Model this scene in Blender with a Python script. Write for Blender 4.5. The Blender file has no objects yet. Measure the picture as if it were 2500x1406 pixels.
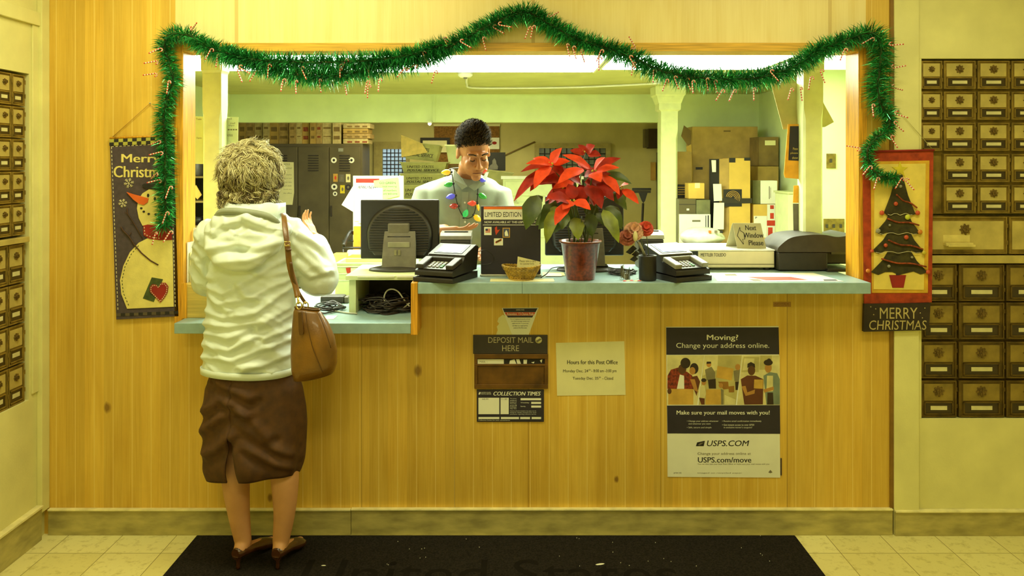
import bpy, bmesh, math, random
from mathutils import Vector, Matrix, noise
C = bpy.context.scene.collection
SC = bpy.context.scene
RND = random.Random(11)
PI = math.pi
# ------------------------------------------------------------------ camera, light, exposure
F, D, EYE, CX, HY = 1955.0, 3.4, 1.57, 1250.0, 400.0     # focal length in pixels, wall distance, eye height, horizon
cam_d = bpy.data.cameras.new('camera')
cam_d.sensor_width = 36.0
cam_d.lens = 36.0 * F / 2500.0
cam_d.shift_y = -(703.0 - HY) / 2500.0
cam_d.clip_start = 0.05
cam = bpy.data.objects.new('camera', cam_d)
C.objects.link(cam)
cam.location = (0, -D, EYE)
cam.rotation_euler = (PI / 2, 0, 0)
SC.camera = cam
w = bpy.data.worlds.new('world')
SC.world = w
w.use_nodes = True
w.node_tree.nodes['Background'].inputs[0].default_value = (0.55, 0.7, 1.0, 1)
w.node_tree.nodes['Background'].inputs[1].default_value = 0.25
vs = SC.view_settings
vs.view_transform = 'Standard'
vs.look = 'None'
vs.gamma = 1.0
vs.use_curve_mapping = False
vs.exposure = 0.0

def area_light(name, loc, sx, sy, power, col, rot=(0, 0, 0)):
    d = bpy.data.lights.new(name, 'AREA')
    d.shape = 'RECTANGLE'
    d.size, d.size_y, d.energy, d.color = sx, sy, power, col
    o = bpy.data.objects.new(name, d)
    C.objects.link(o)
    o.location, o.rotation_euler = loc, rot
    return o
LOBBY = (1.0, 0.95, 0.56)
area_light('lobby_lamp_light', (-1.0, -0.85, 2.66), 1.2, 0.4, 29, LOBBY)
area_light('lobby_lamp_light', (1.3, -1.1, 2.66), 1.2, 0.4, 21, LOBBY)
area_light('lobby_lamp_light', (-0.3, -3.0, 2.66), 1.2, 0.5, 27, LOBBY)
BACKL = (0.88, 1.0, 0.64)
for lx in (-1.35, -0.2, 0.95):
    area_light('office_lamp_light', (lx, 1.14, 2.115), 1.0, 0.6, 28, BACKL)
area_light('storeroom_lamp_light', (-0.9, 5.0, 2.3), 1.2, 0.4, 48, (1.0, 0.92, 0.55))

# ------------------------------------------------------------------ helpers
def W(px, py, y=0.0):
    "point at distance y behind the front wall that the photo shows at px, py"
    d = y + D
    return Vector(((px - CX) * d / F, y, EYE - (py - HY) * d / F))
def WX(px, y=0.0): return (px - CX) * (y + D) / F
def WZ(py, y=0.0): return EYE - (py - HY) * (y + D) / F
def lin(c):
    c = c / 255.0
    return c / 12.92 if c <= 0.04045 else ((c + 0.055) / 1.055) ** 2.4
def rgb(r, g, b): return (lin(r), lin(g), lin(b), 1.0)

MATS = {}
def mat(name, col, rough=0.55, metal=0.0, var=0.10, scale=18.0, bump=0.0, bscale=None, stretch=(1, 1, 1),
        emit=0.0, spec=0.5, trans=0.0, col2=None, alpha=1.0, coat=0.0):
    "procedural material: a colour broken up by noise, optional noise bump"
    if name in MATS: return MATS[name]
    m = bpy.data.materials.new(name)
    m.use_nodes = True
    nt = m.node_tree
    b = nt.nodes['Principled BSDF']
    b.inputs['Roughness'].default_value = rough
    b.inputs['Metallic'].default_value = metal
    b.inputs['Specular IOR Level'].default_value = spec
    b.inputs['Transmission Weight'].default_value = trans
    b.inputs['Coat Weight'].default_value = coat
    b.inputs['Alpha'].default_value = alpha
    tc = nt.nodes.new('ShaderNodeTexCoord')
    mp = nt.nodes.new('ShaderNodeMapping')
    mp.inputs['Scale'].default_value = stretch
    nt.links.new(tc.outputs['Object'], mp.inputs['Vector'])
    n = nt.nodes.new('ShaderNodeTexNoise')
    n.inputs['Scale'].default_value = scale
    n.inputs['Detail'].default_value = 4.0
    nt.links.new(mp.outputs[0], n.inputs['Vector'])
    mx = nt.nodes.new('ShaderNodeMix')
    mx.data_type = 'RGBA'
    c2 = col2 or tuple(x * (1 - 2.2 * var) for x in col[:3]) + (1,)
    c1 = col if col2 else tuple(min(1, x * (1 + var)) for x in col[:3]) + (1,)
    mx.inputs['A'].default_value, mx.inputs['B'].default_value = c1, c2
    rp = nt.nodes.new('ShaderNodeMapRange')
    rp.inputs['From Min'].default_value, rp.inputs['From Max'].default_value = 0.3, 0.7
    nt.links.new(n.outputs['Fac'], rp.inputs['Value'])
    nt.links.new(rp.outputs[0], mx.inputs['Factor'])
    nt.links.new(mx.outputs['Result'], b.inputs['Base Color'])
    if emit:
        nt.links.new(mx.outputs['Result'], b.inputs['Emission Color'])
        b.inputs['Emission Strength'].default_value = emit
    if bump:
        n2 = nt.nodes.new('ShaderNodeTexNoise')
        n2.inputs['Scale'].default_value = bscale or scale * 3
        n2.inputs['Detail'].default_value = 5.0
        nt.links.new(mp.outputs[0], n2.inputs['Vector'])
        bp = nt.nodes.new('ShaderNodeBump')
        bp.inputs['Strength'].default_value = bump
        bp.inputs['Distance'].default_value = 0.01
        nt.links.new(n2.outputs['Fac'], bp.inputs['Height'])
        nt.links.new(bp.outputs[0], b.inputs['Normal'])
    MATS[name] = m
    return m

class MB:
    "collects shapes; M is applied to whatever is added"
    def __init__(self):
        self.v, self.f, self.m, self.s = [], [], [], []
        self.M = Matrix.Identity(4)
    def add(self, vs, fs, mi=0, smooth=False):
        o = len(self.v)
        M = self.M
        self.v.extend(M @ Vector(p) for p in vs)
        flip = M.determinant() < 0
        for f in fs:
            f = tuple(i + o for i in f)
            self.f.append(f[::-1] if flip else f)
            self.m.append(mi)
            self.s.append(smooth)
        return self
    def box(self, x0, x1, y0, y1, z0, z1, mi=0):
        x0, x1 = sorted((x0, x1)); y0, y1 = sorted((y0, y1)); z0, z1 = sorted((z0, z1))
        v = [(x0, y0, z0), (x1, y0, z0), (x1, y1, z0), (x0, y1, z0), (x0, y0, z1), (x1, y0, z1), (x1, y1, z1), (x0, y1, z1)]
        return self.add(v, [(0, 3, 2, 1), (4, 5, 6, 7), (0, 1, 5, 4), (1, 2, 6, 5), (2, 3, 7, 6), (3, 0, 4, 7)], mi)
    def prism(self, poly, y0, y1, mi=0, smooth=False):
        "poly of (x, z), extruded from y0 to y1"
        a = sum(poly[i][0] * poly[(i + 1) % len(poly)][1] - poly[(i + 1) % len(poly)][0] * poly[i][1] for i in range(len(poly)))
        if a < 0: poly = poly[::-1]
        n = len(poly)
        v = [(x, y0, z) for x, z in poly] + [(x, y1, z) for x, z in poly]
        f = [tuple(range(n)), tuple(range(2 * n - 1, n - 1, -1))]
        self.add(v, f, mi)
        return self.add(v, [(j, i, n + i, n + j) for i in range(n) for j in ((i + 1) % n,)], mi, smooth)
    def quad(self, a, b, c, d, mi=0): return self.add([a, b, c, d], [(0, 1, 2, 3)], mi)
    def loft(self, rings, mi=0, caps=True, smooth=True, closed=True):
        n = len(rings[0])
        v = [p for r in rings for p in r]
        f = []
        for k in range(len(rings) - 1):
            for i in range(n if closed else n - 1):
                j = (i + 1) % n
                f.append((k * n + i, k * n + j, (k + 1) * n + j, (k + 1) * n + i))
        self.add(v, f, mi, smooth)
        if caps and closed:
            o = len(self.v) - len(v)
            for f in (tuple(range(n - 1, -1, -1)), tuple(range(len(v) - n, len(v)))):
                self.f.append(tuple(i + o for i in f)); self.m.append(mi); self.s.append(False)
        return self
    def tube(self, pts, r, seg=8, mi=0, caps=True, closed=False, flat=1.0):
        "round bar through pts; r is a number or one per point"
        P = [Vector(p) for p in pts]
        n = len(P)
        rr = r if isinstance(r, (list, tuple)) else [r] * n
        rings, up = [], None
        for i in range(n):
            a = P[(i - 1) % n] if closed or i > 0 else P[i]
            b = P[(i + 1) % n] if closed or i < n - 1 else P[i]
            t = (b - a)
            t = t.normalized() if t.length > 1e-9 else Vector((0, 0, 1))
            if up is None:
                h = Vector((0, 1, 0)) if abs(t.y) < .8 else Vector((0, 0, 1))
                up = t.orthogonal().normalized() if flat == 1.0 else (h - t * t.dot(h)).normalized()
            up = (up - t * up.dot(t))
            up = up.normalized() if up.length > 1e-6 else t.orthogonal().normalized()
            s = t.cross(up)
            rings.append([P[i] + (s * math.cos(2 * PI * k / seg) + up * math.sin(2 * PI * k / seg) * flat) * rr[i] for k in range(seg)])
        if closed: rings.append(rings[0])
        return self.loft(rings, mi, caps and not closed)
    def capsules(self, pts, r, seg=14, mi=0):
        "tube with rounded ends"
        P = [Vector(p) for p in pts]
        rr = list(r) if isinstance(r, (list, tuple)) else [r] * len(P)
        a, b = (P[0] - P[1]).normalized(), (P[-1] - P[-2]).normalized()
        pa = [P[0] + a * rr[0] * math.sin(q) for q in (1.5, 1.15, 0.75, 0.38)]
        ra = [max(rr[0] * math.cos(q), 1e-4) for q in (1.5, 1.15, 0.75, 0.38)]
        pb = [P[-1] + b * rr[-1] * math.sin(q) for q in (0.38, 0.75, 1.15, 1.5)]
        rb = [max(rr[-1] * math.cos(q), 1e-4) for q in (0.38, 0.75, 1.15, 1.5)]
        return self.tube(pa + P + pb, ra + rr + rb, seg, mi)
    def lathe(self, prof, c=(0, 0, 0), seg=32, mi=0, caps=True):
        "prof of (radius, z) around a vertical axis at c"
        rings = [[(c[0] + r * math.cos(2 * PI * k / seg), c[1] + r * math.sin(2 * PI * k / seg), c[2] + z) for k in range(seg)] for r, z in prof]
        return self.loft(rings, mi, caps)
    def ball(self, c, rx, ry=None, rz=None, nu=16, nv=10, mi=0):
        ry = rx if ry is None else ry
        rz = rx if rz is None else rz
        return self.loft([[(c[0] + rx * math.sin(t) * math.cos(2 * PI * k / nu), c[1] + ry * math.sin(t) * math.sin(2 * PI * k / nu),
                            c[2] - rz * math.cos(t)) for k in range(nu)] for t in [PI * (0.02 + 0.96 * j / nv) for j in range(nv + 1)]], mi)
    def merge(self, o, mi=None):
        self.add(o.v, [], 0)
        b = len(self.v) - len(o.v)
        for f, m, s in zip(o.f, o.m, o.s):
            self.f.append(tuple(i + b for i in f)); self.m.append(m if mi is None else mi); self.s.append(s)
        return self

WL = {}
def wloc(o): return WL.get(o.name, Vector((0, 0, 0)))
def raw_mesh(name, mb, origin):
    me = bpy.data.meshes.new(name)
    me.from_pydata([v - origin for v in mb.v], [], mb.f)
    me.polygons.foreach_set('material_index', mb.m)
    me.polygons.foreach_set('use_smooth', mb.s)
    me.validate()
    me.update()
    return me
def obj(name, mb, mats, parent=None, label=None, cat=None, group=None, kind=None, bev=0.0, bseg=2, loc=None):
    "links the collected shapes as ONE mesh object (a part when it has a parent)"
    if not isinstance(mats, (list, tuple)): mats = [mats]
    if isinstance(mb, MB):
        if loc is not None: org = Vector(loc)
        elif parent is not None: org = wloc(parent)
        else:
            xs, ys, zs = zip(*mb.v)
            org = Vector(((min(xs) + max(xs)) / 2, (min(ys) + max(ys)) / 2, min(zs)))
        me = raw_mesh(name, mb, org)
    else:
        me = mb
        org = Vector(loc) if loc is not None else (wloc(parent) if parent is not None else Vector((0, 0, 0)))
        me.transform(Matrix.Translation(-org))
    for m in mats: me.materials.append(m)
    o = bpy.data.objects.new(name, me)
    C.objects.link(o)
    WL[o.name] = org
    if parent is not None:
        o.parent = parent
        o.location = org - wloc(parent)
    else: o.location = org
    if bev:
        bm_ = o.modifiers.new('bevel', 'BEVEL')
        bm_.width, bm_.segments, bm_.limit_method, bm_.angle_limit = bev, bseg, 'ANGLE', 0.6
    tag(o, label, cat, group, kind)
    return o
def tag(o, label=None, cat=None, group=None, kind=None):
    if label: o['label'] = label
    if cat: o['category'] = cat
    if group: o['group'] = group
    if kind: o['kind'] = kind
    return o
def thing(name, label, cat, loc, group=None):
    o = bpy.data.objects.new(name, None)
    C.objects.link(o)
    o.empty_display_size = 0.05
    o.location = loc
    WL[o.name] = Vector(loc)
    return tag(o, label, cat, group)
def struct(name, mb, mats, parent=None, **k):
    return obj(name, mb, mats, parent, kind='structure', **k)
def dup(o, delta, label=None, parent=None):
    "copy of a thing with copies of its parts and sub-parts, moved by delta"
    c = o.copy()
    C.objects.link(c)
    WL[c.name] = wloc(o) + Vector(delta)
    if parent is None: c.location = o.location + Vector(delta)
    else: c.parent = parent
    if label: c['label'] = label
    for ch in list(o.children): dup(ch, delta, None, c)
    return c
def remeshed(mb, voxel=0.006, smooth=6, keep=False):
    "one continuous skin around overlapping closed shapes"
    me = raw_mesh('skin', mb, Vector((0, 0, 0)))
    o = bpy.data.objects.new('skin', me)
    C.objects.link(o)
    r = o.modifiers.new('r', 'REMESH')
    r.mode, r.voxel_size, r.use_smooth_shade = 'VOXEL', voxel, True
    if smooth:
        s = o.modifiers.new('s', 'SMOOTH')
        s.factor, s.iterations = 0.5, smooth
    dg = bpy.context.evaluated_depsgraph_get()
    out = bpy.data.meshes.new_from_object(o.evaluated_get(dg), depsgraph=dg)
    bpy.data.objects.remove(o)
    bpy.data.meshes.remove(me)
    out.materials.clear()
    return out
def displace(me, fn):
    "moves every vertex along its normal by fn(co, normal)"
    ns = [v.normal.copy() for v in me.vertices]
    ds = [fn(v.co, n) for v, n in zip(me.vertices, ns)]
    for v, n, q in zip(me.vertices, ns, ds): v.co += n * q
    me.update()
    return me
_TX = {}
def text_geo(s, bold=0.0, shear=0.0, extrude=0.0):
    k = (s, bold, shear)
    if k in _TX: return _TX[k]
    cu = bpy.data.curves.new('t', 'FONT')
    cu.body, cu.size, cu.resolution_u, cu.offset, cu.shear = s, 1.0, 3, bold, shear
    o = bpy.data.objects.new('t', cu)
    C.objects.link(o)
    dg = bpy.context.evaluated_depsgraph_get()
    me = bpy.data.meshes.new_from_object(o.evaluated_get(dg), depsgraph=dg)
    vs = [(v.co.x, v.co.y) for v in me.vertices]
    fs = [tuple(p.vertices) for p in me.polygons]
    bpy.data.objects.remove(o); bpy.data.curves.remove(cu); bpy.data.meshes.remove(me)
    _TX[k] = (vs, fs)
    return _TX[k]
def letters(mb, s, x0, z0, x1, z1, y, mi=0, bold=0.0, shear=0.0):
    "flat lettering that fills the box x0..x1, z0..z1 and faces the lobby"
    vs, fs = text_geo(s, 0.0, shear)
    ax, bx = min(v[0] for v in vs), max(v[0] for v in vs)
    az, bz = min(v[1] for v in vs), max(v[1] for v in vs)
    sx, sz = (x1 - x0) / (bx - ax), (z1 - z0) / (bz - az)
    for k, o in enumerate((-.5, .5) if bold else (0,)):      # a bold stroke is the letter set twice, a hair apart
        mb.add([(x0 + (u - ax + o * bold * 1.6) * sx, y - k * 2e-5, z0 + (v - az) * sz) for u, v in vs], fs, mi)
    return mb
def plet(mb, s, px0, py0, px1, py1, y, mi=0, bold=0.0, shear=0.0):
    "lettering by the photo's box on the upright plane at y"
    return letters(mb, s, WX(px0, y), WZ(py1, y), WX(px1, y), WZ(py0, y), y, mi, bold, shear)
def pbox(mb, px0, py0, px1, py1, ya, yb, mi=0):
    "box whose front face (at ya) fills the photo's box"
    return mb.box(WX(px0, ya), WX(px1, ya), ya, yb, WZ(py1, ya), WZ(py0, ya), mi)
def ppoly(mb, pts, ya, yb, mi=0):
    return mb.prism([(WX(a, ya), WZ(b, ya)) for a, b in pts], ya, yb, mi)
def smooth_path(P, n=6, closed=False):
    "Catmull-Rom through P"
    P = [Vector(p) for p in P]
    out = []
    N = len(P)
    for i in range(N if closed else N - 1):
        a = P[(i - 1) % N] if closed or i > 0 else P[0] * 2 - P[1]
        b, c = P[i], P[(i + 1) % N]
        d = P[(i + 2) % N] if closed or i < N - 2 else P[-1] * 2 - P[-2]
        for k in range(n):
            t = k / n
            out.append(0.5 * ((2 * b) + (c - a) * t + (2 * a - 5 * b + 4 * c - d) * t * t + (3 * b - a - 3 * c + d) * t ** 3))
    if not closed: out.append(P[-1])
    return out
# ------------------------------------------------------------------ the setting
def wood_panel(name, c1, c2, groove, gcol, pitch=0.0805, off=0.0, grain=1.0, knots=(), seams=()):
    m = bpy.data.materials.new(name)
    m.use_nodes = True
    nt = m.node_tree
    L = nt.links.new
    b = nt.nodes['Principled BSDF']
    b.inputs['Roughness'].default_value = 0.42
    tc = nt.nodes.new('ShaderNodeTexCoord')
    geo = nt.nodes.new('ShaderNodeNewGeometry')
    mp = nt.nodes.new('ShaderNodeMapping')
    mp.inputs['Scale'].default_value = (14, 14, 1.0)
    L(geo.outputs['Position'], mp.inputs['Vector'])
    n1 = nt.nodes.new('ShaderNodeTexNoise')
    n1.inputs['Scale'].default_value = 1.6
    n1.inputs['Detail'].default_value = 6
    n1.inputs['Distortion'].default_value = 0.6
    L(mp.outputs[0], n1.inputs['Vector'])
    mp2 = nt.nodes.new('ShaderNodeMapping')
    mp2.inputs['Scale'].default_value = (120, 120, 3.0)
    L(geo.outputs['Position'], mp2.inputs['Vector'])
    n2 = nt.nodes.new('ShaderNodeTexNoise')
    n2.inputs['Scale'].default_value = 1.5
    n2.inputs['Detail'].default_value = 3
    L(mp2.outputs[0], n2.inputs['Vector'])
    def math_(op, a, b_=None, c_=None):
        q = nt.nodes.new('ShaderNodeMath')
        q.operation = op
        for i, s in enumerate((a, b_, c_)):
            if s is None: continue
            if isinstance(s, (int, float)): q.inputs[i].default_value = s
            else: L(s, q.inputs[i])
        return q.outputs[0]
    f = math_('ADD', math_('MULTIPLY', n1.outputs['Fac'], 0.7), math_('MULTIPLY', n2.outputs['Fac'], 0.45 * grain))
    mr = nt.nodes.new('ShaderNodeMapRange')
    mr.inputs['From Min'].default_value, mr.inputs['From Max'].default_value = 0.4, 0.78
    L(f, mr.inputs['Value'])
    mx = nt.nodes.new('ShaderNodeMix'); mx.data_type = 'RGBA'
    mx.inputs['A'].default_value, mx.inputs['B'].default_value = c1, c2
    L(mr.outputs[0], mx.inputs['Factor'])
    sp = nt.nodes.new('ShaderNodeSeparateXYZ')
    L(geo.outputs['Position'], sp.inputs[0])
    # each board has a tone of its own
    brd = math_('FLOOR', math_('DIVIDE', math_('ADD', sp.outputs['X'], 10 + off), pitch))
    wn = nt.nodes.new('ShaderNodeTexWhiteNoise'); wn.noise_dimensions = '1D'
    L(brd, wn.inputs['W'])
    hs = nt.nodes.new('ShaderNodeHueSaturation')
    L(mx.outputs['Result'], hs.inputs['Color'])
    L(math_('ADD', math_('MULTIPLY', wn.outputs['Value'], 0.2), 0.9), hs.inputs['Value'])
    col = hs.outputs['Color']
    fr = math_('FRACT', math_('DIVIDE', math_('ADD', sp.outputs['X'], 10 + off), pitch))
    edge = math_('LESS_THAN', math_('ABSOLUTE', math_('SUBTRACT', fr, 0.5)), groove)
    mg = nt.nodes.new('ShaderNodeMix'); mg.data_type = 'RGBA'
    L(math_('MULTIPLY', edge, 0.55), mg.inputs['Factor'])
    L(col, mg.inputs['A'])
    mg.inputs['B'].default_value = gcol
    col = mg.outputs['Result']
    for sx_ in seams:          # dark open joints between panels, below the counter only
        on = math_('MULTIPLY', math_('LESS_THAN', math_('ABSOLUTE', math_('SUBTRACT', sp.outputs['X'], sx_)), 0.0013), 0.55)
        ms = nt.nodes.new('ShaderNodeMix'); ms.data_type = 'RGBA'
        L(on, ms.inputs['Factor']); L(col, ms.inputs['A'])
        ms.inputs['B'].default_value = rgb(96, 62, 14)
        col = ms.outputs['Result']
    for kx, kz, kr in knots:
        dx = math_('DIVIDE', math_('SUBTRACT', sp.outputs['X'], kx), kr)
        dz = math_('DIVIDE', math_('SUBTRACT', sp.outputs['Z'], kz), kr * 1.5)
        r = math_('ADD', math_('SQRT', math_('ADD', math_('MULTIPLY', dx, dx), math_('MULTIPLY', dz, dz))), math_('MULTIPLY', n2.outputs['Fac'], 0.8))
        k = nt.nodes.new('ShaderNodeMapRange')
        k.inputs['From Min'].default_value, k.inputs['From Max'].default_value = 0.9, 1.6
        k.inputs['To Min'].default_value, k.inputs['To Max'].default_value = 0.75, 0.0
        L(r, k.inputs['Value'])
        mk = nt.nodes.new('ShaderNodeMix'); mk.data_type = 'RGBA'
        L(k.outputs[0], mk.inputs['Factor']); L(col, mk.inputs['A'])
        mk.inputs['B'].default_value = rgb(105, 62, 12)
        col = mk.outputs['Result']
    L(col, b.inputs['Base Color'])
    bp = nt.nodes.new('ShaderNodeBump')
    bp.inputs['Strength'].default_value = 0.5
    bp.inputs['Distance'].default_value = 0.003
    L(math_('MULTIPLY', edge, -1.0), bp.inputs['Height'])
    L(bp.outputs[0], b.inputs['Normal'])
    return m
KN = [(WX(262), WZ(995), 0.016), (WX(1020), WZ(905), 0.017), (WX(660), WZ(1215), 0.012), (WX(1505), WZ(1170), 0.01)]
M_wood = wood_panel('honey_wood_board', rgb(228, 190, 78), rgb(206, 162, 52), 0.026, rgb(240, 212, 118), off=0.025, knots=KN, seams=[WX(p) for p in (883, 1110, 1290, 1613, 1922)])
M_wood_up = wood_panel('glow_paled_wood_board', rgb(238, 220, 150), rgb(226, 202, 118), 0.006, rgb(190, 156, 70), pitch=1.26, off=0.62, grain=0.7)  # same wood as below, its colour paled for the glow over the opening
M_trimwood = mat('varnished_trim_wood', rgb(222, 160, 40), 0.35, var=0.22, scale=5, stretch=(30, 30, 1.2), bump=0.05)
M_trimwood_h = mat('varnished_trim_wood_across', rgb(226, 176, 60), 0.35, var=0.15, scale=5, stretch=(1.2, 30, 30))
M_cream = mat('cream_painted_wall', rgb(226, 220, 146), 0.6, var=0.05, scale=6, bump=0.06, bscale=120)
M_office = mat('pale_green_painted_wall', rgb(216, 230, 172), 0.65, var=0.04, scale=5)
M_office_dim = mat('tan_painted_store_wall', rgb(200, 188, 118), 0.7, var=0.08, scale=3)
M_base = mat('painted_baseboard', rgb(182, 170, 100), 0.45, var=0.16, scale=9, stretch=(1, 1, 3), bump=0.05)
M_ledge = mat('baseboard_top_edge', rgb(236, 226, 160), 0.4)
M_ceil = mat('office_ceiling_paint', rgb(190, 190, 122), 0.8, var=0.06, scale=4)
M_lobbyw = mat('lobby_wall_paint', rgb(214, 206, 150), 0.8)

def floor_mat():
    m = bpy.data.materials.new('speckled_floor_tile')
    m.use_nodes = True
    nt = m.node_tree; L = nt.links.new
    b = nt.nodes['Principled BSDF']
    b.inputs['Roughness'].default_value = 0.35
    geo = nt.nodes.new('ShaderNodeNewGeometry')
    mp = nt.nodes.new('ShaderNodeMapping')
    mp.inputs['Location'].default_value = (0.045, 0.17, 0)
    L(geo.outputs['Position'], mp.inputs['Vector'])
    br = nt.nodes.new('ShaderNodeTexBrick')
    br.offset = 0.0
    br.inputs['Scale'].default_value = 1.0
    br.inputs['Mortar Size'].default_value = 0.0014
    br.inputs['Mortar Smooth'].default_value = 0.2
    br.inputs['Brick Width'].default_value = 0.2286
    br.inputs['Row Height'].default_value = 0.2286
    br.inputs['Color1'].default_value = rgb(234, 226, 156)
    br.inputs['Color2'].default_value = rgb(222, 212, 136)
    br.inputs['Mortar'].default_value = rgb(120, 108, 50)
    L(mp.outputs[0], br.inputs['Vector'])
    n = nt.nodes.new('ShaderNodeTexNoise')
    n.inputs['Scale'].default_value = 26; n.inputs['Detail'].default_value = 6; n.inputs['Roughness'].default_value = 0.7
    L(geo.outputs['Position'], n.inputs['Vector'])
    r = nt.nodes.new('ShaderNodeMapRange')
    r.inputs['From Min'].default_value, r.inputs['From Max'].default_value = 0.52, 0.66
    r.inputs['To Max'].default_value = 0.6
    L(n.outputs['Fac'], r.inputs['Value'])
    mx = nt.nodes.new('ShaderNodeMix'); mx.data_type = 'RGBA'
    L(r.outputs[0], mx.inputs['Factor']); L(br.outputs['Color'], mx.inputs['A'])
    mx.inputs['B'].default_value = rgb(182, 170, 94)
    L(mx.outputs['Result'], b.inputs['Base Color'])
    return m
M_floor = floor_mat()
XL, XR = -1.985, 2.75
OX0, OX1, OZ1 = WX(450), WX(2093), WZ(126)
fl = MB().box(XL - 0.3, XR + 0.3, -4.6, 7.2, -0.1, 0.0)
struct('floor', fl, M_floor)
# wood front wall around the service opening: boards below, beside and above
WY0, WY1 = 0.0, 0.10
mb = MB()
JX = -0.395
mb.box(XL, OX0 - 0.038, WY0, WY1, 0, 2.8)
mb.box(OX0 - 0.038, JX, WY0, WY1, 0, 0.872)
mb.box(JX, OX1 + 0.036, WY0, WY1, 0, 1.038)
mb.box(OX1 + 0.036, 1.612, WY0, WY1, 0, 2.8)
mb.box(OX0 - 0.038, OX1 + 0.036, WY0, WY1, OZ1 + 0.036, 2.8, 1)
struct('wall_front', mb, [M_wood, M_wood_up])
# the casing of the opening
struct('trim_1', MB().box(OX0 - 0.038, OX0, -0.012, 0.12, 0.878, OZ1 + 0.036), M_trimwood, bev=0.002)
struct('trim_2', MB().box(OX1, OX1 + 0.036, -0.012, 0.12, 1.05, OZ1 + 0.036), M_trimwood, bev=0.002)
struct('trim_3', MB().box(OX0, OX1, -0.012, 0.12, OZ1, OZ1 + 0.036), M_trimwood_h, bev=0.002)
# end of the boarding and the painted post and panel beside it
struct('trim_4', MB().box(1.602, 1.617, -0.008, 0.06, 0.112, 2.8), mat('dark_edge_strip', rgb(132, 96, 22), 0.5))
mb = MB().box(1.617, WX(2240), -0.014, 0.1, 0, 2.8)
mb.box(WX(2240), XR, 0.0, 0.1, 0, WZ(1022)).box(WX(2240), XR, 0.0, 0.1, WZ(143), 2.8).box(WX(2240), WX(2250), 0, 0.1, WZ(1022), WZ(143))
mb.box(WX(2240), XR, 0.09, 0.12, WZ(1022), WZ(143))
struct('wall_right', mb, M_cream, bev=0.0015)
struct('wall_lobby_right', MB().box(XR, XR + 0.1, -4.6, 0.12, 0, 2.8), M_lobbyw)
struct('wall_lobby_back', MB().box(XL - 0.1, XR + 0.1, -4.7, -4.6, 0, 2.8), M_lobbyw)
struct('ceiling', MB().box(XL - 0.1, XR + 0.1, -4.7, 0.1, 2.8, 2.9), M_lobbyw)
# left wall, seen edge on, with its boxes let in (hole for the mailbox banks)
LB0, LB1 = WZ(1022, -0.27), WZ(160, -0.27)
ly_a, ly_b = -0.108, -0.48                       # y range of the banks
mb = MB().box(XL - 0.1, XL, -4.6, 0.0, 0, 0.60).box(XL - 0.1, XL, -4.6, 0, 1.94, 2.8).box(XL - 0.1, XL, ly_a, 0, 0.60, 1.94)
mb.box(XL - 0.1, XL, -4.6, ly_b, 0.60, 1.94).box(XL - 0.13, XL - 0.09, ly_b, ly_a, 0.60, 1.94)
struct('wall_left', mb, M_cream)
mb = MB().box(XL, XL + 0.022, -0.055, -0.0005, 0.112, 2.8).box(XL, XL + 0.016, -0.5, -0.055, 2.145, 2.2)
mb.box(XL, XL + 0.008, -0.095, -0.055, 0.62, 2.145)
struct('trim_5', mb, M_cream, bev=0.002)
# baseboards
def baseb(name, x0, x1, z=0.107, y=-0.016):
    struct(name, MB().box(x0, x1, y, -0.0002, 0, z).box(x0, x1, y - 0.006, -0.0002, z, z + 0.007, 1), [M_base, M_ledge], bev=0.0015)
baseb('baseboard_front_left', XL + 0.024, WX(858), 0.104)
baseb('baseboard_front_right', WX(859), 1.609, 0.106)
baseb('baseboard_panel', 1.6175, XR - 0.001, 0.100, -0.022)
struct('baseboard_left', MB().box(XL, XL + 0.022, -4.6, -0.0562, 0, 0.135).box(XL, XL + 0.03, -4.6, -0.0562, 0.135, 0.145, 1), [M_base, M_ledge], bev=0.0015)
# back office: header wall with a wide opening, side walls, ceiling, store room behind
HYD, HZ, CZ = 3.85, WZ(298, 3.85), 2.20
HX0, HX1 = -2.6, WX(1612, HYD)
OFX0, OFX1 = -2.55, 2.235
mb = MB().box(HX0, HX1, HYD, HYD + 0.14, HZ, 2.6).box(HX1, OFX1, HYD, HYD + 0.14, 0, 2.6)
mb.box(WX(1060, HYD) - 0.012, WX(1060, HYD) + 0.012, HYD - 0.012, HYD, HZ, CZ)
struct('wall_office_header', mb, M_office)
struct('wall_office_left', MB().box(OFX0 - 0.1, OFX0, 0.1, HYD, 0, 2.6), M_office)
struct('wall_office_right', MB().box(OFX1, OFX1 + 0.1, 0.1, HYD + 0.14, 0, 2.6), M_office)
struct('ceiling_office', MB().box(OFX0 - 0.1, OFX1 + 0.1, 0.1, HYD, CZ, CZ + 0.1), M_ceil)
FY = 6.6
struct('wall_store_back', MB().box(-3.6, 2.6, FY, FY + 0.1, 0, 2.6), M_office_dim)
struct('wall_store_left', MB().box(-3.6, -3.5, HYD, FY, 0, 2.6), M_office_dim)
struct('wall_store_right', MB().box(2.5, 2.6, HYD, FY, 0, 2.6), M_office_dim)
struct('ceiling_store', MB().box(-3.6, 2.6, HYD + 0.14, FY, 2.4, 2.5), M_ceil)
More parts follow.
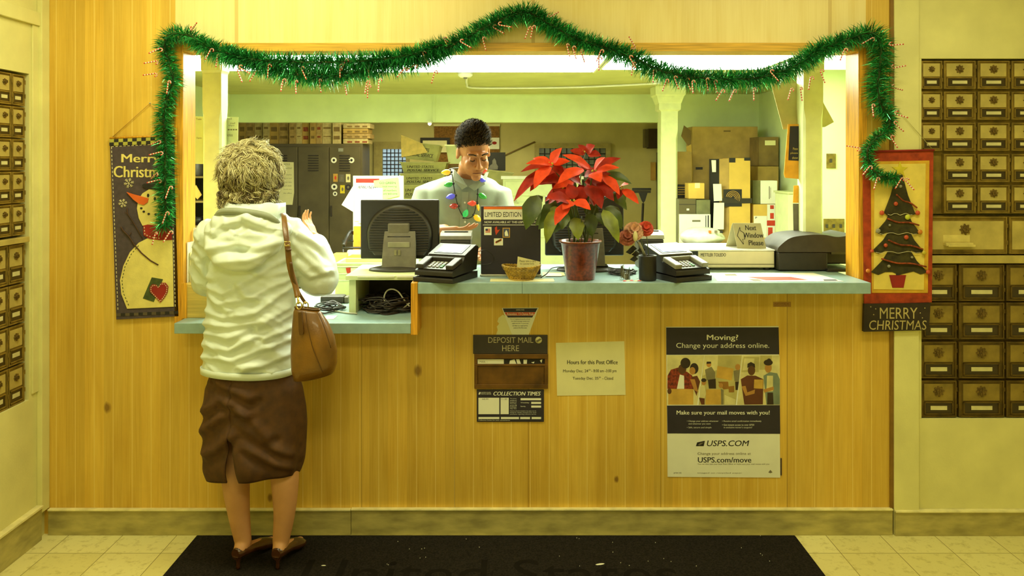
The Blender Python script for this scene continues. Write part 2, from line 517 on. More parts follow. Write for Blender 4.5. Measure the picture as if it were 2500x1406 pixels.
# ------------------------------------------------------------------ counters
M_lam = mat('blue_grey_laminate', rgb(148, 176, 174), 0.35, var=0.06, scale=30)
M_black = mat('black_plastic', rgb(38, 34, 28), 0.45, var=0.1, scale=40)
M_dark = mat('charcoal_plastic', rgb(58, 52, 42), 0.5, var=0.1, scale=30)
M_grey = mat('grey_plastic', rgb(108, 102, 84), 0.45, var=0.08, scale=30)
M_white = mat('white_plastic', rgb(226, 226, 206), 0.4, var=0.03)
M_paper = mat('white_paper', rgb(232, 232, 206), 0.7, var=0.03, scale=8)
M_cpaper = mat('cream_paper', rgb(226, 220, 160), 0.7, var=0.04, scale=8)
M_ink = mat('black_ink', rgb(36, 32, 26), 0.7)
M_inkgrey = mat('grey_ink', rgb(120, 112, 82), 0.7)
M_navy = mat('navy_print', rgb(42, 36, 44), 0.6, var=0.08, scale=20)
M_red = mat('red_print', rgb(200, 62, 30), 0.6)
M_orange = mat('orange_print', rgb(228, 110, 36), 0.6)
M_kraft = mat('kraft_card', rgb(190, 148, 62), 0.75, var=0.08, scale=10)
M_steel = mat('bright_metal', rgb(200, 196, 180), 0.3, 0.9)
UZ, LZ, CYF, CYB = 1.086, 0.921, -0.14, 0.46
def rbox(mb, x0, x1, y0, y1, z0, z1, mi=0): return mb.box(x0, x1, y0, y1, z0, z1, mi)
t = thing('upper_counter', 'higher blue-grey laminate service counter along the right of the opening', 'counter', (0.54, 0.1, 1.0405))
mb = MB().box(-0.3835, WX(1275, CYF) - 0.0006, CYF, CYB, 1.0405, UZ).box(WX(1275, CYF) + 0.0006, 1.4615, CYF, CYB, 1.0405, UZ)
mb.box(-0.3835, 1.4615, CYF + 0.004, CYB - 0.002, 1.0415, UZ - 0.001)
obj('worktop', mb, M_lam, t, bev=0.0018)
t = thing('lower_counter', 'lower blue-grey laminate writing ledge at the left, in front of the woman', 'counter', (-0.9, 0.1, 0.878))
obj('worktop', MB().box(-1.3757, -0.4125, CYF, CYB, 0.8785, LZ), M_lam, t, bev=0.002)
t = thing('counter_end_board', 'yellow wooden board closing the step between the two counters', 'board', (-0.398, 0.1, 0.8735))
obj('board', MB().box(-0.4115, -0.3845, CYF - 0.003, CYB, 0.8735, UZ), M_trimwood, t, bev=0.002)

# cable cubby under the monitor
t = thing('cubby_shelf', 'white open-fronted box under the monitor, full of cables', 'shelf', (-0.56, 0.26, LZ))
M_cub = mat('pale_green_painted_board', rgb(206, 214, 156), 0.5, var=0.04)
cx0, cx1, cz1 = WX(852, 0.076), -0.413, 1.0865
obj('top_panel', MB().box(cx0 - 0.012, cx1, 0.06, 0.45, cz1 - 0.019, cz1), M_cub, t, bev=0.0015)
obj('side_panel', MB().box(cx0, cx0 + 0.030, 0.076, 0.45, LZ, cz1 - 0.019), M_cub, t, bev=0.0015)
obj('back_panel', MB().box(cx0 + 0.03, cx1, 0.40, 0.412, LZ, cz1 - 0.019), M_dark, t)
mb = MB().box(WX(872, .05), WX(962, .05), 0.052, 0.058, cz1 - 0.006, cz1 + 0.002).box(WX(968, .05), cx1, 0.052, 0.058, cz1 - 0.006, cz1 + 0.002)
obj('edge_strip', mb, M_paper, t)
# the tangle
M_cable = mat('black_cable', rgb(48, 38, 28), 0.5)
M_wcable = mat('pale_cable', rgb(190, 188, 160), 0.5)
r = random.Random(5)
def tangle(name, label, x0, x1, y0, y1, z0, n, h, rad, m, group=None):
    mb = MB()
    for k in range(n):
        pts = []
        cx_, cy_ = r.uniform(x0, x1), r.uniform(y0, y1)
        a = r.uniform(0, 6.28)
        for i in range(9):
            a += r.uniform(0.2, 1.1)
            rx, ry = (x1 - x0) * r.uniform(0.25, 0.52), (y1 - y0) * r.uniform(0.25, 0.5)
            px_ = min(max((x0 + x1) / 2 + rx * math.cos(a), x0), x1)
            py_ = min(max((y0 + y1) / 2 + ry * math.sin(a), y0), y1)
            pts.append((px_, py_, z0 + rad + h * (k / n) * r.uniform(0.5, 1.0)))
        mb.tube(smooth_path(pts, 5), rad, 6)
    return tag(obj(name, mb, m), label, 'cables', group)
tangle('cable_tangle', 'heap of black cables stuffed in the white box under the monitor', cx0 + 0.035, cx1 - 0.006, 0.03, 0.30, LZ, 26, 0.075, 0.0032, M_cable)
lp = [W(x, y, 0.10) for x, y in ((1000, 740), (985, 752), (972, 764), (955, 762), (942, 745), (938, 725), (945, 710), (958, 706), (972, 712), (984, 728), (992, 740), (1000, 748))]
tag(obj('white_cable', MB().tube(smooth_path(lp, 6), 0.0032, 8), M_wcable), 'pale cable looped over the black cable heap', 'cable')
tangle('cable_coil', 'loose black cables on the low counter left of the white box', WX(775, .2), WX(848, .2), 0.05, 0.26, LZ, 7, 0.03, 0.0032, M_cable)
lp = [W(x, y, yy) for x, y, yy in ((770, 733, 0.20), (800, 742, .13), (830, 752, .09), (850, 756, .06), (872, 757, .05))]
for p in lp: p.z = LZ + 0.0042
tag(obj('white_cable', MB().tube(smooth_path(lp, 6), 0.0036, 8), M_wcable), 'pale cable lying flat on the low counter beside the handbag', 'cable')
t = thing('power_brick', 'long dark power strip lying behind the loose cables on the low counter', 'power strip', W(815, 706, 0.33) * 1)
c = Vector((WX(815, .36), .36, LZ))
obj('body', MB().box(c.x - .055, c.x + .055, .32, .39, LZ, LZ + .034), M_dark, t, bev=0.008)
obj('end_cap', MB().box(c.x + .0552, c.x + .075, .325, .385, LZ, LZ + .03), M_grey, t, bev=0.005)
tag(obj('paper_slip', MB().box(-.79, -.745, -.06, .02, LZ + .0002, LZ + .0012), M_paper), 'small white slip of paper on the low counter beside the handbag', 'paper')

# wooden block and leaflet rack at the left jamb
t = thing('wooden_box', 'pale wooden box standing on the low counter beside the left jamb', 'box', (WX(480, .03), .03, LZ))
bz = WZ(694, -.03)
bx0, bx1 = OX0 + .002, WX(522, .0)
obj('body', MB().box(bx0, bx1, -.03, .12, LZ, bz), mat('pale_wood_box', rgb(206, 178, 88), 0.5, var=.12, scale=6, stretch=(1, 1, 14)), t, bev=.002)
obj('corner_batten', MB().box(bx0, bx0 + .022, -.036, -.0302, LZ, bz + .006), M_trimwood, t)
t = thing('leaflet_rack', 'clear white leaflet rack on the wooden box, holding printed leaflets', 'leaflet rack', (WX(466, .05), .05, bz))
obj('back_plate', MB().box(bx0 + .002, WX(500, .09), .088, .093, bz + .0003, WZ(556, .09)), M_white, t)
obj('side_plate', MB().box(WX(456, .02), WX(459, .02), .02, .087, bz + .0003, WZ(592, .02)), M_white, t)
mb = MB()
for i in range(9): mb.box(WX(460, .03) + i * .006, WX(460, .03) + i * .006 + .003, .03, .08, bz + .0003, bz + .122 + .005 * math.sin(i * 2))
obj('leaflet', mb, [M_cpaper], t, kind='stuff')
tag(obj('paper_sheet', MB().prism([(WX(467, -.05), WZ(678, -.05)), (WX(488, -.05), WZ(688, -.05)), (WX(481, -.05), WZ(636, -.05))], -.05, -.0485), M_paper), 'white paper corner sticking out at the left elbow of the woman', 'paper')

# flat-panel monitor, seen from behind
def monitor(name, label, dx, dz=0.0, base_z=cz1, hgt=0):
    y = 0.30
    t = thing(name, label, 'monitor', (WX(975, y) + dx, y, base_z))
    X = lambda p, yy=y: WX(p, yy) + dx
    Z = lambda p, yy=y: WZ(p, yy) + dz
    x0, x1, z0, z1 = X(880), X(1072), Z(632), Z(487)
    xm = (x0 + x1) / 2
    obj('screen_panel', MB().box(x0, x1, y, y + .03, z0, z1), M_black, t, bev=.006)
    obj('screen', MB().box(x0 + .014, x1 - .014, y + .0301, y + .0312, z0 + .016, z1 - .014), mat('lit_screen', rgb(120, 150, 170), 0.2, emit=.5), t)
    # rounded rear bulge: an arch, with ribs
    def arch(sx, sz, n=22):
        c = z0 + (z1 - z0) * .40
        pts = [(xm + sx * math.cos(a), c + sz * math.sin(a)) for a in [PI * k / n for k in range(n + 1)]]
        b = z0 + .02
        return [(xm + sx * .78, b), (xm + sx * .96, b + .03)] + pts + [(xm - sx * .96, b + .03), (xm - sx * .78, b)]
    W2, H2 = (x1 - x0) * .40, (z1 - z0) * .50
    rings = []
    for s, yy in ((1.06, y), (1.0, y - .018), (.95, y - .026)):
        rings.append([(px_, yy, pz_) for px_, pz_ in arch(W2 * s, H2 * s)])
    mb = MB().loft([q[::-1] for q in rings])
    obj('rear_cover', mb, M_dark, t)
    mb = MB()
    for k in range(17):
        zz = z0 + .04 + k * .0118
        c = z0 + (z1 - z0) * .40
        hw = W2 * .93 * (math.sqrt(max(0, 1 - ((zz - c) / (H2 * .93)) ** 2)) if zz > c else 1)
        if hw > .02: mb.tube([(xm - hw, y - .026, zz), (xm + hw, y - .026, zz)], .0032, 6)
    obj('rib', mb, M_black, t, kind='stuff')
    # stand
    nx0, nx1 = X(939), X(1020)
    mb = MB()
    rings = []
    for py, hw, yy, th in ((562, .070, y - .055, .012), (590, .074, y - .07, .016), (620, .076, y - .085, .016), (652, .077, y - .095, .018)):
        zz = Z(py)
        rings.append([(xm + .008 - hw, yy, zz), (xm + .008 + hw, yy, zz), (xm + .008 + hw, yy + th, zz), (xm + .008 - hw, yy + th, zz)])
    obj('stand_neck', MB().loft(rings, smooth=False), M_grey, t, bev=.003)
    obj('hinge_block', MB().box(X(951), X(1003), y - .058, y - .02, Z(568), Z(543)), M_grey, t, bev=.006)
    obj('hinge_bar', MB().tube([(X(951), y - .055, Z(576)), (X(1006), y - .055, Z(576))], .008, 10), M_black, t)
    obj('bright_panel', MB().box(X(953), X(1006), y - .0785, y - .068, Z(600), Z(587)), mat('pale_grey_plastic', rgb(146, 142, 116), .35), t, bev=.003)
    mb = MB()
    for q in (969, 978):
        mb.box(X(q), X(q + 6), y - .088, y - .0855, Z(618), Z(605))
    obj('cable_clip_emblem', mb, mat('dull_silver', rgb(140, 134, 100), .4), t)
    prof = [(.0, 0), (.135, 0), (.132, .008), (.10, .016), (.06, .02), (.0, .021)]
    mb = MB()
    mb.M = Matrix.Translation((xm + .002, y - .055, base_z + .0004)) @ Matrix.Diagonal((1, .62, 1, 1))
    mb.lathe([(max(a, .001), b) for a, b in prof], seg=40)
    obj('base', mb, M_dark, t)
    mb = MB().box(xm - .085, xm + .1, y - .085, y - .02, base_z + .018, Z(650))
    obj('base_riser', mb, M_black, t, bev=.008)
    return t
monitor('computer_monitor', 'black monitor seen from behind, on the white cable box', 0)
monitor('computer_monitor', 'dark monitor half hidden behind the potted poinsettia', WX(1427, .3) - WX(976, .3), WZ(479, .3) - WZ(487, .3), UZ)

# card payment terminals
M_scr = mat('lit_terminal_screen', rgb(190, 205, 214), .2, emit=.55, var=.03)
M_scrb = mat('lit_blue_screen', rgb(50, 84, 160), .3, emit=1.3, var=.05)
M_key = mat('terminal_keys', rgb(150, 148, 128), .5)
M_keyg = mat('green_key', rgb(70, 150, 60), .5)
def terminal(label, x, y, yaw, scr, top):
    t = thing('payment_terminal', label, 'card terminal', (x, y, UZ))
    T = Matrix.Translation((x, y, UZ)) @ Matrix.Rotation(yaw, 4, 'Z')
    S = Matrix.Rotation(PI / 2, 4, 'Z')                  # prism (u, z) -> u along local y
    def side(poly, x0, x1, m, name, par, bev=.004):
        mb = MB(); mb.M = T @ S
        mb.prism(poly, -x1, -x0)
        return obj(name, mb, m, par, bev=bev)
    w = .092
    side([(-.125, .0005), (.10, .0005), (.10, .028), (-.125, .02)], -w, w, M_black, 'foot', t)
    side([(-.118, .026), (.098, .034), (.118, .128), (.10, .136), (-.012, .098), (-.024, .076), (-.105, .052), (-.118, .046)], -w + .004, w - .004, M_black, 'body', t)
    # upper face plate and screen, tilted towards the customer
    a = math.atan2(.136 - .098, .112)
    P = T @ Matrix.Translation((0, .044, .1175)) @ Matrix.Rotation(a, 4, 'X')
    mb = MB(); mb.M = P; mb.box(-w + .004, w - .004, -.056, .057, 0, .004); b = obj('face_plate', mb, top, t, bev=.003)
    mb = MB(); mb.M = P; mb.box(-.066, .066, -.042, .044, .0042, .0056); obj('screen_bezel', mb, M_black, t)
    mb = MB(); mb.M = P; mb.box(-.056, .056, -.034, .032, .0058, .0068); obj('screen', mb, scr, t)
    a = math.atan2(.024, .081)
    P = T @ Matrix.Translation((0, -.066, .0655)) @ Matrix.Rotation(a, 4, 'X')
    mb = MB(); mb.M = P
    mb.box(-w + .006, -.052, -.046, .044, 0, .02).box(.052, w - .006, -.046, .044, 0, .02).box(-.052, .052, .034, .044, 0, .02)
    obj('keypad_surround', mb, top, t, bev=.004)
    mb = MB(); mb.M = P; mb.box(-.052, .052, -.046, .034, 0, .003); pad = obj('keypad', mb, M_dark, t)
    for rr in range(4):
        for cc in range(4):
            mb = MB(); mb.M = P
            mb.box(-.038 + cc * .018, -.026 + cc * .018, .012 - rr * .014, .021 - rr * .014, .003, .007)
            obj('key', mb, M_keyg if (cc == 3 and rr > 1) else M_key, pad)
    return t
terminal('black card terminal with a pale screen, right of the black monitor', WX(1092, -.035), -.03, math.radians(-24), M_scr, M_dark)
terminal('black card terminal with a blue screen, left of the white scale', WX(1648, -.0), .0, math.radians(27), M_scrb, mat('terminal_grey_plate', rgb(138, 136, 116), .4))
lp = [W(x, y, .03) for x, y in ((1165, 615), (1185, 610), (1200, 620), (1206, 632), (1198, 643), (1180, 645), (1168, 643))]
tag(obj('terminal_cable', MB().tube(smooth_path(lp, 6), .0016, 6), M_black), 'thin black cable curling from the left card terminal', 'cable')

# receipt printers behind
def receipt_printer(label, x, y, w, z1, topm):
    t = thing('receipt_printer', label, 'printer', (x, y, UZ))
    obj('body', MB().box(x - w, x + w, y, y + .12, UZ + .0003, z1 - .03), M_dark, t, bev=.006)
    mb = MB(); mb.M = Matrix.Translation((x, 0, 0)) @ Matrix.Rotation(PI / 2, 4, 'Z')
    mb.prism([(y - .004, z1 - .0297), (y + .12, z1 - .0297), (y + .12, z1 + .004), (y + .03, z1), (y + .006, z1 - .012)], -w - .002, w + .002)
    obj('lid', mb, topm, t, bev=.004)
    obj('paper_slot', MB().box(x - w + .015, x + w - .015, y + .05, y + .06, z1 - .004, z1 + .006), M_black, t)
    return t
receipt_printer('greenish receipt printer between the monitor and the stamp display', WX(1112, .28), .28, .070, WZ(570, .28), M_grey)
receipt_printer('grey-topped receipt printer behind the right card terminal', WX(1590, .3), .30, .058, WZ(568, .3), mat('pale_grey_lid', rgb(176, 176, 156), .4))

# stamp display board
y = .05
t = thing('stamp_display', 'black stamp display board headed LIMITED EDITION in the middle of the counter', 'display board', (WX(1246, y), y, UZ))
obj('panel', MB().box(WX(1174, y), WX(1320, y), y, y + .012, UZ + .010, WZ(503, y)), M_navy, t, bev=.0025)
obj('foot_rail', MB().box(WX(1172, y), WX(1322, y), y - .012, y + .03, UZ + .0003, UZ + .0098), M_steel, t, bev=.002)
mb = MB()
pbox(mb, 1181, 511, 1318, 536, y - .0008, y - .0001, 0)
pbox(mb, 1181, 504.5, 1318, 511, y - .0008, y - .0001, 1)
pbox(mb, 1179, 548.5, 1320, 549.8, y - .0008, y - .0001, 0)
plet(mb, 'LIMITED EDITION STAMPS', 1184, 517.5, 1316, 529.5, y - .0012, 2)
hd = obj('header', mb, [M_white, M_orange, M_ink], t)
mb = MB(); plet(mb, 'NOW AVAILABLE AT THIS USPS LOCATION', 1183, 539.5, 1316, 545, y - .0012, 0, bold=.02)
obj('lettering', mb, [M_white], t)
for nm, (a, b, c, d), bg in (('flag', (1182, 554, 1200, 574), M_paper), ('bird', (1206, 551, 1222, 578), M_navy), ('figure', (1227, 556, 1245, 580), M_kraft), ('holly', (1206, 582, 1228, 599), M_paper)):
    mb = MB(); pbox(mb, a, b, c, d, y - .0014, y - .0001, 0)
    s = obj('stamp', mb, [bg], t)
    mb = MB()
    if nm == 'flag':
        pbox(mb, 1185, 558, 1191, 563, y - .0018, y - .0014, 0)
        for k in range(3): pbox(mb, 1191 if k == 0 else 1185, 558.5 + 3.4 * k, 1197, 560.5 + 3.4 * k, y - .0018, y - .0014, 1)
    elif nm == 'bird':
        ppoly(mb, [(1208, 556), (1213, 552), (1214, 562), (1221, 560), (1215, 568), (1211, 574), (1209, 566)], y - .0018, y - .0014, 1)
    elif nm == 'figure':
        pbox(mb, 1229, 558, 1243, 578, y - .0017, y - .0014, 0)
        ppoly(mb, [(1233, 576), (1232, 568), (1236, 561), (1239, 566), (1241, 576)], y - .002, y - .0017, 2)
    else:
        for k in range(7): ppoly(mb, [(1209 + 2 * k, 592 - k), (1211 + 2 * k, 588 - k), (1213 + 2 * k, 590 - k), (1212 + 2 * k, 595 - k)], y - .0018, y - .0014, (1, 3)[k % 2])
    obj('picture', mb, [mat('stamp_blue', rgb(80, 84, 110)), M_red, M_paper, mat('stamp_green', rgb(90, 130, 50))], s)
tag(obj('leaflet_flat', MB().box(WX(1197, -.06), WX(1352, -.06), -.11, -.03, UZ + .0002, UZ + .001), M_cpaper), 'cream leaflet lying on the counter under the wicker basket', 'leaflet')

# wicker basket with card
t = thing('wicker_basket', 'small oval wicker basket in front of the stamp display', 'basket', (WX(1273, -.045), -.045, UZ))
c = t.location
M_wick = mat('golden_wicker', rgb(186, 150, 52), .5, var=.25, scale=60)
obj('bottom', MB().lathe([(.001, .0015), (.05, .0015), (.052, .006), (.001, .006)], c, 28), M_wick, t)
mb = MB()
NS = 30
for k in range(9):
    f = k / 8
    R1 = .052 + .026 * f
    z = UZ + .006 + .046 * f
    pts = []
    for i in range(NS * 2):
        a = 2 * PI * i / (NS * 2)
        q = .0022 * (1 if (i + k) % 2 else -1)
        pts.append((c.x + (R1 + q) * math.cos(a), c.y + (R1 * .72 + q) * math.sin(a), z + .003 * math.cos(2 * a)))
    mb.tube(pts, .0026, 6, closed=True)
obj('weave', mb, M_wick, t)
mb = MB()
for i in range(NS):
    a = 2 * PI * (i + .5) / NS
    mb.tube([(c.x + (.052 + .026 * f) * math.cos(a), c.y + (.052 + .026 * f) * .72 * math.sin(a), UZ + .004 + .052 * f) for f in (0, .5, 1)], .0016, 5)
obj('stake', mb, M_wick, t, kind='stuff')
mb = MB()
for ph in (0, PI):
    mb.tube([(c.x + (.079 + .002 * math.sin(18 * a + ph)) * math.cos(a), c.y + (.057 + .002 * math.sin(18 * a + ph)) * math.sin(a), UZ + .057 + .003 * math.cos(2 * a) + .002 * math.cos(18 * a + ph)) for a in [2 * PI * i / 72 for i in range(72)]], .0028, 6, closed=True)
obj('rim', mb, M_wick, t)
t = thing('note_card', 'pale note card standing tilted in the wicker basket', 'card', (WX(1290, -.035), -.035, UZ + .01))
mb = MB(); ppoly(mb, [(1264, 626), (1319, 639), (1312, 664), (1261, 664)], -.036, -.035); obj('card', mb, M_cpaper, t)
mb = MB()
plet(mb, 'Please take a card', 1268, 634, 1308, 640, -.0364, 0); plet(mb, 'for customer forms', 1270, 641, 1304, 646, -.0364, 0)
mb.M = Matrix.Identity(4)
obj('lettering', mb, M_inkgrey, t)

# scale, window sign, label printer, mat of forms
y0 = .24
t = thing('postal_scale', 'white flat-topped postal scale with black lettering on its front edge', 'scale', (WX(1790, y0), y0, UZ))
sx0, sx1 = WX(1672, y0), WX(1891, y0)
M_scale = mat('ivory_scale_housing', rgb(228, 218, 176), .4, var=.03)
obj('housing', MB().box(sx0 + .06, sx1, y0, y0 + .30, UZ + .012, WZ(613, y0)), M_scale, t, bev=.004)
mb = MB(); mb.M = Matrix.Identity(4)
mb.loft([[(sx0 - .005, y0 + .30, z), (sx0 + .0595, y0 + .30, z), (sx0 + .0595, y0 + .002, z)] for z in (UZ + .012, WZ(613, y0))], smooth=False)
obj('side_wedge', mb, M_dark, t)
obj('groove', MB().box(sx0 + .0605, sx1 - .001, y0 - .0012, y0 - .0002, WZ(645.5, y0), WZ(644, y0)), M_inkgrey, t)
obj('weighing_plate', MB().box(sx0 - .004, sx1 + .002, y0 - .003, y0 + .305, WZ(613, y0) + .0005, WZ(613, y0) + .007), mat('white_scale_plate', rgb(240, 240, 226), .25, coat=.3), t, bev=.002)
for fx in (sx0 + .1, sx1 - .03):
    for fy in (y0 + .02, y0 + .27): obj('rubber_foot', MB().lathe([(.001, 0), (.014, 0), (.012, .0118), (.001, .0118)], (fx, fy, UZ + .0002), 14), M_black, t)
mb = MB(); plet(mb, 'METTLER TOLEDO', 1711, 618, 1772, 626, y0 - .0008, 0, bold=.02); obj('lettering', mb, M_ink, t)
ys = .29
pz = WZ(613, y0) + .0075
t = thing('tent_sign', 'grey folded sign reading Next Window Please, on the white scale', 'sign', (WX(1830, ys), ys, pz))
M_tent = mat('grey_card_sign', rgb(176, 170, 128), .6, var=.05)
def tent_x(px): return WX(px, ys)
sz1 = WZ(546, ys)
a0, a1 = WX(1800, ys), WX(1871, ys)
b0, b1 = WX(1793, ys), WX(1862, ys)
mb = MB().loft([[(a0, ys, pz), (a1, ys, pz), (a1, ys + .0025, pz), (a0, ys + .0025, pz)], [(b0, ys + .03, sz1), (b1, ys + .03, sz1), (b1, ys + .0325, sz1), (b0, ys + .0325, sz1)]], smooth=False)
obj('front_leaf', mb, M_tent, t)
mb = MB().loft([[(a0 - .03, ys + .085, pz), (a1 - .02, ys + .085, pz), (a1 - .02, ys + .0875, pz), (a0 - .03, ys + .0875, pz)], [(b0, ys + .034, sz1), (b1, ys + .034, sz1), (b1, ys + .0365, sz1), (b0, ys + .0365, sz1)]], smooth=False)
obj('rear_leaf', mb, M_tent, t)
ta = math.atan2(.03, sz1 - pz)
hgt = math.hypot(.03, sz1 - pz)
wd = a1 - a0
lb = MB(); lb.M = Matrix.Translation((a0, ys - .0009, pz)) @ Matrix.Rotation(-ta, 4, 'X')
def sh(z): return (b0 - a0) * z / hgt
for s, u0, u1, v0, v1 in (('Next', .40, .77, .72, .92), ('Window', .29, .97, .42, .62), ('Please', .42, .92, .12, .32)):
    letters(lb, s, wd * u0 + sh(v0 * hgt), hgt * v0, wd * u1 + sh(v0 * hgt), hgt * v1, 0, bold=.022)
obj('lettering', lb, M_ink, t)
ar = [(.08, .5), (.22, .84), (.22, .70), (.32, .62), (.32, .36), (.24, .36), (.24, .16), (.08, .5)]
ap = [lb.M @ Vector((wd * u + sh(v * hgt), 0, hgt * v)) for u, v in ar]
obj('arrow_mark', MB().tube(ap, .0013, 6), M_ink, t)

yp = .20
t = thing('label_printer', 'black label printer with a domed lid at the right end of the counter', 'printer', (WX(1985, yp), yp + .14, UZ))
px0, px1 = WX(1898, yp), WX(2084, yp)
pzt = WZ(572, yp)
prof = [(px0, WZ(611, yp)), (px0 + .01, WZ(601, yp)), (WX(1930, yp), WZ(581, yp)), (WX(1970, yp), WZ(574, yp)), (WX(2010, yp), WZ(573, yp)), (WX(2040, yp), WZ(578, yp)), (WX(2060, yp), WZ(577, yp)), (px1, WZ(571, yp))]
xm_ = WX(2022, yp)
obj('lower_case', MB().box(px0 + .006, xm_, yp + .004, yp + .24, UZ + .004, WZ(616, yp)), M_black, t, bev=.006)
obj('right_case', MB().box(xm_ + .0005, px1 - .004, yp + .03, yp + .24, UZ + .03, WZ(616, yp)), M_black, t, bev=.006)
prof = [(p.x, p.z) for p in smooth_path([(a, 0, b) for a, b in prof], 5)]
mb = MB().prism([(px0, WZ(615.5, yp))] + prof + [(px1, WZ(615.5, yp))], yp, yp + .25, smooth=True)
obj('lid', mb, M_dark, t, bev=.005)
obj('vent_panel', MB().box(WX(2035, yp), WX(2076, yp), yp + .0235, yp + .0298, WZ(622, yp), WZ(608, yp)), M_grey, t)
obj('paper_tray', MB().box(xm_ - .01, px1 + .006, yp - .02, yp + .18, UZ + .0003, UZ + .014), M_black, t, bev=.003)
t = thing('counter_mat', 'flat printed form mat with an orange panel before the scale', 'mat', (WX(1890, 0), 0, UZ))
mx = lambda p, yy: WX(p, yy)
mb = MB().loft([[(mx(1752, -.11), -.11, z), (mx(2060, -.11), -.11, z), (mx(1985, .15), .15, z), (mx(1735, .15), .15, z)] for z in (UZ + .0003, UZ + .0013)], smooth=False)
obj('sheet', mb, M_paper, t)
def flat(name, pts, m, z=.0019):
    obj(name, MB().loft([[(WX(a, b), b, UZ + q) for a, b in pts] for q in (.0013, z)], smooth=False), m, t)
flat('orange_panel', [(1870, -.08), (1972, -.07), (1930, .02), (1825, .02)], M_red)
flat('grey_panel', [(1772, .06), (1800, .06), (1795, .11), (1768, .11)], M_inkgrey)
flat('grey_panel', [(1840, -.095), (1862, -.095), (1850, -.05), (1828, -.05)], M_inkgrey)
flat('dark_panel', [(2012, -.09), (2046, -.09), (2040, -.06), (2010, -.06)], M_ink)

# cup of carnations
t = thing('flower_cup', 'black cup beside the poinsettia holding pink carnations', 'cup', (WX(1581, -.07), -.07, UZ))
cc = t.location
obj('cup', MB().lathe([(.001, .0003), (.034, .0003), (.036, .006), (.036, .098), (.038, .104), (.034, .104), (.033, .01), (.001, .01)], cc, 32), M_black, t)
obj('base_mark', MB().lathe([(.0005, .0), (.004, .0), (.004, .0012), (.0005, .0012)], (WX(1557, -.1), cc.y - .026, UZ + .012), 12), M_steel, t)
M_car = [mat('pale_pink_petal', rgb(226, 176, 140), .7, var=.15, scale=60), mat('dusty_pink_petal', rgb(190, 112, 92), .7, var=.2, scale=60), mat('coral_petal', rgb(222, 92, 70), .7, var=.15, scale=60)]
M_stem = mat('dark_green_stem', rgb(74, 84, 30), .6)
rr = random.Random(3)
M_leafg = mat('green_leaf', rgb(78, 98, 22), .45, var=.35, scale=14, col2=rgb(46, 60, 14))
def carnation(c, rad, mi):
    st = obj('flower_stem', MB().tube(smooth_path([(cc.x + rr.uniform(-.015, .015), cc.y, UZ + .08), ((cc.x + c.x) / 2, cc.y - .005, (UZ + .1 + c.z) / 2 + .02), (c.x, c.y, c.z - rad * .6)], 5), .002, 6), M_stem, t)
    mb = MB()
    for lay, (n, rl, zz) in enumerate(((12, 1.0, -.25), (11, .88, .05), (9, .66, .3), (6, .4, .45))):
        for k in range(n):
            a = 2 * PI * k / n + lay * .4 + rr.uniform(-.1, .1)
            rings = []
            nw = 6
            for i in range(4):
                f = i / 3
                hw = rad * .42 * f ** .6
                row = []
                for j in range(nw + 1):
                    s = (j / nw - .5) * 2
                    wv = rad * .10 * f * math.sin(j * 2.6 + k)
                    rr_ = rad * rl * f * (1 - .12 * s * s)
                    p = Vector((rr_ * math.cos(a) - s * hw * math.sin(a), rr_ * math.sin(a) + s * hw * math.cos(a), rad * zz * f + wv + rad * .15 * f * f * (1 if lay > 1 else -.5)))
                    row.append(p)
                rings.append(row)
            R0 = Matrix.Translation(c) @ Matrix.Rotation(math.radians(62), 4, 'X')
            mb.M = R0
            mb.loft(rings, 0, caps=False, closed=False)
    o = obj('carnation', mb, M_car[mi], t)
carnation(W(1531, 578, -.11), .036, 1)
carnation(W(1548, 562, -.10), .042, 0)
carnation(W(1577, 556, -.08), .034, 2)
obj('bud', MB().ball(W(1551, 577, -.13), .010, .010, .022, 12, 8), mat('cream_bud', rgb(216, 206, 150), .6), t)
obj('clip_stick', MB().tube([W(1560, 592, -.12), W(1578, 630, -.08)], .005, 8), mat('clear_plastic_stick', rgb(150, 146, 120), .2), t)
mb = MB()
for k, (a, b) in enumerate(((1545, 605), (1538, 612), (1552, 618), (1566, 608), (1548, 630))):
    p = W(a, b, -.10)
    mb.loft([[p + Vector((-.018, 0, -.006)), p + Vector((0, -.01, .012)), p + Vector((.018, .004, -.004)), p + Vector((.002, .004, -.016))], [p + Vector((-.01, .006, -.004)), p + Vector((0, .004, .008)), p + Vector((.012, .008, -.002)), p + Vector((.002, .01, -.01))]])
obj('dark_leaf', mb, M_black, t)
t = thing('ribbon_scrap', 'crumpled clear ribbon and torn wrapper beside the flower cup', 'wrapper', (WX(1545, -.06), -.06, UZ))
p = W(1524, 653, -.045)
mb = MB()
for k in range(7):
    a = k * .9
    mb.loft([[p + Vector((-.02 + .006 * k, -.012 * math.cos(a), -.05 + .01 * math.sin(a))), p + Vector((-.014 + .006 * k, .008 * math.sin(a), .012 * math.cos(a)))],
             [p + Vector((-.016 + .007 * k, .01 * math.cos(a), -.05)), p + Vector((-.008 + .004 * k, -.012 * math.cos(a), .018 * math.sin(a)))]], caps=False, closed=False)
obj('wrapper', mb, mat('grey_cellophane', rgb(140, 134, 104), .3), t)
mb = MB()
for k in range(6):
    q = Vector((WX(1520 + k * 9, -.1), -.105 + .006 * (k % 3), UZ + .001))
    mb.add([q, q + Vector((.016, -.002, 0)), q + Vector((.012, .012, .004)), q + Vector((.002, .01, .001))], [(0, 1, 2, 3)], k % 2)
obj('petal_scrap', mb, [M_car[2], M_cpaper], t, kind='stuff')
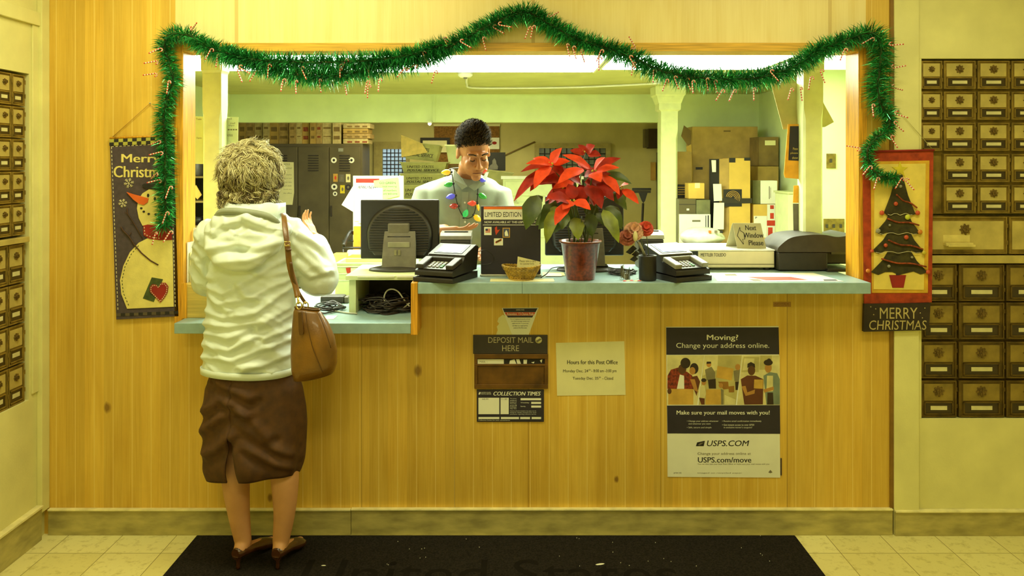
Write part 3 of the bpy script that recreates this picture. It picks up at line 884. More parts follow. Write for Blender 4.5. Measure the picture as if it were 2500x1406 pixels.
# loose papers and cords round the plant
t = thing('paper_stack', 'pale papers and leaflets behind the plant pot, left of it', 'papers', (WX(1350, .1), .1, UZ))
for k, (a, b, c_, d) in enumerate(((1326, 1380, .06, .16), (1332, 1372, .03, .12))):
    obj('sheet', MB().box(WX(a, c_), WX(b, c_), c_, d, UZ + .0004 + .002 * k, UZ + .002 + .002 * k), (M_cpaper, M_paper)[k], t)
for nm, pts, lab in (('plant_cord', ((1320, 678, -.05), (1335, 668, -.04), (1345, 656, 0), (1360, 652, .05), (1376, 652, .1)), 'black cord curving between the basket and the plant pot'),):
    tag(obj(nm, MB().tube(smooth_path([W(*q) for q in pts], 6), .0022, 6), M_black), lab, 'cord')
tangle('cable_bundle', 'black cords bunched behind the plant pot, right side', WX(1480, .1), WX(1560, .1), .04, .2, UZ, 7, .02, .0028, M_cable)
# ------------------------------------------------------------------ hangings on the front wall
M_bnavy = mat('charcoal_banner_cloth', rgb(78, 66, 68), .85, var=.10, scale=50, bump=.15, bscale=300)
M_bcream = mat('cream_applique_cloth', rgb(226, 210, 118), .85, var=.06, scale=20, bump=.1, bscale=200)
M_thread = mat('pale_stitching', rgb(216, 206, 158), .8)
M_twig = mat('brown_twig_thread', rgb(78, 50, 24), .8)
M_carrot = mat('orange_felt', rgb(226, 104, 30), .8)
M_scarf = mat('dark_red_felt', rgb(150, 36, 20), .85, var=.1)
M_gfelt = mat('dark_green_felt', rgb(72, 84, 34), .85, var=.2, scale=60)
def ring_poly(cx, cy, rx, ry, a0, a1, n=26):
    return [(cx + rx * math.cos(math.radians(a0 + (a1 - a0) * k / n)), cy + ry * math.sin(math.radians(a0 + (a1 - a0) * k / n))) for k in range(n + 1)]
def stitches(mb, pts, y, w=.0016, dash=.010, gap=.007, mi=0):
    "row of short stitches along pts (pixels) on the plane y"
    P = [W(a, b, y) for a, b in pts]
    acc, on = 0.0, True
    for a, b in zip(P, P[1:]):
        L_ = (b - a).length
        t0 = 0.0
        while t0 < L_:
            step = min((dash if on else gap) - acc, L_ - t0)
            if on:
                u = (b - a) / L_
                s = Vector((-u.z, 0, u.x)) * w
                p, q = a + u * t0, a + u * (t0 + step)
                mb.add([p - s, q - s, q + s, p + s], [(0, 1, 2, 3)], mi)
            acc += step; t0 += step
            if acc >= (dash if on else gap) - 1e-6: acc, on = 0.0, not on
BY = -.012
t = thing('snowman_banner', 'dark cloth wall banner with a snowman, left of the opening', 'banner', W(350, 778, BY))
def bx(zx): return 260 + zx * .3345
def bz(zy): return 320 + zy * .3343
mb = MB(); ppoly(mb, [(268, 340), (424, 333), (436, 772), (284, 780)], BY, -.003); obj('cloth', mb, M_bnavy, t)
mb = MB()
for rw in range(2):
    for k in range(14):
        a = 267 + 156 * k / 14; b = 267 + 156 * (k + 1) / 14
        u, v = 340 - 7 * k / 14 + rw * 8, 348 - 7 * k / 14 + rw * 8
        ppoly(mb, [(a, u), (b, u - .5), (b, v - .5), (a, v)], BY - .0035, BY - .0002, (k + rw) % 2)
obj('checked_hem', mb, [mat('olive_check', rgb(176, 172, 70), .8), M_ink], t)
mb = MB()
for k in range(14):
    a = 284 + 151 * k / 14
    pbox(mb, a, 765 - 6 * k / 14, a + 10.8, 772 - 6 * k / 14, BY - .0015, BY - .0002, k % 2)
obj('checked_hem', mb, [mat('dim_check', rgb(92, 80, 56), .8), M_ink], t)
mb = MB()
stitches(mb, [(272, 358), (382, 352), (418, 350)], BY - .001); stitches(mb, [(272, 358), (288, 760)], BY - .001); stitches(mb, [(417, 350), (428, 752)], BY - .001)
obj('stitching', mb, M_thread, t)
mb = MB()
plet(mb, 'Merry', 297, 376, 391, 403, BY - .0014, 0, bold=.03)
plet(mb, 'Christmas', 278, 405, 416, 433, BY - .0014, 0, bold=.03)
obj('lettering', mb, M_bcream, t)
# snowman: body, head, hat, nose, scarf, twigs
body = [(bx(a), bz(b)) for a, b in ((480, 795), (395, 795), (300, 782), (235, 815), (170, 885), (122, 985), (98, 1090), (108, 1190), (150, 1297), (490, 1282))]
mb = MB(); ppoly(mb, body, BY - .003, BY - .0002); sn = obj('snowman_body', mb, M_bcream, t)
mb = MB(); stitches(mb, [(bx(a), bz(b)) for a, b in ((235, 835), (180, 900), (135, 990), (113, 1090), (122, 1180), (165, 1280))], BY - .0034, dash=.008); obj('stitching', mb, M_gfelt, sn)
head = ring_poly(bx(335), bz(560), 115 * .3345, 132 * .3343, 60, 300, 30)
head = [(bx(a), bz(b)) for a, b in ((262, 690), (235, 635), (222, 565), (232, 500), (262, 455), (310, 425), (380, 432), (450, 450), (452, 690))]
mb = MB(); ppoly(mb, head, BY - .0042, BY - .0031); hd = obj('snowman_head', mb, M_bcream, t)
mb = MB()
for a, b, s in ((303, 470, 9), (352, 494, 9)): ppoly(mb, ring_poly(bx(a), bz(b), s * .30, s * .5, 0, 345, 12), BY - .0062, BY - .0043)
for a, b in ((253, 563), (271, 588), (307, 605), (358, 608)): ppoly(mb, ring_poly(bx(a), bz(b), 3, 2.6, 0, 345, 10), BY - .0062, BY - .0043)
obj('eyes_and_mouth', mb, M_ink, hd)
mb = MB(); ppoly(mb, [(bx(a), bz(b)) for a, b in ((145, 445), (200, 462), (280, 484), (306, 492), (300, 520), (270, 540), (235, 530), (195, 500))], BY - .0075, BY - .0043); obj('carrot_nose', mb, M_carrot, hd)
mb = MB(); ppoly(mb, [(bx(a), bz(b)) for a, b in ((258, 395), (275, 384), (345, 388), (352, 320), (455, 320), (460, 440), (405, 442), (330, 425), (270, 412))], BY - .006, BY - .0043); obj('top_hat', mb, M_ink, t)
mb = MB(); ppoly(mb, [(bx(a), bz(b)) for a, b in ((268, 690), (300, 682), (470, 705), (478, 795), (390, 797), (310, 785), (270, 760))], BY - .006, BY - .0043); sc_ = obj('scarf', mb, M_scarf, t)
mb = MB(); stitches(mb, [(bx(a), bz(b)) for a, b in ((275, 700), (280, 755), (330, 775), (400, 785))], BY - .0064, dash=.006); obj('stitching', mb, M_thread, sc_)
mb = MB()
for pts, rad in ((((378, 978), (320, 945), (255, 890), (205, 832), (165, 770), (125, 730), (105, 700)), .0028), (((165, 770), (180, 740)), .0016),
                 (((265, 785), (225, 715), (190, 655), (155, 605), (150, 560)), .002), (((160, 612), (135, 590)), .0013), (((205, 680), (175, 668)), .0012)):
    mb.tube([W(bx(a), bz(b), BY - .0045) for a, b in pts], rad, 6)
obj('twig_arm', mb, M_twig, t)
mb = MB()
for (cx_, cy_, s) in ((163, 380, 38), (118, 527, 33)):
    for k in range(6):
        a = PI * k / 3 + .2
        u = Vector((math.cos(a), 0, math.sin(a)))
        o = W(bx(cx_), bz(cy_), BY - .001)
        s2 = s * .3345 / 580
        mb.tube([o, o + u * s2], .0012, 5)
        for f in (.45, .7):
            for sg in (.9, -.9):
                v = Vector((math.cos(a + sg), 0, math.sin(a + sg)))
                mb.tube([o + u * s2 * f, o + u * s2 * f + v * s2 * .32], .0011, 5)
obj('snowflake', mb, M_thread, t)
mb = MB(); ppoly(mb, [(bx(a), bz(b)) for a, b in ((330, 1068), (412, 1082), (345, 1248), (265, 1222))], BY - .0045, BY - .0031); obj('green_patch', mb, M_gfelt, t)
hp = [(bx(a), bz(b)) for a, b in ((392, 1252), (350, 1208), (318, 1175), (315, 1140), (335, 1118), (362, 1122), (378, 1138), (398, 1108), (430, 1108), (450, 1135), (444, 1180), (420, 1220))]
mb = MB(); ppoly(mb, hp, BY - .007, BY - .0046); ht = obj('heart_patch', mb, M_scarf, t)
mb = MB(); stitches(mb, [(385 * .0 + a + (bx(383) - a) * .12, b + (bz(1175) - b) * .12) for a, b in hp + hp[:1]], BY - .0074, dash=.005, gap=.004); obj('stitching', mb, M_thread, ht)
mb = MB(); mb.tube([W(270, 339, -.006), W(366, 252, -.008), W(424, 333, -.006)], .0013, 6); obj('hanging_cord', mb, mat('tan_cord', rgb(196, 150, 66)), t)
mb = MB(); mb.tube([W(268, 337, -.013), W(425, 331, -.013)], .004, 8); obj('hanging_rod', mb, M_trimwood, t)
mb = MB(); mb.ball(W(366, 252, -.008), .004); obj('nail', mb, M_steel, t)

TY = -.02
t = thing('tree_banner', 'red-bordered cloth banner with a Christmas tree, right of the opening', 'banner', W(2194, 737, TY))
def tx(zx): return 2090 + zx * .3271
def tz(zy): return 360 + zy * .3272
M_bred = mat('red_border_cloth', rgb(170, 62, 16), .85, var=.18, scale=30, bump=.15, bscale=260)
M_bgold = mat('gold_ribbon_cloth', rgb(214, 166, 40), .8, var=.1)
M_byel = mat('pale_yellow_cloth', rgb(232, 208, 96), .85, var=.10, scale=10, bump=.1, bscale=240)
M_tree = mat('dark_tree_felt', rgb(62, 56, 16), .9, var=.25, scale=40)
mb = MB(); ppoly(mb, [(2107, 372), (2279, 368), (2275, 738), (2110, 742)], TY, -.0145); obj('cloth', mb, M_bred, t)
mb = MB(); ppoly(mb, [(tx(110), tz(105)), (tx(548), tz(97)), (tx(536), tz(1085)), (tx(118), tz(1085))], TY - .002, TY - .0002); obj('gold_border', mb, M_bgold, t)
mb = MB(); ppoly(mb, [(tx(138), tz(125)), (tx(520), tz(120)), (tx(506), tz(1062)), (tx(132), tz(1058))], TY - .004, TY - .0022); obj('yellow_panel', mb, M_byel, t)
tiers = [((325, 215), (212, 488), (445, 498)), ((322, 470), (150, 632), (480, 640)), ((325, 610), (122, 772), (505, 775)), ((325, 760), (112, 930), (535, 932))]
mb = MB()
for k, (tp, lf, rt) in enumerate(reversed(tiers)):
    tw = (70, 62, 50, 22)[k]
    pts = [(tp[0] - tw, tp[1] - 12), (tp[0] - tw - (tp[0] - tw - lf[0]) * .42, (tp[1] + lf[1]) / 2), lf]
    n = 8
    for i in range(1, n): pts.append((lf[0] + (rt[0] - lf[0]) * i / n, lf[1] + 14 * math.sin(i * 1.9) + 8))
    pts += [rt, (tp[0] + tw + (rt[0] - tp[0] - tw) * .42, (tp[1] + rt[1]) / 2), (tp[0] + tw, tp[1] - 12)]
    ppoly(mb, [(tx(a), tz(b)) for a, b in pts], TY - .006 - .0018 * k, TY - .0042)
tr = obj('tree', mb, M_tree, t)
mb = MB()
for (a, b), (c_, d) in (((300, 350), (455, 450)), ((235, 530), (470, 580)), ((240, 690), (500, 760)), ((190, 830), (525, 890))):
    pts = [(a, b), ((a * 2 + c_) / 3, (b * 2 + d) / 3 + 12), ((a + 2 * c_) / 3, (b + 2 * d) / 3 - 4), (c_, d)]
    mb.tube(smooth_path([W(tx(u), tz(v), TY - .0125) for u, v in pts], 5), .0036, 6)
obj('swag', mb, mat('rust_swag', rgb(150, 66, 20), .9, var=.3, scale=90), tr)
mb = MB()
for tp, lf, rt in tiers[:3]:
    mb.tube(smooth_path([W(tx(lf[0] + 25 + (rt[0] - lf[0] - 50) * i / 8), tz(lf[1] + 10 + 7 * math.sin(i * 1.9)), TY - .0125) for i in range(9)], 3), .0011, 5)
obj('tier_stitching', mb, M_thread, tr)
for a, b, col, s in ((193, 488, 'r', 18), (297, 420, 'r', 16), (460, 488, 'r', 18), (385, 520, 'g', 20), (251, 580, 'w', 9), (165, 622, 'w', 18), (478, 630, 'o', 18), (375, 670, 'r', 17),
                     (221, 730, 'r', 15), (120, 772, 'r', 13), (507, 786, 'y', 16), (417, 820, 'w', 9), (245, 886, 'w', 12), (90, 920, 'o', 16), (538, 930, 'r', 17), (332, 290, 'w', 12)):
    mm = {'r': mat('red_bauble', rgb(196, 78, 40), .4), 'g': mat('lime_bauble', rgb(190, 196, 50), .5), 'w': mat('silver_bauble', rgb(150, 146, 120), .3), 'o': mat('orange_bauble', rgb(214, 130, 40), .4), 'y': mat('gold_bauble', rgb(200, 180, 50), .4)}[col]
    mb = MB(); mb.ball(W(tx(a), tz(b), TY - .013), s * .3271 / 580, .006, s * .3271 / 580, 14, 8); obj('bauble', mb, mm, t)
sp = []
for k in range(10):
    a = PI / 2 + PI * k / 5; rd = (62, 25)[k % 2]
    sp.append((tx(328 + rd * math.cos(a)), tz(165 - rd * math.sin(a))))
mb = MB(); ppoly(mb, sp, TY - .0065, TY - .0042); obj('star', mb, mat('yellow_star', rgb(214, 196, 40), .6), t)
mb = MB(); ppoly(mb, [(tx(248), tz(952)), (tx(374), tz(952)), (tx(355), tz(1046)), (tx(272), tz(1046))], TY - .0062, TY - .0042); obj('tree_pot', mb, M_scarf, t)
mb = MB(); pbox(mb, tx(300), tz(938), tx(325), tz(953), TY - .0068, TY - .0042); obj('tree_trunk', mb, M_ink, t)
mb = MB(); mb.tube([W(2108, 371, TY - .002), W(2194, 270, -.02), W(2278, 366, TY - .002)], .0012, 6); obj('hanging_cord', mb, mat('pale_cord', rgb(206, 200, 130)), t)
mb = MB(); mb.tube([W(2105, 370, TY - .004), W(2281, 366, TY - .004)], .004, 8); obj('hanging_rod', mb, M_scarf, t)
mb = MB(); mb.ball(W(2194, 270, -.02), .004, .006, .004); obj('nail', mb, M_steel, t)
t = thing('greeting_board', 'small dark board reading MERRY CHRISTMAS, hanging under the tree banner', 'sign', W(2190, 808, -.02))
mb = MB(); ppoly(mb, [(2110, 742), (2272, 740), (2268, 806), (2108, 810)], -.030, -.0145); obj('board', mb, mat('dark_painted_board', rgb(48, 36, 16), .7, var=.2, scale=20), t, bev=.003)
mb = MB()
plet(mb, 'MERRY', 2148, 751, 2240, 778, -.0306, 0)
obj('lettering', mb, mat('chalk_lettering', rgb(190, 174, 110), .8), t)
mb = MB(); plet(mb, 'CHRISTMAS', 2122, 782, 2262, 805, -.0306, 0, shear=.1)
for a, b in ((2126, 749), (2133, 768), (2247, 764), (2258, 752), (2138, 754), (2252, 776)): mb.ball(W(a, b, -.0306), .0025, .0008, .0025, 8, 5)
obj('lettering', mb, mat('chalk_lettering', rgb(190, 174, 110), .8), t)

# ------------------------------------------------------------------ tinsel garland with candy canes
GP = [(398, 556, -.03), (404, 530, -.045), (404, 480, -.05), (402, 430, -.05), (405, 380, -.05), (402, 330, -.05), (400, 285, -.05), (408, 240, -.05), (422, 200, -.05), (414, 155, -.05), (402, 118, -.05), (412, 88, -.05),
      (445, 82, -.05), (480, 98, -.05), (520, 122, -.06), (580, 142, -.06), (640, 160, -.06), (720, 180, -.06), (800, 186, -.06), (880, 174, -.06), (960, 158, -.06), (1040, 142, -.06), (1100, 112, -.06), (1160, 80, -.06), (1220, 50, -.06),
      (1285, 30, -.06), (1340, 58, -.06), (1400, 92, -.06), (1470, 115, -.06), (1540, 138, -.06), (1610, 172, -.06), (1700, 190, -.06), (1790, 194, -.06), (1870, 186, -.06), (1940, 162, -.06), (2000, 122, -.06), (2060, 100, -.06), (2120, 80, -.06),
      (2148, 100, -.06), (2150, 150, -.06), (2144, 210, -.06), (2150, 255, -.06), (2172, 285, -.06), (2166, 318, -.06), (2138, 338, -.06), (2118, 368, -.06), (2126, 405, -.06), (2152, 432, -.06), (2192, 434, -.055)]
G2 = [(545, 128, -.075), (620, 146, -.08), (720, 152, -.08), (820, 152, -.08), (920, 146, -.08), (1010, 132, -.08), (1080, 110, -.075)]
gw = {i: .044 for i in range(len(GP))}
for i in range(14, 36): gw[i] = .050
for i in range(37, 42): gw[i] = .056
for i in range(42, 49): gw[i] = .033
t = thing('tinsel_garland', 'green tinsel garland with candy canes draped over the opening', 'garland', W(1285, 30, -.06))
TRI = [mat('green_tinsel_foil', rgb(40, 142, 62), .28, .5, var=.2), mat('bright_green_foil', rgb(90, 220, 130), .2, .7, var=.1), mat('deep_green_foil', rgb(30, 92, 34), .4, .3, var=.2)]
gr = random.Random(21)
mb = MB()
core = MB()
canes = []
for path, width in ((GP, None), (G2, .046)):
    P3 = [W(*q) for q in path]
    pts = smooth_path(P3, 24)
    core.tube(pts[::4], .006, 6)
    for i in range(len(pts) - 1):
        a, b = pts[i], pts[i + 1]
        tdir = (b - a)
        seg = tdir.length
        tdir.normalize()
        u = tdir.orthogonal().normalized(); v = tdir.cross(u)
        wd = width or (gw[min(i // 24, len(GP) - 1)] * (1 - (i % 24) / 24) + gw[min(i // 24 + 1, len(GP) - 1)] * (i % 24) / 24)
        n = max(1, int(seg * (5600 if 13 <= i // 24 < 36 or width else 3800) + gr.random()))
        for k in range(n):
            p = a.lerp(b, gr.random())
            an = gr.uniform(0, 2 * PI)
            rd = (u * math.cos(an) + v * math.sin(an) + tdir * gr.uniform(-.5, .5)).normalized()
            ln = wd * gr.uniform(.75, 1.45)
            sd = rd.cross(Vector((gr.uniform(-1, 1), gr.uniform(-1, 1), gr.uniform(-1, 1)))).normalized() * gr.uniform(.0010, .0021)
            bend = Vector((gr.uniform(-.2, .2), gr.uniform(-.2, .2), -.22)) * ln * .5
            q1, q2 = p + rd * ln * .55, p + rd * ln + bend
            mi = gr.choices((0, 1, 2), (.44, .38, .18))[0]
            mb.add([p - sd * .6, p + sd * .6, q1 + sd, q1 - sd, q2], [(0, 1, 2, 3), (3, 2, 4)], mi)
core_o = obj('garland_cord', core, M_gfelt, t)
obj('tinsel', mb, TRI, t, kind='stuff')
# one candy cane, then copies
M_crd = mat('candy_red', rgb(206, 60, 40), .3); M_cwh = mat('candy_white', rgb(240, 232, 206), .3)
cp = [Vector((0, 0, -.050 + .06 * k / 9)) for k in range(10)] + [Vector((.0075 - .0075 * math.cos(PI * k / 7), 0, .010 + .0075 * math.sin(PI * k / 7))) for k in range(1, 8)] + [Vector((.015, 0, .004))]
mb = MB()
cpts = smooth_path(cp, 3)
for i in range(0, len(cpts) - 1):
    mb.tube([cpts[i], cpts[i + 1]], .0032, 8, mi=(i // 3) % 2, caps=i in (0, len(cpts) - 2))
cane_me = raw_mesh('candy_cane', mb, Vector((0, 0, 0)))
cane_me.materials.append(M_crd); cane_me.materials.append(M_cwh)
CN = [(386, 120, 60), (376, 150, 75), (374, 180, 80), (410, 205, 10), (470, 70, -120), (385, 345, 70), (388, 372, 75), (380, 425, 60), (384, 440, 75), (412, 462, 15), (404, 524, 20), (378, 574, 12), (412, 570, 30),
      (512, 125, 25), (530, 140, 10), (590, 168, -60), (582, 178, -20), (622, 178, 30), (655, 165, 5), (690, 200, 10), (720, 168, -30), (738, 172, -25), (722, 205, -8), (780, 202, -5), (830, 165, 0), (842, 150, 20), (842, 208, -10), (898, 215, 5), (895, 205, 12), (900, 165, 0), (925, 200, 0),
      (985, 170, 40), (1010, 160, 60), (1060, 180, 12), (1035, 135, -30), (1090, 100, -70), (1130, 105, -60), (1180, 100, -20), (1210, 70, -60), (1225, 62, -80), (1290, 72, 20), (1345, 40, -120), (1385, 115, -10), (1400, 122, -20), (1420, 130, -30), (1465, 128, 20), (1462, 148, 0), (1548, 110, 150), (1540, 145, -30), (1545, 160, 5), (1595, 178, 0), (1625, 200, 25), (1648, 195, -20), (1678, 200, -25), (1690, 205, -10), (1725, 200, -20), (1745, 205, -15), (1760, 225, 30), (1790, 225, 20), (1840, 222, 5), (1885, 180, -40), (1930, 222, 20), (1955, 222, -15),
      (2005, 180, -20), (1978, 195, 10), (2130, 262, 0), (2180, 110, -90), (2186, 165, -100), (2184, 215, -80), (2192, 280, -70), (2188, 305, -50), (2178, 340, -30), (2092, 360, 100), (2120, 410, 40), (2140, 440, 20), (2198, 440, 30), (2215, 445, -40), (2125, 95, 60), (2060, 125, 20), (1300, 70, 15)]
for k, (a, b, ang) in enumerate(CN):
    o = bpy.data.objects.new('candy_cane', cane_me)
    C.objects.link(o)
    o.parent = t
    o.location = W(a, b, -.105 + .012 * (k % 3)) - wloc(t)
    o.scale = (.82, .82, .82)
    o.rotation_euler = (gr.uniform(-.25, .25), math.radians(ang), gr.uniform(-.7, .7))
# ------------------------------------------------------------------ notices and the mail slot below the counter
t = thing('deposit_sign', 'dark plate engraved DEPOSIT MAIL HERE above the mail slot', 'sign', W(1246, 863, -.006))
mb = MB(); pbox(mb, 1155, 818, 1337, 864, -.007, -.0005); obj('plate', mb, mat('dark_engraved_plate', rgb(52, 44, 42), .5, var=.1), t, bev=.0015)
mb = MB(); plet(mb, 'DEPOSIT MAIL', 1192, 823, 1302, 837, -.0075, 0); plet(mb, 'HERE', 1226, 843, 1267, 857, -.0075, 0); obj('lettering', mb, mat('silver_engraving', rgb(186, 176, 140), .5), t)
mb = MB(); mb.M = Matrix.Translation(W(1315, 830, -.0072)) @ Matrix.Rotation(PI / 2, 4, 'X'); mb.lathe([(.0005, 0), (.014, 0), (.014, .001), (.0005, .001)], seg=28, mi=0); st = obj('round_sticker', mb, M_cpaper, t)
mb = MB(); ppoly(mb, [(1308, 832), (1318, 826), (1323, 828), (1312, 836)], -.0088, -.0083); obj('sticker_mark', mb, M_inkgrey, st)
t = thing('mail_slot', 'brown metal mail slot set in the boards under the DEPOSIT MAIL plate', 'mail slot', W(1247, 948, -.004))
M_brz = mat('brown_bronze', rgb(112, 76, 24), .45, .35, var=.25, scale=14)
mb = MB()
pbox(mb, 1158, 864.5, 1338, 876, -.010, -.0005); pbox(mb, 1158, 889, 1338, 894, -.010, -.0005); pbox(mb, 1158, 876, 1165, 889, -.010, -.0005); pbox(mb, 1330, 876, 1338, 889, -.010, -.0005)
pbox(mb, 1158, 938, 1338, 949, -.010, -.0005); pbox(mb, 1158, 894, 1166, 938, -.010, -.0005); pbox(mb, 1329, 894, 1338, 938, -.010, -.0005)
obj('frame', mb, M_brz, t, bev=.0015)
mb = MB(); pbox(mb, 1166, 894, 1329, 938, -.005, -.0005); obj('flap', mb, M_brz, t, bev=.002)
mb = MB(); pbox(mb, 1165, 876, 1330, 889, -.0015, -.0004); obj('slot_opening', mb, M_ink, t)
mb = MB()
for a, b in ((1166, 1230),): pbox(mb, a, 877, b, 888.5, -.004, -.0016)
for q in ([(1243, 889), (1245, 880), (1256, 877), (1261, 889)], [(1263, 889), (1260, 877), (1268, 877), (1272, 889)], [(1278, 889), (1278, 878), (1287, 878), (1286, 889)], [(1318, 880), (1324, 877), (1322, 886)], [(1297, 885), (1305, 883), (1303, 887)]): ppoly(mb, q, -.004, -.0016)
env = obj('envelope_edge', mb, M_paper, t)
mb = MB(); plet(mb, 'MAIL -', 1171, 881, 1190, 885, -.0045, 0); obj('lettering', mb, M_inkgrey, env)
t = thing('attention_sticker', 'tapered notice headed Attention: 13-Ounce Rule, above the DEPOSIT MAIL plate', 'sticker', W(1270, 817, -.002))
mb = MB(); ppoly(mb, [(1225, 752), (1315, 751), (1291, 817), (1250, 817)], -.0022, -.001); obj('sheet', mb, M_paper, t)
mb = MB()
ppoly(mb, [(1227.5, 753), (1312.5, 752.5), (1307.5, 762), (1231, 762)], -.0027, -.0023, 1); ppoly(mb, [(1232, 762.5), (1307, 762.5), (1303, 770), (1236, 770)], -.0027, -.0023, 0); ppoly(mb, [(1237, 770.5), (1302, 770.5), (1299.5, 775), (1240, 775)], -.0027, -.0023, 1)
obj('header_band', mb, [M_red, M_navy], t)
mb = MB()
plet(mb, 'Attention: 13-Ounce Rule', 1237, 763.5, 1303, 769, -.0031, 0, bold=.02); plet(mb, 'UNITED STATES', 1260, 755, 1280, 758, -.0031, 0)
for k, s in enumerate(('Due to heightened security, all mail', 'that bears postage stamps and', 'weighs more than 13 ounces must', 'be taken to a retail service', 'counter at a Post Office location')):
    hw = 24 - 1.9 * k
    plet(mb, s, 1270 - hw, 777.5 + 5.2 * k, 1270 + hw, 781 + 5.2 * k, -.0026, 1)
obj('lettering', mb, [M_paper, M_ink], t)
pp = [(1211, 817), (1215, 806), (1213, 797), (1219, 790), (1214, 785), (1217, 776), (1228, 768), (1236, 775), (1250, 817)]
mb = MB(); ppoly(mb, pp, -.0012, -.0004); tag(obj('torn_label', mb, M_cpaper), 'torn remains of an old label left of the tapered notice', 'label')
t = thing('collection_times_sign', 'black and white COLLECTION TIMES plate under the mail slot', 'sign', W(1245, 1030, -.004))
mb = MB(); pbox(mb, 1164, 951, 1328, 1030, -.005, -.0005); obj('plate', mb, M_navy, t, bev=.002)
mb = MB()
for a in ((1168, 971, 1219, 1011), (1222, 971, 1242, 1011), (1271, 972, 1321, 977), (1297, 981, 1321, 986), (1297, 990, 1321, 995), (1168, 1018, 1219, 1023), (1223, 1018, 1267, 1023), (1270, 1018, 1294, 1023), (1298, 1018, 1321, 1023)): pbox(mb, *a, -.0055, -.0051)
obj('white_panel', mb, M_paper, t, kind='stuff')
mb = MB()
plet(mb, 'COLLECTION TIMES', 1205, 956, 1320, 965.5, -.0056, 0, bold=.03, shear=.25)
plet(mb, 'UNITED STATES', 1175, 957, 1198, 959.5, -.0056, 0); plet(mb, 'POSTAL SERVICE', 1175, 960.5, 1199, 963, -.0056, 0)
ppoly(mb, [(1168, 963), (1170, 957), (1174, 957.5), (1172, 963)], -.0056, -.0052, 0)
for k, s in enumerate(('The pickup', 'schedule and', 'location of', 'Saturday', 'and', 'holidays', 'may vary')): plet(mb, s, 1245, 972 + 4.1 * k, 1261, 974.8 + 4.1 * k, -.0056, 0)
for k, s in enumerate(('National collection locations may apply, see the', 'listing for details. Contact your local', 'postmaster regarding collection service')): plet(mb, s, 1245, 1002 + 4 * k, 1309, 1004.8 + 4 * k, -.0056, 0)
plet(mb, 'Weekday', 1271, 981.5, 1292, 985, -.0056, 0); plet(mb, 'Saturday', 1271, 990.5, 1283, 994, -.0056, 0)
plet(mb, 'Collection boxes for your convenience', 1168, 1024.5, 1245, 1027.5, -.0056, 0)
obj('lettering', mb, M_paper, t)
mb = MB(); plet(mb, '4:45 PM', 1177, 972.5, 1192, 976, -.0058, 0); plet(mb, '11:30', 1224, 972.5, 1238, 976, -.0058, 0); obj('time_lettering', mb, M_ink, t)
t = thing('hours_notice', 'cream paper notice of Hours for this Post Office, right of the mail slot', 'notice', W(1443, 965, -.002))
mb = MB(); ppoly(mb, [(1357, 837), (1524, 833), (1527.5, 964), (1360, 966)], -.0016, -.0004); obj('sheet', mb, M_cpaper, t)
mb = MB()
plet(mb, 'Hours for this Post Office', 1385, 879, 1508, 889, -.002, 0, bold=.018)
obj('heading', mb, M_ink, t)
mb = MB()
plet(mb, 'Monday Dec. 24', 1375, 902, 1436, 911, -.002, 0, bold=.008); plet(mb, 'th', 1437, 900.5, 1442, 904.5, -.002, 0); plet(mb, '- 8:00 am -3:00 pm', 1444, 901.5, 1505, 911, -.002, 0, bold=.008)
obj('lettering', mb, M_ink, t)
mb = MB()
plet(mb, 'Tuesday Dec. 25', 1398, 920, 1461, 928.5, -.002, 0, bold=.008); plet(mb, 'th', 1462, 918.5, 1467, 922.5, -.002, 0); plet(mb, '- Closed', 1471, 919.5, 1497, 927, -.002, 0, bold=.008)
obj('lettering', mb, M_ink, t)

# the moving poster
t = thing('moving_poster', 'tall poster headed Moving? Change your address online, at the right below the counter', 'poster', W(1766, 1165, -.003))
y = -.0024
mb = MB(); ppoly(mb, [(1626, 798), (1901, 796), (1905, 1166), (1630, 1164)], y, -.0005); obj('sheet', mb, M_paper, t)
mb = MB(); ppoly(mb, [(1626.5, 799.5), (1901, 799), (1902.5, 865), (1627, 866)], y - .0006, y - .0001); ppoly(mb, [(1628.5, 990), (1904, 989), (1905, 1059), (1629.5, 1058)], y - .0006, y - .0001); obj('dark_band', mb, M_navy, t)
mb = MB()
plet(mb, 'Moving?', 1726, 817, 1802, 834, y - .001, 0, bold=.02); plet(mb, 'Change your address online.', 1651, 837, 1878, 853, y - .001, 0)
obj('headline', mb, M_paper, t)
mb = MB()
plet(mb, 'Make sure your mail moves with you!', 1652, 1002, 1879, 1015, y - .001, 0, bold=.018)
for s, a, b, c_ in (('\u2022 Change your address whenever', 1677, 1026, 1754), ('and wherever you want', 1681, 1032.5, 1735), ('\u2022 Safe, secure and simple', 1677, 1041.5, 1737), ('\u2022 Receive email confirmation immediately', 1763, 1026, 1859), ('\u2022 Get instant access to over $750', 1763, 1035, 1841), ('in exclusive mover\u2019s coupons!', 1767, 1041.5, 1836)):
    plet(mb, s, a, b, c_, b + 4.8, y - .001, 0)
obj('slogan', mb, M_paper, t)
mb = MB()
plet(mb, 'USPS.COM', 1726, 1075, 1829, 1089, y - .0005, 0, bold=.01, shear=.2)
ppoly(mb, [(1699, 1089), (1702, 1080), (1721, 1076), (1718, 1089)], y - .0006, y - .0001, 0)
obj('logo', mb, M_ink, t)
mb = MB()
plet(mb, 'USPS.com/move', 1704, 1116, 1834, 1129, y - .0005, 0, bold=.015)
plet(mb, 'Change your address online at', 1703, 1104, 1833, 1112, y - .0005, 1); plet(mb, 'You can also visit your local Post Office, or make sure your mail moves with you', 1703, 1131, 1878, 1135.5, y - .0005, 1)
obj('web_address', mb, [M_ink, M_inkgrey], t)
mb = MB()
plet(mb, 'imaged on recycled paper', 1703, 1153, 1812, 1156.5, y - .0005, 1)
obj('small_print', mb, [M_ink, M_inkgrey], t)
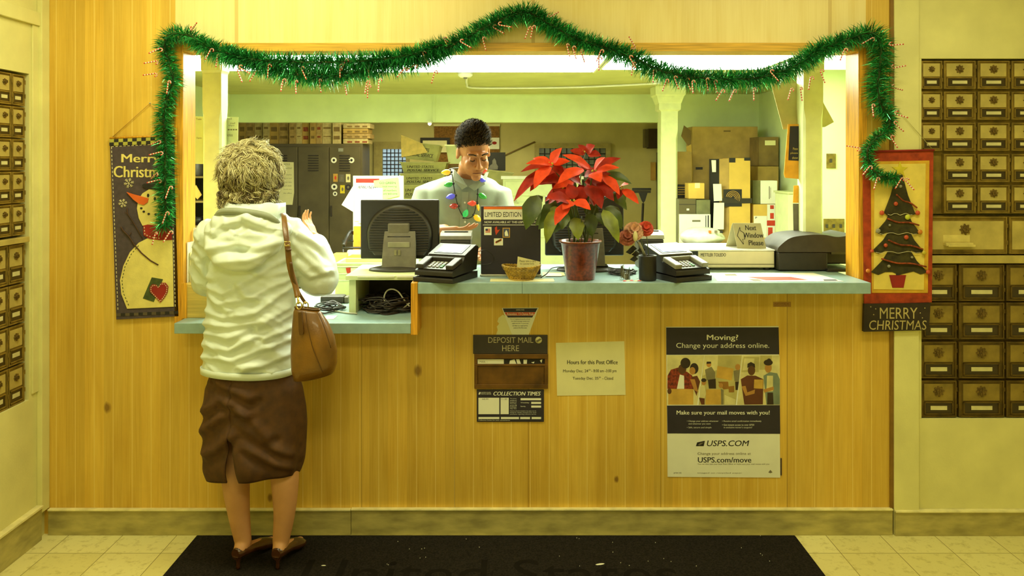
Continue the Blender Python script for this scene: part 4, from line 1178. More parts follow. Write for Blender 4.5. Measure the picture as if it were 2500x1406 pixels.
mb = MB(); plet(mb, 'print ink', 1645, 1152, 1664, 1157, y - .0005, 0); obj('print_mark', mb, M_ink, t)
mb = MB(); ppoly(mb, [(1704, 1086), (1710, 1081), (1719, 1080), (1708, 1087.5)], y - .001, y - .0006); ppoly(mb, [(1876, 1153), (1881, 1147), (1886, 1153), (1881, 1155)], y - .0006, y - .0001); obj('emblem', mb, M_inkgrey, t)
# three photographs of people moving house
PAL = dict(bg=mat('print_cream', rgb(218, 208, 140)), wall=mat('print_beige', rgb(190, 178, 104)), box=mat('print_cardboard', rgb(206, 164, 66)), box2=mat('print_brown', rgb(150, 104, 34)), skin=mat('print_skin', rgb(186, 134, 60)), dskin=mat('print_dark_skin', rgb(92, 56, 22)),
           hair=mat('print_black', rgb(48, 34, 20)), shirt=mat('print_red_shirt', rgb(142, 52, 22), var=.4, scale=90), grey=mat('print_grey', rgb(130, 122, 84)), blue=mat('print_grey_blue', rgb(120, 134, 110)), brn=mat('print_maroon', rgb(98, 50, 22)), white=M_paper)
PK = list(PAL)
def zz(a, b): return (1600 + a * .2916, 780 + b * .2916)
pic = MB()
layer = [0]
def pg(m, *pts):
    layer[0] += 1
    yy = y - .0002 - .00002 * layer[0]
    ppoly(pic, [zz(a, b) for a, b in pts], yy, yy + .00015, PK.index(m))
def el(m, a, b, rx, ry): pg(m, *ring_poly(a, b, rx, ry, 0, 345, 18))
pg('bg', (98, 300), (410, 300), (350, 714), (98, 714)); pg('wall', (412, 300), (725, 300), (672, 714), (362, 714)); pg('bg', (728, 300), (1042, 300), (1044, 714), (684, 714))
pg('bg', (412, 300), (525, 300), (520, 420), (395, 470)); pg('wall', (740, 310), (870, 315), (865, 440), (720, 440)); pg('bg', (745, 325), (830, 325), (820, 420), (730, 425)); pg('wall', (880, 300), (975, 300), (975, 420), (870, 420))
# couple with a box
pg('shirt', (100, 580), (102, 470), (130, 420), (190, 402), (270, 440), (310, 470), (320, 590)); pg('white', (180, 580), (205, 460), (240, 470), (242, 580)); el('dskin', 225, 415, 34, 42); el('hair', 252, 365, 42, 45)
pg('brn', (300, 480), (350, 470), (375, 520), (345, 640), (320, 580)); el('hair', 325, 410, 36, 46); el('skin', 310, 430, 25, 32); pg('skin', (290, 500), (330, 500), (360, 610), (325, 590)); pg('box', (110, 580), (318, 582), (318, 712), (108, 712)); el('dskin', 118, 600, 18, 24)
# family carrying boxes
pg('grey', (415, 420), (470, 395), (500, 440), (500, 500), (430, 510)); el('skin', 448, 375, 20, 24); pg('hair', (428, 372), (430, 352), (465, 352), (468, 368)); pg('hair', (440, 505), (505, 495), (508, 578), (448, 578))
pg('box', (520, 388), (655, 410), (640, 510), (508, 485)); pg('grey', (655, 430), (710, 415), (700, 520), (662, 515)); el('skin', 690, 398, 22, 26); pg('hair', (668, 520), (700, 520), (690, 590), (672, 590))
pg('bg', (375, 560), (410, 540), (425, 620), (412, 660), (370, 650)); el('skin', 405, 525, 20, 26); el('hair', 405, 508, 22, 16); pg('box', (425, 585), (548, 585), (550, 712), (420, 712)); pg('brn', (365, 655), (412, 660), (412, 712), (385, 712))
pg('box2', (525, 520), (610, 520), (615, 580), (570, 585)); pg('grey', (548, 580), (572, 590), (570, 712), (552, 712)); el('skin', 548, 552, 18, 20); pg('box2', (612, 560), (660, 555), (660, 608), (616, 610)); pg('bg', (580, 630), (672, 670), (668, 712), (580, 712))
# two people with a tablet
pg('brn', (715, 500), (770, 468), (840, 470), (905, 500), (900, 710), (745, 712)); el('dskin', 805, 425, 31, 42); pg('hair', (770, 405), (772, 370), (800, 355), (832, 372), (836, 405), (806, 385)); pg('skin', (722, 560), (755, 555), (770, 610), (835, 585), (830, 620), (755, 640)); pg('box', (828, 502), (902, 502), (900, 580), (824, 576))
pg('blue', (905, 470), (960, 440), (1020, 450), (1042, 500), (1042, 712), (930, 712)); pg('bg', (935, 470), (985, 470), (985, 600), (930, 605)); pg('hair', (938, 612), (985, 612), (990, 712), (935, 712)); el('skin', 945, 405, 28, 40); el('hair', 945, 360, 38, 25); el('hair', 952, 340, 17, 14); pg('skin', (905, 585), (990, 560), (992, 590), (912, 612))
obj('photograph', pic, [PAL[k] for k in PK], t)
tag(obj('tape_scrap', MB().box(WX(1905.5), WX(1908), -.003, -.0003, WZ(1160), WZ(1118)), M_navy), 'dark strip of tape beside the lower right edge of the poster', 'tape')
t = thing('small_label', 'tiny printed label stuck just under the counter edge at the right', 'label', W(1910, 748, -.001))
mb = MB(); pbox(mb, 1888, 737, 1931, 749, -.0012, -.0003); obj('label', mb, mat('tan_label', rgb(176, 130, 60)), t)
mb = MB(); plet(mb, 'NOTICE', 1892, 740, 1926, 743.5, -.0015, 0); plet(mb, 'please wait here', 1892, 744.5, 1926, 747, -.0015, 0); obj('lettering', mb, mat('faded_ink', rgb(120, 76, 30)), t)
# ------------------------------------------------------------------ entrance mat
t = thing('floor_mat', 'large black carpet mat on the floor before the counter', 'mat', (.0, -.6, 0))
MX0, MX1 = WX(486, -.008), WX(1936, -.008)
obj('carpet', MB().box(MX0, MX1, -1.25, -.032, .0004, .009), mat('black_mat_pile', rgb(42, 38, 32), .95, var=.3, scale=160, bump=.5, bscale=500, spec=.1), t, bev=.003)
mb = MB()
tb = MB()
letters(tb, 'United States', 0, 0, 1, 1, 0)
zx0, zx1 = -.80, .63
mb.add([(zx0 + (zx1 - zx0) * v[0], -.45 + .21 * v[2], .0093) for v in tb.v], tb.f, 0)
obj('lettering', mb, mat('worn_mat_lettering', rgb(30, 27, 22), .95, spec=.05), t)
fr = random.Random(9)
crumb = None
for k in range(30):
    x, yy = fr.uniform(-.5, 1.05), fr.uniform(-.30, -.04)
    big = k < 2
    if big: x, yy = ((WX(1465, -.28), -.28), (WX(790, -.29), -.29))[k]
    mb = MB()
    s = (.02, .010)[k] if big else fr.uniform(.0016, .003)
    mb.M = Matrix.Translation((x, yy, .0105)) @ Matrix.Rotation(fr.uniform(0, 3) if k else .25, 4, 'Z')
    mb.ball((0, 0, 0), s, s * .32 if big else s * .7, .0018, 8, 5)
    if k > 1 and crumb is not None:
        o = crumb.copy(); C.objects.link(o); o.location = (x, yy, .0086)
        o.rotation_euler = (0, 0, fr.uniform(0, 3))
    else:
        o = obj('crumb', mb, M_paper)
        if k > 1: crumb = o
    tag(o, ('long white scrap lying on the black mat, right of the middle', 'pale scrap lying on the black mat beside the shoes')[k] if big else 'tiny white crumb on the black mat', 'crumb', None if big else 'crumbs on the black mat')

# ------------------------------------------------------------------ post-office boxes
M_brass = mat('olive_brass_frame', rgb(142, 118, 46), .45, .3, var=.22, scale=20, bump=.06)
M_brassl = mat('pale_brass_panel', rgb(196, 178, 100), .45, .2, var=.10, scale=16)
M_brassd = mat('dark_brass_dial', rgb(126, 102, 46), .45, .4, var=.3, scale=200)
M_win = mat('dark_box_window', rgb(60, 46, 18), .35)
M_label = mat('box_label_card', rgb(216, 208, 150), .6)
def rosette(mb, c, r):
    pts = []
    for k in range(32):
        rd = r * (1.0 if k % 4 in (0, 1) else .72)
        pts.append((c[0] + rd * math.cos(2 * PI * k / 32), c[1] + rd * math.sin(2 * PI * k / 32)))
    mb.prism(pts, -.006, -.0022)
    mb.prism(ring_poly(c[0], c[1], r * .5, r * .5, 0, 345, 16), -.012, -.006)
    mb.box(c[0] - r * .08, c[0] + r * .08, -.016, -.012, c[1] - r * .42, c[1] + r * .42)
M_brass2 = mat('darker_brass_frame', rgb(104, 82, 26), .45, .3, var=.25, scale=20, bump=.06)  # darker brass for the lower right bank
M_brass2l = mat('darker_brass_panel', rgb(150, 128, 56), .45, .25, var=.15, scale=16)
def door_proto(par, M, w, h, bwin=True, dark=False):
    "one box door: local x across, z up, front towards -y, lower left corner at 0,0"
    e = .007
    mb = MB(); mb.M = M
    mb.box(.0008, w - .0008, -.004, .012, .0008, h - .0008, 0)
    for a in ((.0008, e, .0008, h - .0008), (w - e, w - .0008, .0008, h - .0008)): mb.box(a[0], a[1], -.0095, -.004, a[2], a[3], 0)
    for a in ((.0008, e), (h - e, h - .0008)): mb.box(e, w - e, -.0095, -.004, a[0], a[1], 0)
    if bwin: mb.box(w * .10, w * .90, -.0062, -.004, h * .44, h * .90, 1)
    else: mb.box(w * .04, w * .96, -.0062, -.004, h * .12, h * .88, 1)
    for zz_ in (.25, .7): mb.box(w - .0035, w + .0005, -.0125, -.0095, h * zz_, h * zz_ + .018, 0)
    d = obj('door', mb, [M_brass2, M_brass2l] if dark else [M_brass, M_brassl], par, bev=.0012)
    mb = MB(); mb.M = M @ Matrix.Translation((0, -.0042, 0))
    rosette(mb, (w * .5, h * (.70 if bwin else .66)), min(w, h) * .15)
    obj('dial', mb, M_brassd, d)
    if bwin:
        mb = MB(); mb.M = M
        mb.box(w * .12, w * .88, -.0052, -.004, h * .10, h * .38, 0)
        obj('window', mb, M_win, d)
        mb = MB(); mb.M = M
        for a in ((w * .10, w * .13), (w * .87, w * .90)): mb.box(a[0], a[1], -.009, -.004, h * .07, h * .41)
        for a in ((h * .07, h * .10), (h * .38, h * .41)): mb.box(w * .10, w * .90, -.009, -.004, a[0], a[1])
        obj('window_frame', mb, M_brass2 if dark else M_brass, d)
        mb = MB(); mb.M = M; mb.box(w * .28, w * .74, -.0062, -.0053, h * .19, h * .30); obj('name_card', mb, M_label, d)
    return d
def put_door(proto, par, delta):
    c = dup(proto, (0, 0, 0), None, par)
    c.location = proto.location + Vector(delta)
    return c
PY = .03          # the banks sit back in the panel
def bank(label, cols, rows, y=PY, bwin=True, skip=(), dark=False):
    "cols, rows: pixel edges on the right panel"
    t = thing('mailbox_bank', label, 'mailboxes', (WX(cols[0][0]), y, WZ(rows[-1][1])))
    mb = MB(); mb.box(WX(cols[0][0]) - .004, WX(cols[-1][1]) + .004, y + .001, y + .05, WZ(rows[-1][1]) - .003, WZ(rows[0][0]) + .003)
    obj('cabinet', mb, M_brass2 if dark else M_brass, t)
    for ci, (a, b) in enumerate(cols):
        proto = None
        x = WX(a); w_ = WX(b) - WX(a)
        for ri, (u, v) in enumerate(rows):
            z = WZ(v); h = WZ(u) - WZ(v)
            if (ci, ri) in skip: continue
            if proto is None:
                proto = door_proto(t, Matrix.Translation((x, y - .0122, z)), w_, h, bwin, dark); z0 = z
            else: put_door(proto, t, (0, 0, z - z0))
    return t
UR = [(147, 217), (222.5, 292.5), (298.5, 368.5), (375, 445), (451, 521)]
bank('upper bank of small brass post-office boxes, right of the tree banner', [(2252, 2304), (2307, 2386), (2390, 2469), (2473, 2552)], UR, skip=((0, 4), (0, 3)))
t = bank('row of wide brass parcel lockers between the two right-hand box banks', [(2256, 2463), (2467, 2674)], [(529, 621)], bwin=False)
M_hand = mat('pale_brass_handle', rgb(226, 210, 130), .35, .4)
mb = MB(); mb.M = Matrix.Translation((0, 0, 0))
mb.box(WX(2306), WX(2372), PY - .045, PY - .0165, WZ(600), WZ(592)).box(WX(2306), WX(2372), PY - .020, PY - .0165, WZ(592), WZ(574)).box(WX(2310), WX(2376), PY - .049, PY - .045, WZ(602), WZ(596))
obj('pull_handle', mb, M_hand, t, bev=.002)
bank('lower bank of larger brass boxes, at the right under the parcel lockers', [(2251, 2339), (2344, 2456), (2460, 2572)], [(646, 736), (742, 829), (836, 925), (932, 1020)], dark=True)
mb = MB().box(WX(2250), XR - .002, .0, .085, WZ(643), WZ(624)); struct('trim_6', mb, M_brassl, bev=.002)
# left wall: the same boxes seen edge on
LM = lambda ya, z: Matrix.Translation((XL - .03 + .0122, ya, z)) @ Matrix.Rotation(PI / 2, 4, 'Z')
def zleft(py, y=-.2): return WZ(py, y)
def lbank(label, cols, rows):
    t = thing('mailbox_bank', label, 'mailboxes', (XL - .03, cols[0][0], rows[-1][1]))
    mb = MB().box(XL - .085, XL - .031, cols[-1][0] - .004, cols[0][1] + .004, rows[-1][1] - .003, rows[0][0] + .003)
    obj('cabinet', mb, M_brass, t)
    for a, b in cols:
        proto = None
        for hi, lo in rows:
            if proto is None:
                proto = door_proto(t, LM(a, lo), b - a, hi - lo); z0 = lo
            else: put_door(proto, t, (0, 0, lo - z0))
lc = [(-.205, -.122), (-.292, -.209), (-.379, -.296)]
rows = [(1.932 - .131 * k, 1.932 - .131 * k - .127) for k in range(5)]
lbank('upper bank of narrow brass boxes on the left wall, edge-on to the view', lc, rows)
zt = 1.932 - .131 * 5 - .03
rows2 = [(zt - .163 * k, zt - .163 * k - .158) for k in range(4)]
lbank('lower bank of taller brass boxes on the left wall, edge-on to the view', [(-.228, -.124), (-.336, -.232), (-.444, -.340)], rows2)
struct('trim_7', MB().box(XL - .05, XL + .01, ly_b, ly_a - .012, zt + .004, zt + .026), M_brassl, bev=.002)
# ------------------------------------------------------------------ poinsettia
def leaf_geo(mb, base, tip, width, nrm, sag=.12, fold=.18, mi=0, lobed=0.0, n=9, twist=0.0):
    "one leaf blade from base to tip; nrm is roughly the side that faces up"
    base, tip, nrm = Vector(base), Vector(tip), Vector(nrm)
    ax = tip - base
    L_ = ax.length
    ax.normalize()
    nrm = (nrm - ax * nrm.dot(ax)).normalized()
    sd = ax.cross(nrm).normalized()
    rows = []
    for i in range(n + 1):
        s = i / n
        w_ = width * .5 * (math.sin(PI * s ** .85) ** .8 if 0 < s < 1 else 0) * (1.12 - .35 * s)
        w_ *= 1 + lobed * (.5 if i % 3 == 1 else -.25)
        mid = base + ax * L_ * s + nrm * (sag * L_ * (math.sin(PI * s) - .6 * s * s))
        row = []
        for j in range(-2, 3):
            f = j / 2
            row.append(mid + sd * w_ * f + nrm * (fold * abs(f) * w_ + .05 * w_ * math.sin(7 * s + 3 * f) + twist * f * w_ * s))
        rows.append(row)
    mb.loft(rows, mi, caps=False, closed=False)
PYC = -.035
t = thing('potted_poinsettia', 'red poinsettia in a mottled brown pot, in the middle of the counter', 'plant', (WX(1417, PYC), PYC, UZ))
pc = t.location
M_pot = mat('mottled_brown_pot', rgb(128, 52, 18), .28, var=.28, scale=90, coat=.3)
rt = WX(1468, PYC) - WX(1417, PYC)
ph = WZ(588, PYC) - UZ
obj('pot', MB().lathe([(.001, .0004), (.058, .0004), (.060, .006), (rt - .006, ph - .008), (rt + .001, ph - .006), (rt + .002, ph), (rt - .004, ph), (rt - .008, ph - .02), (.001, ph - .02)], pc, 48), M_pot, t)
obj('pot_rim', MB().tube([(pc.x + (rt + .0015) * math.cos(a), pc.y + (rt + .0015) * math.sin(a), pc.z + ph) for a in [2 * PI * k / 48 for k in range(48)]], .0022, 6, closed=True), mat('glossy_rim', rgb(150, 80, 40), .2), t)
obj('soil', MB().lathe([(.001, ph - .018), (rt - .0085, ph - .018), (rt - .0085, ph - .022), (.001, ph - .022)], pc, 32), mat('dark_soil', rgb(44, 30, 16), .95, var=.4, scale=200), t)
heads = [(1346, 401, -.10), (1448, 420, -.13), (1397, 490, -.20), (1429, 372, .04), (1522, 458, -.02), (1375, 455, -.06), (1480, 470, -.05)]
mb = MB()
sr = random.Random(4)
for k, h in enumerate(heads):
    a = 2 * PI * k / len(heads)
    e = W(*h)
    s = Vector((pc.x + .03 * math.cos(a), pc.y + .03 * math.sin(a), pc.z + ph - .02))
    m_ = s.lerp(e, .5) + Vector((0, .01, .04)); m_.x = s.x * .55 + e.x * .45
    mb.tube(smooth_path([s, m_, e + Vector((0, .01, -.005))], 6), [.0045] * 7 + [.003] * 6, 7)
for k in range(6):
    a = k * 1.1 + .3
    mb.tube([(pc.x + .05 * math.cos(a), pc.y + .05 * math.sin(a), pc.z + ph - .02), (pc.x + .065 * math.cos(a), pc.y + .065 * math.sin(a), pc.z + ph + .10)], .0022, 6)
obj('stem', mb, M_stem, t, kind='stuff')
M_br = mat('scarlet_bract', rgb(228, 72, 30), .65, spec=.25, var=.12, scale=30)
M_brd = mat('shaded_red_bract', rgb(160, 36, 16), .65, spec=.25, var=.18, scale=30)  # the scarlet bract darkened: shade inside the crown put into the colour
cam_up = Vector((0, -.75, .65))
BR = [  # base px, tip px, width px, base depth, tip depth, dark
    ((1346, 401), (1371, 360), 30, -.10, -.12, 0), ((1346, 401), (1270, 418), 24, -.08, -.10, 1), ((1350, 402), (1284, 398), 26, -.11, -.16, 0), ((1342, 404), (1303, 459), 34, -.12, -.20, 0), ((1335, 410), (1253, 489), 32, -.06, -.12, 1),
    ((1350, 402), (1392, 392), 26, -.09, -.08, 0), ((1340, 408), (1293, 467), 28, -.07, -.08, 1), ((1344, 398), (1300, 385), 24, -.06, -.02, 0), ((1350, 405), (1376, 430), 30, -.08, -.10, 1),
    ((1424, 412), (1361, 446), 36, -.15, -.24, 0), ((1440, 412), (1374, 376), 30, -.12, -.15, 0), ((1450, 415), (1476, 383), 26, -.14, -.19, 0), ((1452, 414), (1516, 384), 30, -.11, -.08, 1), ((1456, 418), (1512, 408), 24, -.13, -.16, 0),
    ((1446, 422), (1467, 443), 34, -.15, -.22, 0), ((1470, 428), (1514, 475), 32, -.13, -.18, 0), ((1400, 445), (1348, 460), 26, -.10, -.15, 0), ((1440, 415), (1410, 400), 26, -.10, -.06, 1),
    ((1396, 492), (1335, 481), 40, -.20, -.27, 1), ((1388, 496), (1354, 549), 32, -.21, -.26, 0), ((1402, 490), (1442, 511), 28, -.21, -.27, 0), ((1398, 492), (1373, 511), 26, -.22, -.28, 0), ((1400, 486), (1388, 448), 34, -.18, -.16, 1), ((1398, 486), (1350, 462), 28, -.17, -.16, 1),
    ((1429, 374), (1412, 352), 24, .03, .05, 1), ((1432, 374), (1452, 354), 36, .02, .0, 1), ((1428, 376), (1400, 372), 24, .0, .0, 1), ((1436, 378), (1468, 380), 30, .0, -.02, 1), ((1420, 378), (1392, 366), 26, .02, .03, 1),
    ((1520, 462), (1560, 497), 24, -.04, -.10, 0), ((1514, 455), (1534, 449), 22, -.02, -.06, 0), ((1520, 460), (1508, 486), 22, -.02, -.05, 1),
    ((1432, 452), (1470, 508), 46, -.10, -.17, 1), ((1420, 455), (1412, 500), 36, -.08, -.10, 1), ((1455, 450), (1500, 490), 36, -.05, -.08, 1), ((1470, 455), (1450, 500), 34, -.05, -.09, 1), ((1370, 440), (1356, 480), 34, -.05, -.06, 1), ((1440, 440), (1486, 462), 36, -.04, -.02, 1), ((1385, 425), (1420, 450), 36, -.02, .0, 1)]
fr_ = random.Random(8)
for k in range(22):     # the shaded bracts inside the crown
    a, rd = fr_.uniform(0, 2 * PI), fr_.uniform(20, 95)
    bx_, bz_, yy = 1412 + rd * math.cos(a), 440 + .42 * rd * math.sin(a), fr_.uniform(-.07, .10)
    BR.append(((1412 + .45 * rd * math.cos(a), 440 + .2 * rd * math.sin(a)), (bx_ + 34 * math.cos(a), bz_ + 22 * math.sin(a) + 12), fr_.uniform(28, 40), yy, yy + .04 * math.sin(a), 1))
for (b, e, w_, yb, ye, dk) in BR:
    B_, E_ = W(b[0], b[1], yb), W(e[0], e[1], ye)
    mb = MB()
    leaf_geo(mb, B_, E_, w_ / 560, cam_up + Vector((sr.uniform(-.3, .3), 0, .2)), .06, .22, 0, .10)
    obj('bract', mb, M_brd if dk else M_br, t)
GL = [((1312, 476), (1283, 560), 46, -.10, -.14), ((1352, 512), (1333, 594), 30, -.12, -.17), ((1326, 480), (1290, 520), 34, -.06, -.02), ((1472, 512), (1512, 592), 34, -.14, -.19), ((1480, 506), (1520, 560), 36, -.10, -.12),
      ((1478, 424), (1543, 447), 26, -.06, -.08), ((1380, 520), (1372, 560), 30, -.10, -.14), ((1404, 530), (1412, 586), 36, -.08, -.12), ((1440, 520), (1446, 578), 32, -.06, -.10), ((1362, 505), (1345, 530), 24, -.08, -.09),
      ((1490, 470), (1532, 512), 30, .0, .0), ((1500, 455), (1526, 500), 34, .03, .05), ((1430, 500), (1460, 545), 36, -.02, -.04), ((1384, 500), (1395, 550), 40, -.02, -.03), ((1370, 430), (1410, 470), 36, .03, .05), ((1450, 440), (1500, 470), 36, .05, .06), ((1455, 520), (1480, 552), 26, -.04, -.04), ((1352, 486), (1340, 545), 30, .02, .03)]
for k in range(12):
    a = fr_.uniform(0, 2 * PI)
    x_, z_, yy = 1415 + 75 * math.cos(a), 512 + 26 * math.sin(a), fr_.uniform(-.03, .10)
    GL.append(((x_ - 12 * math.cos(a), z_), (x_ + 34 * math.cos(a), z_ + 38), fr_.uniform(30, 40), yy, yy))
for k, (b, e, w_, yb, ye) in enumerate(GL):
    mb = MB()
    leaf_geo(mb, W(b[0], b[1], yb), W(e[0], e[1], ye), w_ / 560, cam_up, .08, .2, 0, .12)
    obj('leaf', mb, mat('light_green_leaf', rgb(122, 134, 34), .45, var=.2, scale=20) if k in (1, 3, 7, 9) else M_leafg, t)
mb = MB()
for h in heads:
    for k in range(5):
        c = W(h[0] + sr.uniform(-7, 7), h[1] + sr.uniform(-4, 4), h[2] - .012)
        mb.ball(c, .0035, .0035, .0045, 8, 6)
obj('flower_buds', mb, mat('yellow_green_bud', rgb(196, 180, 60), .5), t, kind='stuff')
# ------------------------------------------------------------------ the back office
M_colp = mat('pale_column_paint', rgb(220, 226, 170), .5, var=.04)
M_metalg = mat('grey_locker_paint', rgb(98, 88, 58), .42, .2, var=.12, scale=5)
M_metald = mat('dark_locker_slot', rgb(46, 38, 24), .6)
M_kr1 = mat('brown_cardboard', rgb(180, 148, 74), .8, var=.12, scale=8)
M_kr2 = mat('dark_cardboard', rgb(126, 102, 50), .8, var=.15, scale=8)
M_kr3 = mat('yellow_cardboard', rgb(214, 176, 78), .75, var=.06, scale=8)
M_lens = mat('lit_fluorescent_lens', rgb(246, 255, 244), .5, emit=17.0, var=.0)
M_lens2 = mat('dimmed_fluorescent_lens', rgb(240, 250, 230), .5, emit=2.6, var=.0)  # same kind of lens, turned down so the partition beside it does not burn out
M_tub = mat('pale_green_plastic_tub', rgb(176, 172, 104), .5, var=.08)
# fluorescent fixtures
for lab, a, b, y0, y1, zb in (('fluorescent ceiling fixture at the left, behind the tinsel', 440, 880, .78, 1.48, 2.135), ('middle fluorescent ceiling fixture with a visible end cap', 884, 1452, .78, 1.50, 2.130), ('fluorescent ceiling fixture at the right, over the scale and printer', 1462, 1855, .78, 1.44, 2.138), ('fluorescent ceiling fixture at the far right, beside the partition', 1859, 2110, .78, 1.44, 2.138)):
    x0, x1 = WX(a, y1), WX(b, y1)
    t = thing('fluorescent_light', lab, 'ceiling light', ((x0 + x1) / 2, (y0 + y1) / 2, zb))
    obj('housing', MB().box(x0, x1, y0 - .02, y1 + .02, CZ - .03, CZ - .0005), M_white, t)
    obj('lens', MB().box(x0 + .012, x1 - .012, y0, y1, zb, CZ - .0302), M_lens2 if 'far right' in lab else M_lens, t, bev=.012)
    for e in (x0, x1 - .0118): obj('end_cap', MB().box(e, e + .0118, y0 - .004, y1 + .004, zb - .003, CZ - .0302), M_white, t)
# posts and the column
def post(label, xa, xb, y, py_cap, fl=1.0):
    x0, x1 = WX(xa, y), WX(xb, y)
    w_ = x1 - x0
    t = thing('support_post', label, 'post', ((x0 + x1) / 2, y + w_ / 2, 0))
    t['kind'] = 'structure'
    c = (x0 + x1) / 2, y + w_ / 2
    def sq(h, z, ch=0.0):
        q = h * (1 - ch)
        return [(c[0] + a, c[1] + b, z) for a, b in ((-q, -h), (q, -h), (h, -q), (h, q), (q, h), (-q, h), (-h, q), (-h, -q))]
    zt_ = CZ - .0005
    h = w_ / 2
    mb = MB().loft([sq(h, .0005, .01), sq(h, .9, .01), sq(h * .99, .95, .22), sq(h * .99, zt_ - .42, .22), sq(h, zt_ - .36, .01), sq(h, zt_ - .205, .01)], smooth=False)
    obj('shaft', mb, M_colp, t, bev=.002)
    if fl:
        e = lambda k: 1 + (k - 1) * fl
        mb = MB().loft([sq(h * e(a), zt_ - b, .01) for a, b in ((1.02, .2048), (1.06, .2), (1.3, .19), (1.3, .14), (1.36, .135), (1.62, .08), (1.78, .07), (1.82, 0))], smooth=False)
        obj('capital', mb, M_colp, t)
    return t
post('left square post with papers, behind the woman', 494, 540, .36, 165, .4)
post('right square post with hanging papers, behind the scale', 1962, 2010, .36, 165, .25)
post('slender white column with a flared capital, right of the poinsettia', 1614, 1655, 3.1, 195)
struct('wall_office_partition', MB().box(WX(1990, 1.62), OFX1, 1.62, 1.70, 0, CZ - .0005), M_office)
# switch plates
M_plate = mat('brass_switch_plate', rgb(128, 106, 44), .4, .5, var=.2, scale=40)
for lab, a, b, c_, d, n in (('single brass light switch high on the office wall at the right', 2018, 375, 2041, 411, 1), ('triple brass light switch plate above the black label printer', 2011, 534, 2062, 571, 3)):
    yy = 1.6195
    t = thing('light_switch', lab, 'switch', W((a + b * 0 + c_) / 2, d, yy))
    mb = MB(); pbox(mb, a, b, c_, d, yy - .006, yy); obj('plate', mb, M_plate, t, bev=.0015)
    for k in range(n):
        x = a + (c_ - a) * (k + .5) / n
        mb = MB(); pbox(mb, x - 2.5, (b + d) / 2 - 5, x + 2.5, (b + d) / 2 + 4, yy - .014, yy - .0062); obj('toggle', mb, M_metald, t, bev=.001)
# ceiling conduit and detector
cz = CZ - .013
def CP(px, py):
    d = (cz - EYE) * F / (HY - py); return Vector(((px - CX) * d / F, d - D, cz))
tag(obj('ceiling_conduit', MB().tube(smooth_path([CP(1139, 188), CP(1140, 205), CP(1152, 214), CP(1250, 215), CP(1400, 213), CP(1540, 207), CP(1612, 203)], 5), .0085, 8), M_white), 'thin white conduit running along the office ceiling', 'pipe')
t = thing('smoke_detector', 'round white detector on the office ceiling above the clerk', 'detector', CP(1136, 182))
c = CP(1136, 182)
obj('body', MB().lathe([(.001, -.02), (.035, -.02), (.05, -.008), (.052, .0125), (.001, .0125)], c, 24), M_white, t)
obj('sensor', MB().lathe([(.001, -.03), (.012, -.03), (.014, -.0202), (.001, -.0202)], c, 16), M_grey, t)
# papers round the posts
def sheet(name, pts, y, m, label, cat='paper', th=.0015, lines=None, par=None):
    t = thing(name, label, cat, W(sum(p[0] for p in pts) / len(pts), max(p[1] for p in pts), y))
    mb = MB(); ppoly(mb, pts, y, y + th); obj('sheet', mb, m, t)
    if lines:
        for s, a, b, c_, d in lines: obj('lettering', plet(MB(), s, a, b, c_, d, y - .0006, 0), M_inkgrey, t)
    return t
M_gpaper = mat('pale_green_paper', rgb(214, 222, 168), .7, var=.03)
sheet('handwritten_notice', [(475, 284), (582, 286), (580, 402), (477, 400)], .4475, M_gpaper, 'pale handwritten sheet fixed behind the left post', 'notice',
      lines=[('Tues', 478, 288, 492, 293), ('Vans', 479, 334, 492, 339), ('Hold', 553, 287, 566, 292), ('mail', 562, 298, 574, 303), ('slips', 558, 304, 572, 309), ('----', 556, 315, 579, 318), ('notes', 553, 327, 568, 333)])
sheet('hanging_card', [(1882, 203), (1985, 203), (2002, 236), (2036, 298), (2014, 310), (1912, 316)], .4525, mat('grey_white_card', rgb(196, 190, 130), .7, var=.06), 'big pale card hanging behind the right post, cut at an angle', 'card', .004)
t = thing('orange_hang_tag', 'orange paper bag with a black picture, pinned to the right post', 'tag', W(1932, 438, .43))
mb = MB(); ppoly(mb, [(1924, 303), (1962, 303), (1962, 438), (1917, 434), (1914, 425)], .428, .432); obj('sheet', mb, mat('orange_paper', rgb(232, 168, 44), .7), t)
mb = MB(); ppoly(mb, [(1929, 308), (1961, 308), (1961, 393), (1925, 391)], .426, .4278); obj('picture', mb, M_navy, t)
mb = MB(); plet(mb, 'Please', 1936, 360, 1948, 366, .4254, 0); plet(mb, 'please', 1930, 371, 1948, 377, .4254, 0); plet(mb, 'show', 1934, 382, 1948, 388, .4254, 0); obj('lettering', mb, mat('gold_ink', rgb(214, 190, 90)), t)
tag(obj('orange_card', ppoly(MB(), [(1938, 453), (1963, 452), (1963, 496), (1936, 495)], .4285, .4315), MATS['orange_paper']), 'small orange card on the right post, below the orange bag', 'card')
tag(obj('grey_strip', ppoly(MB(), [(1936, 497), (1963, 497), (1963, 590), (1938, 590)], .4285, .4315), M_grey), 'long grey strip hanging on the right post under the orange card', 'strip')

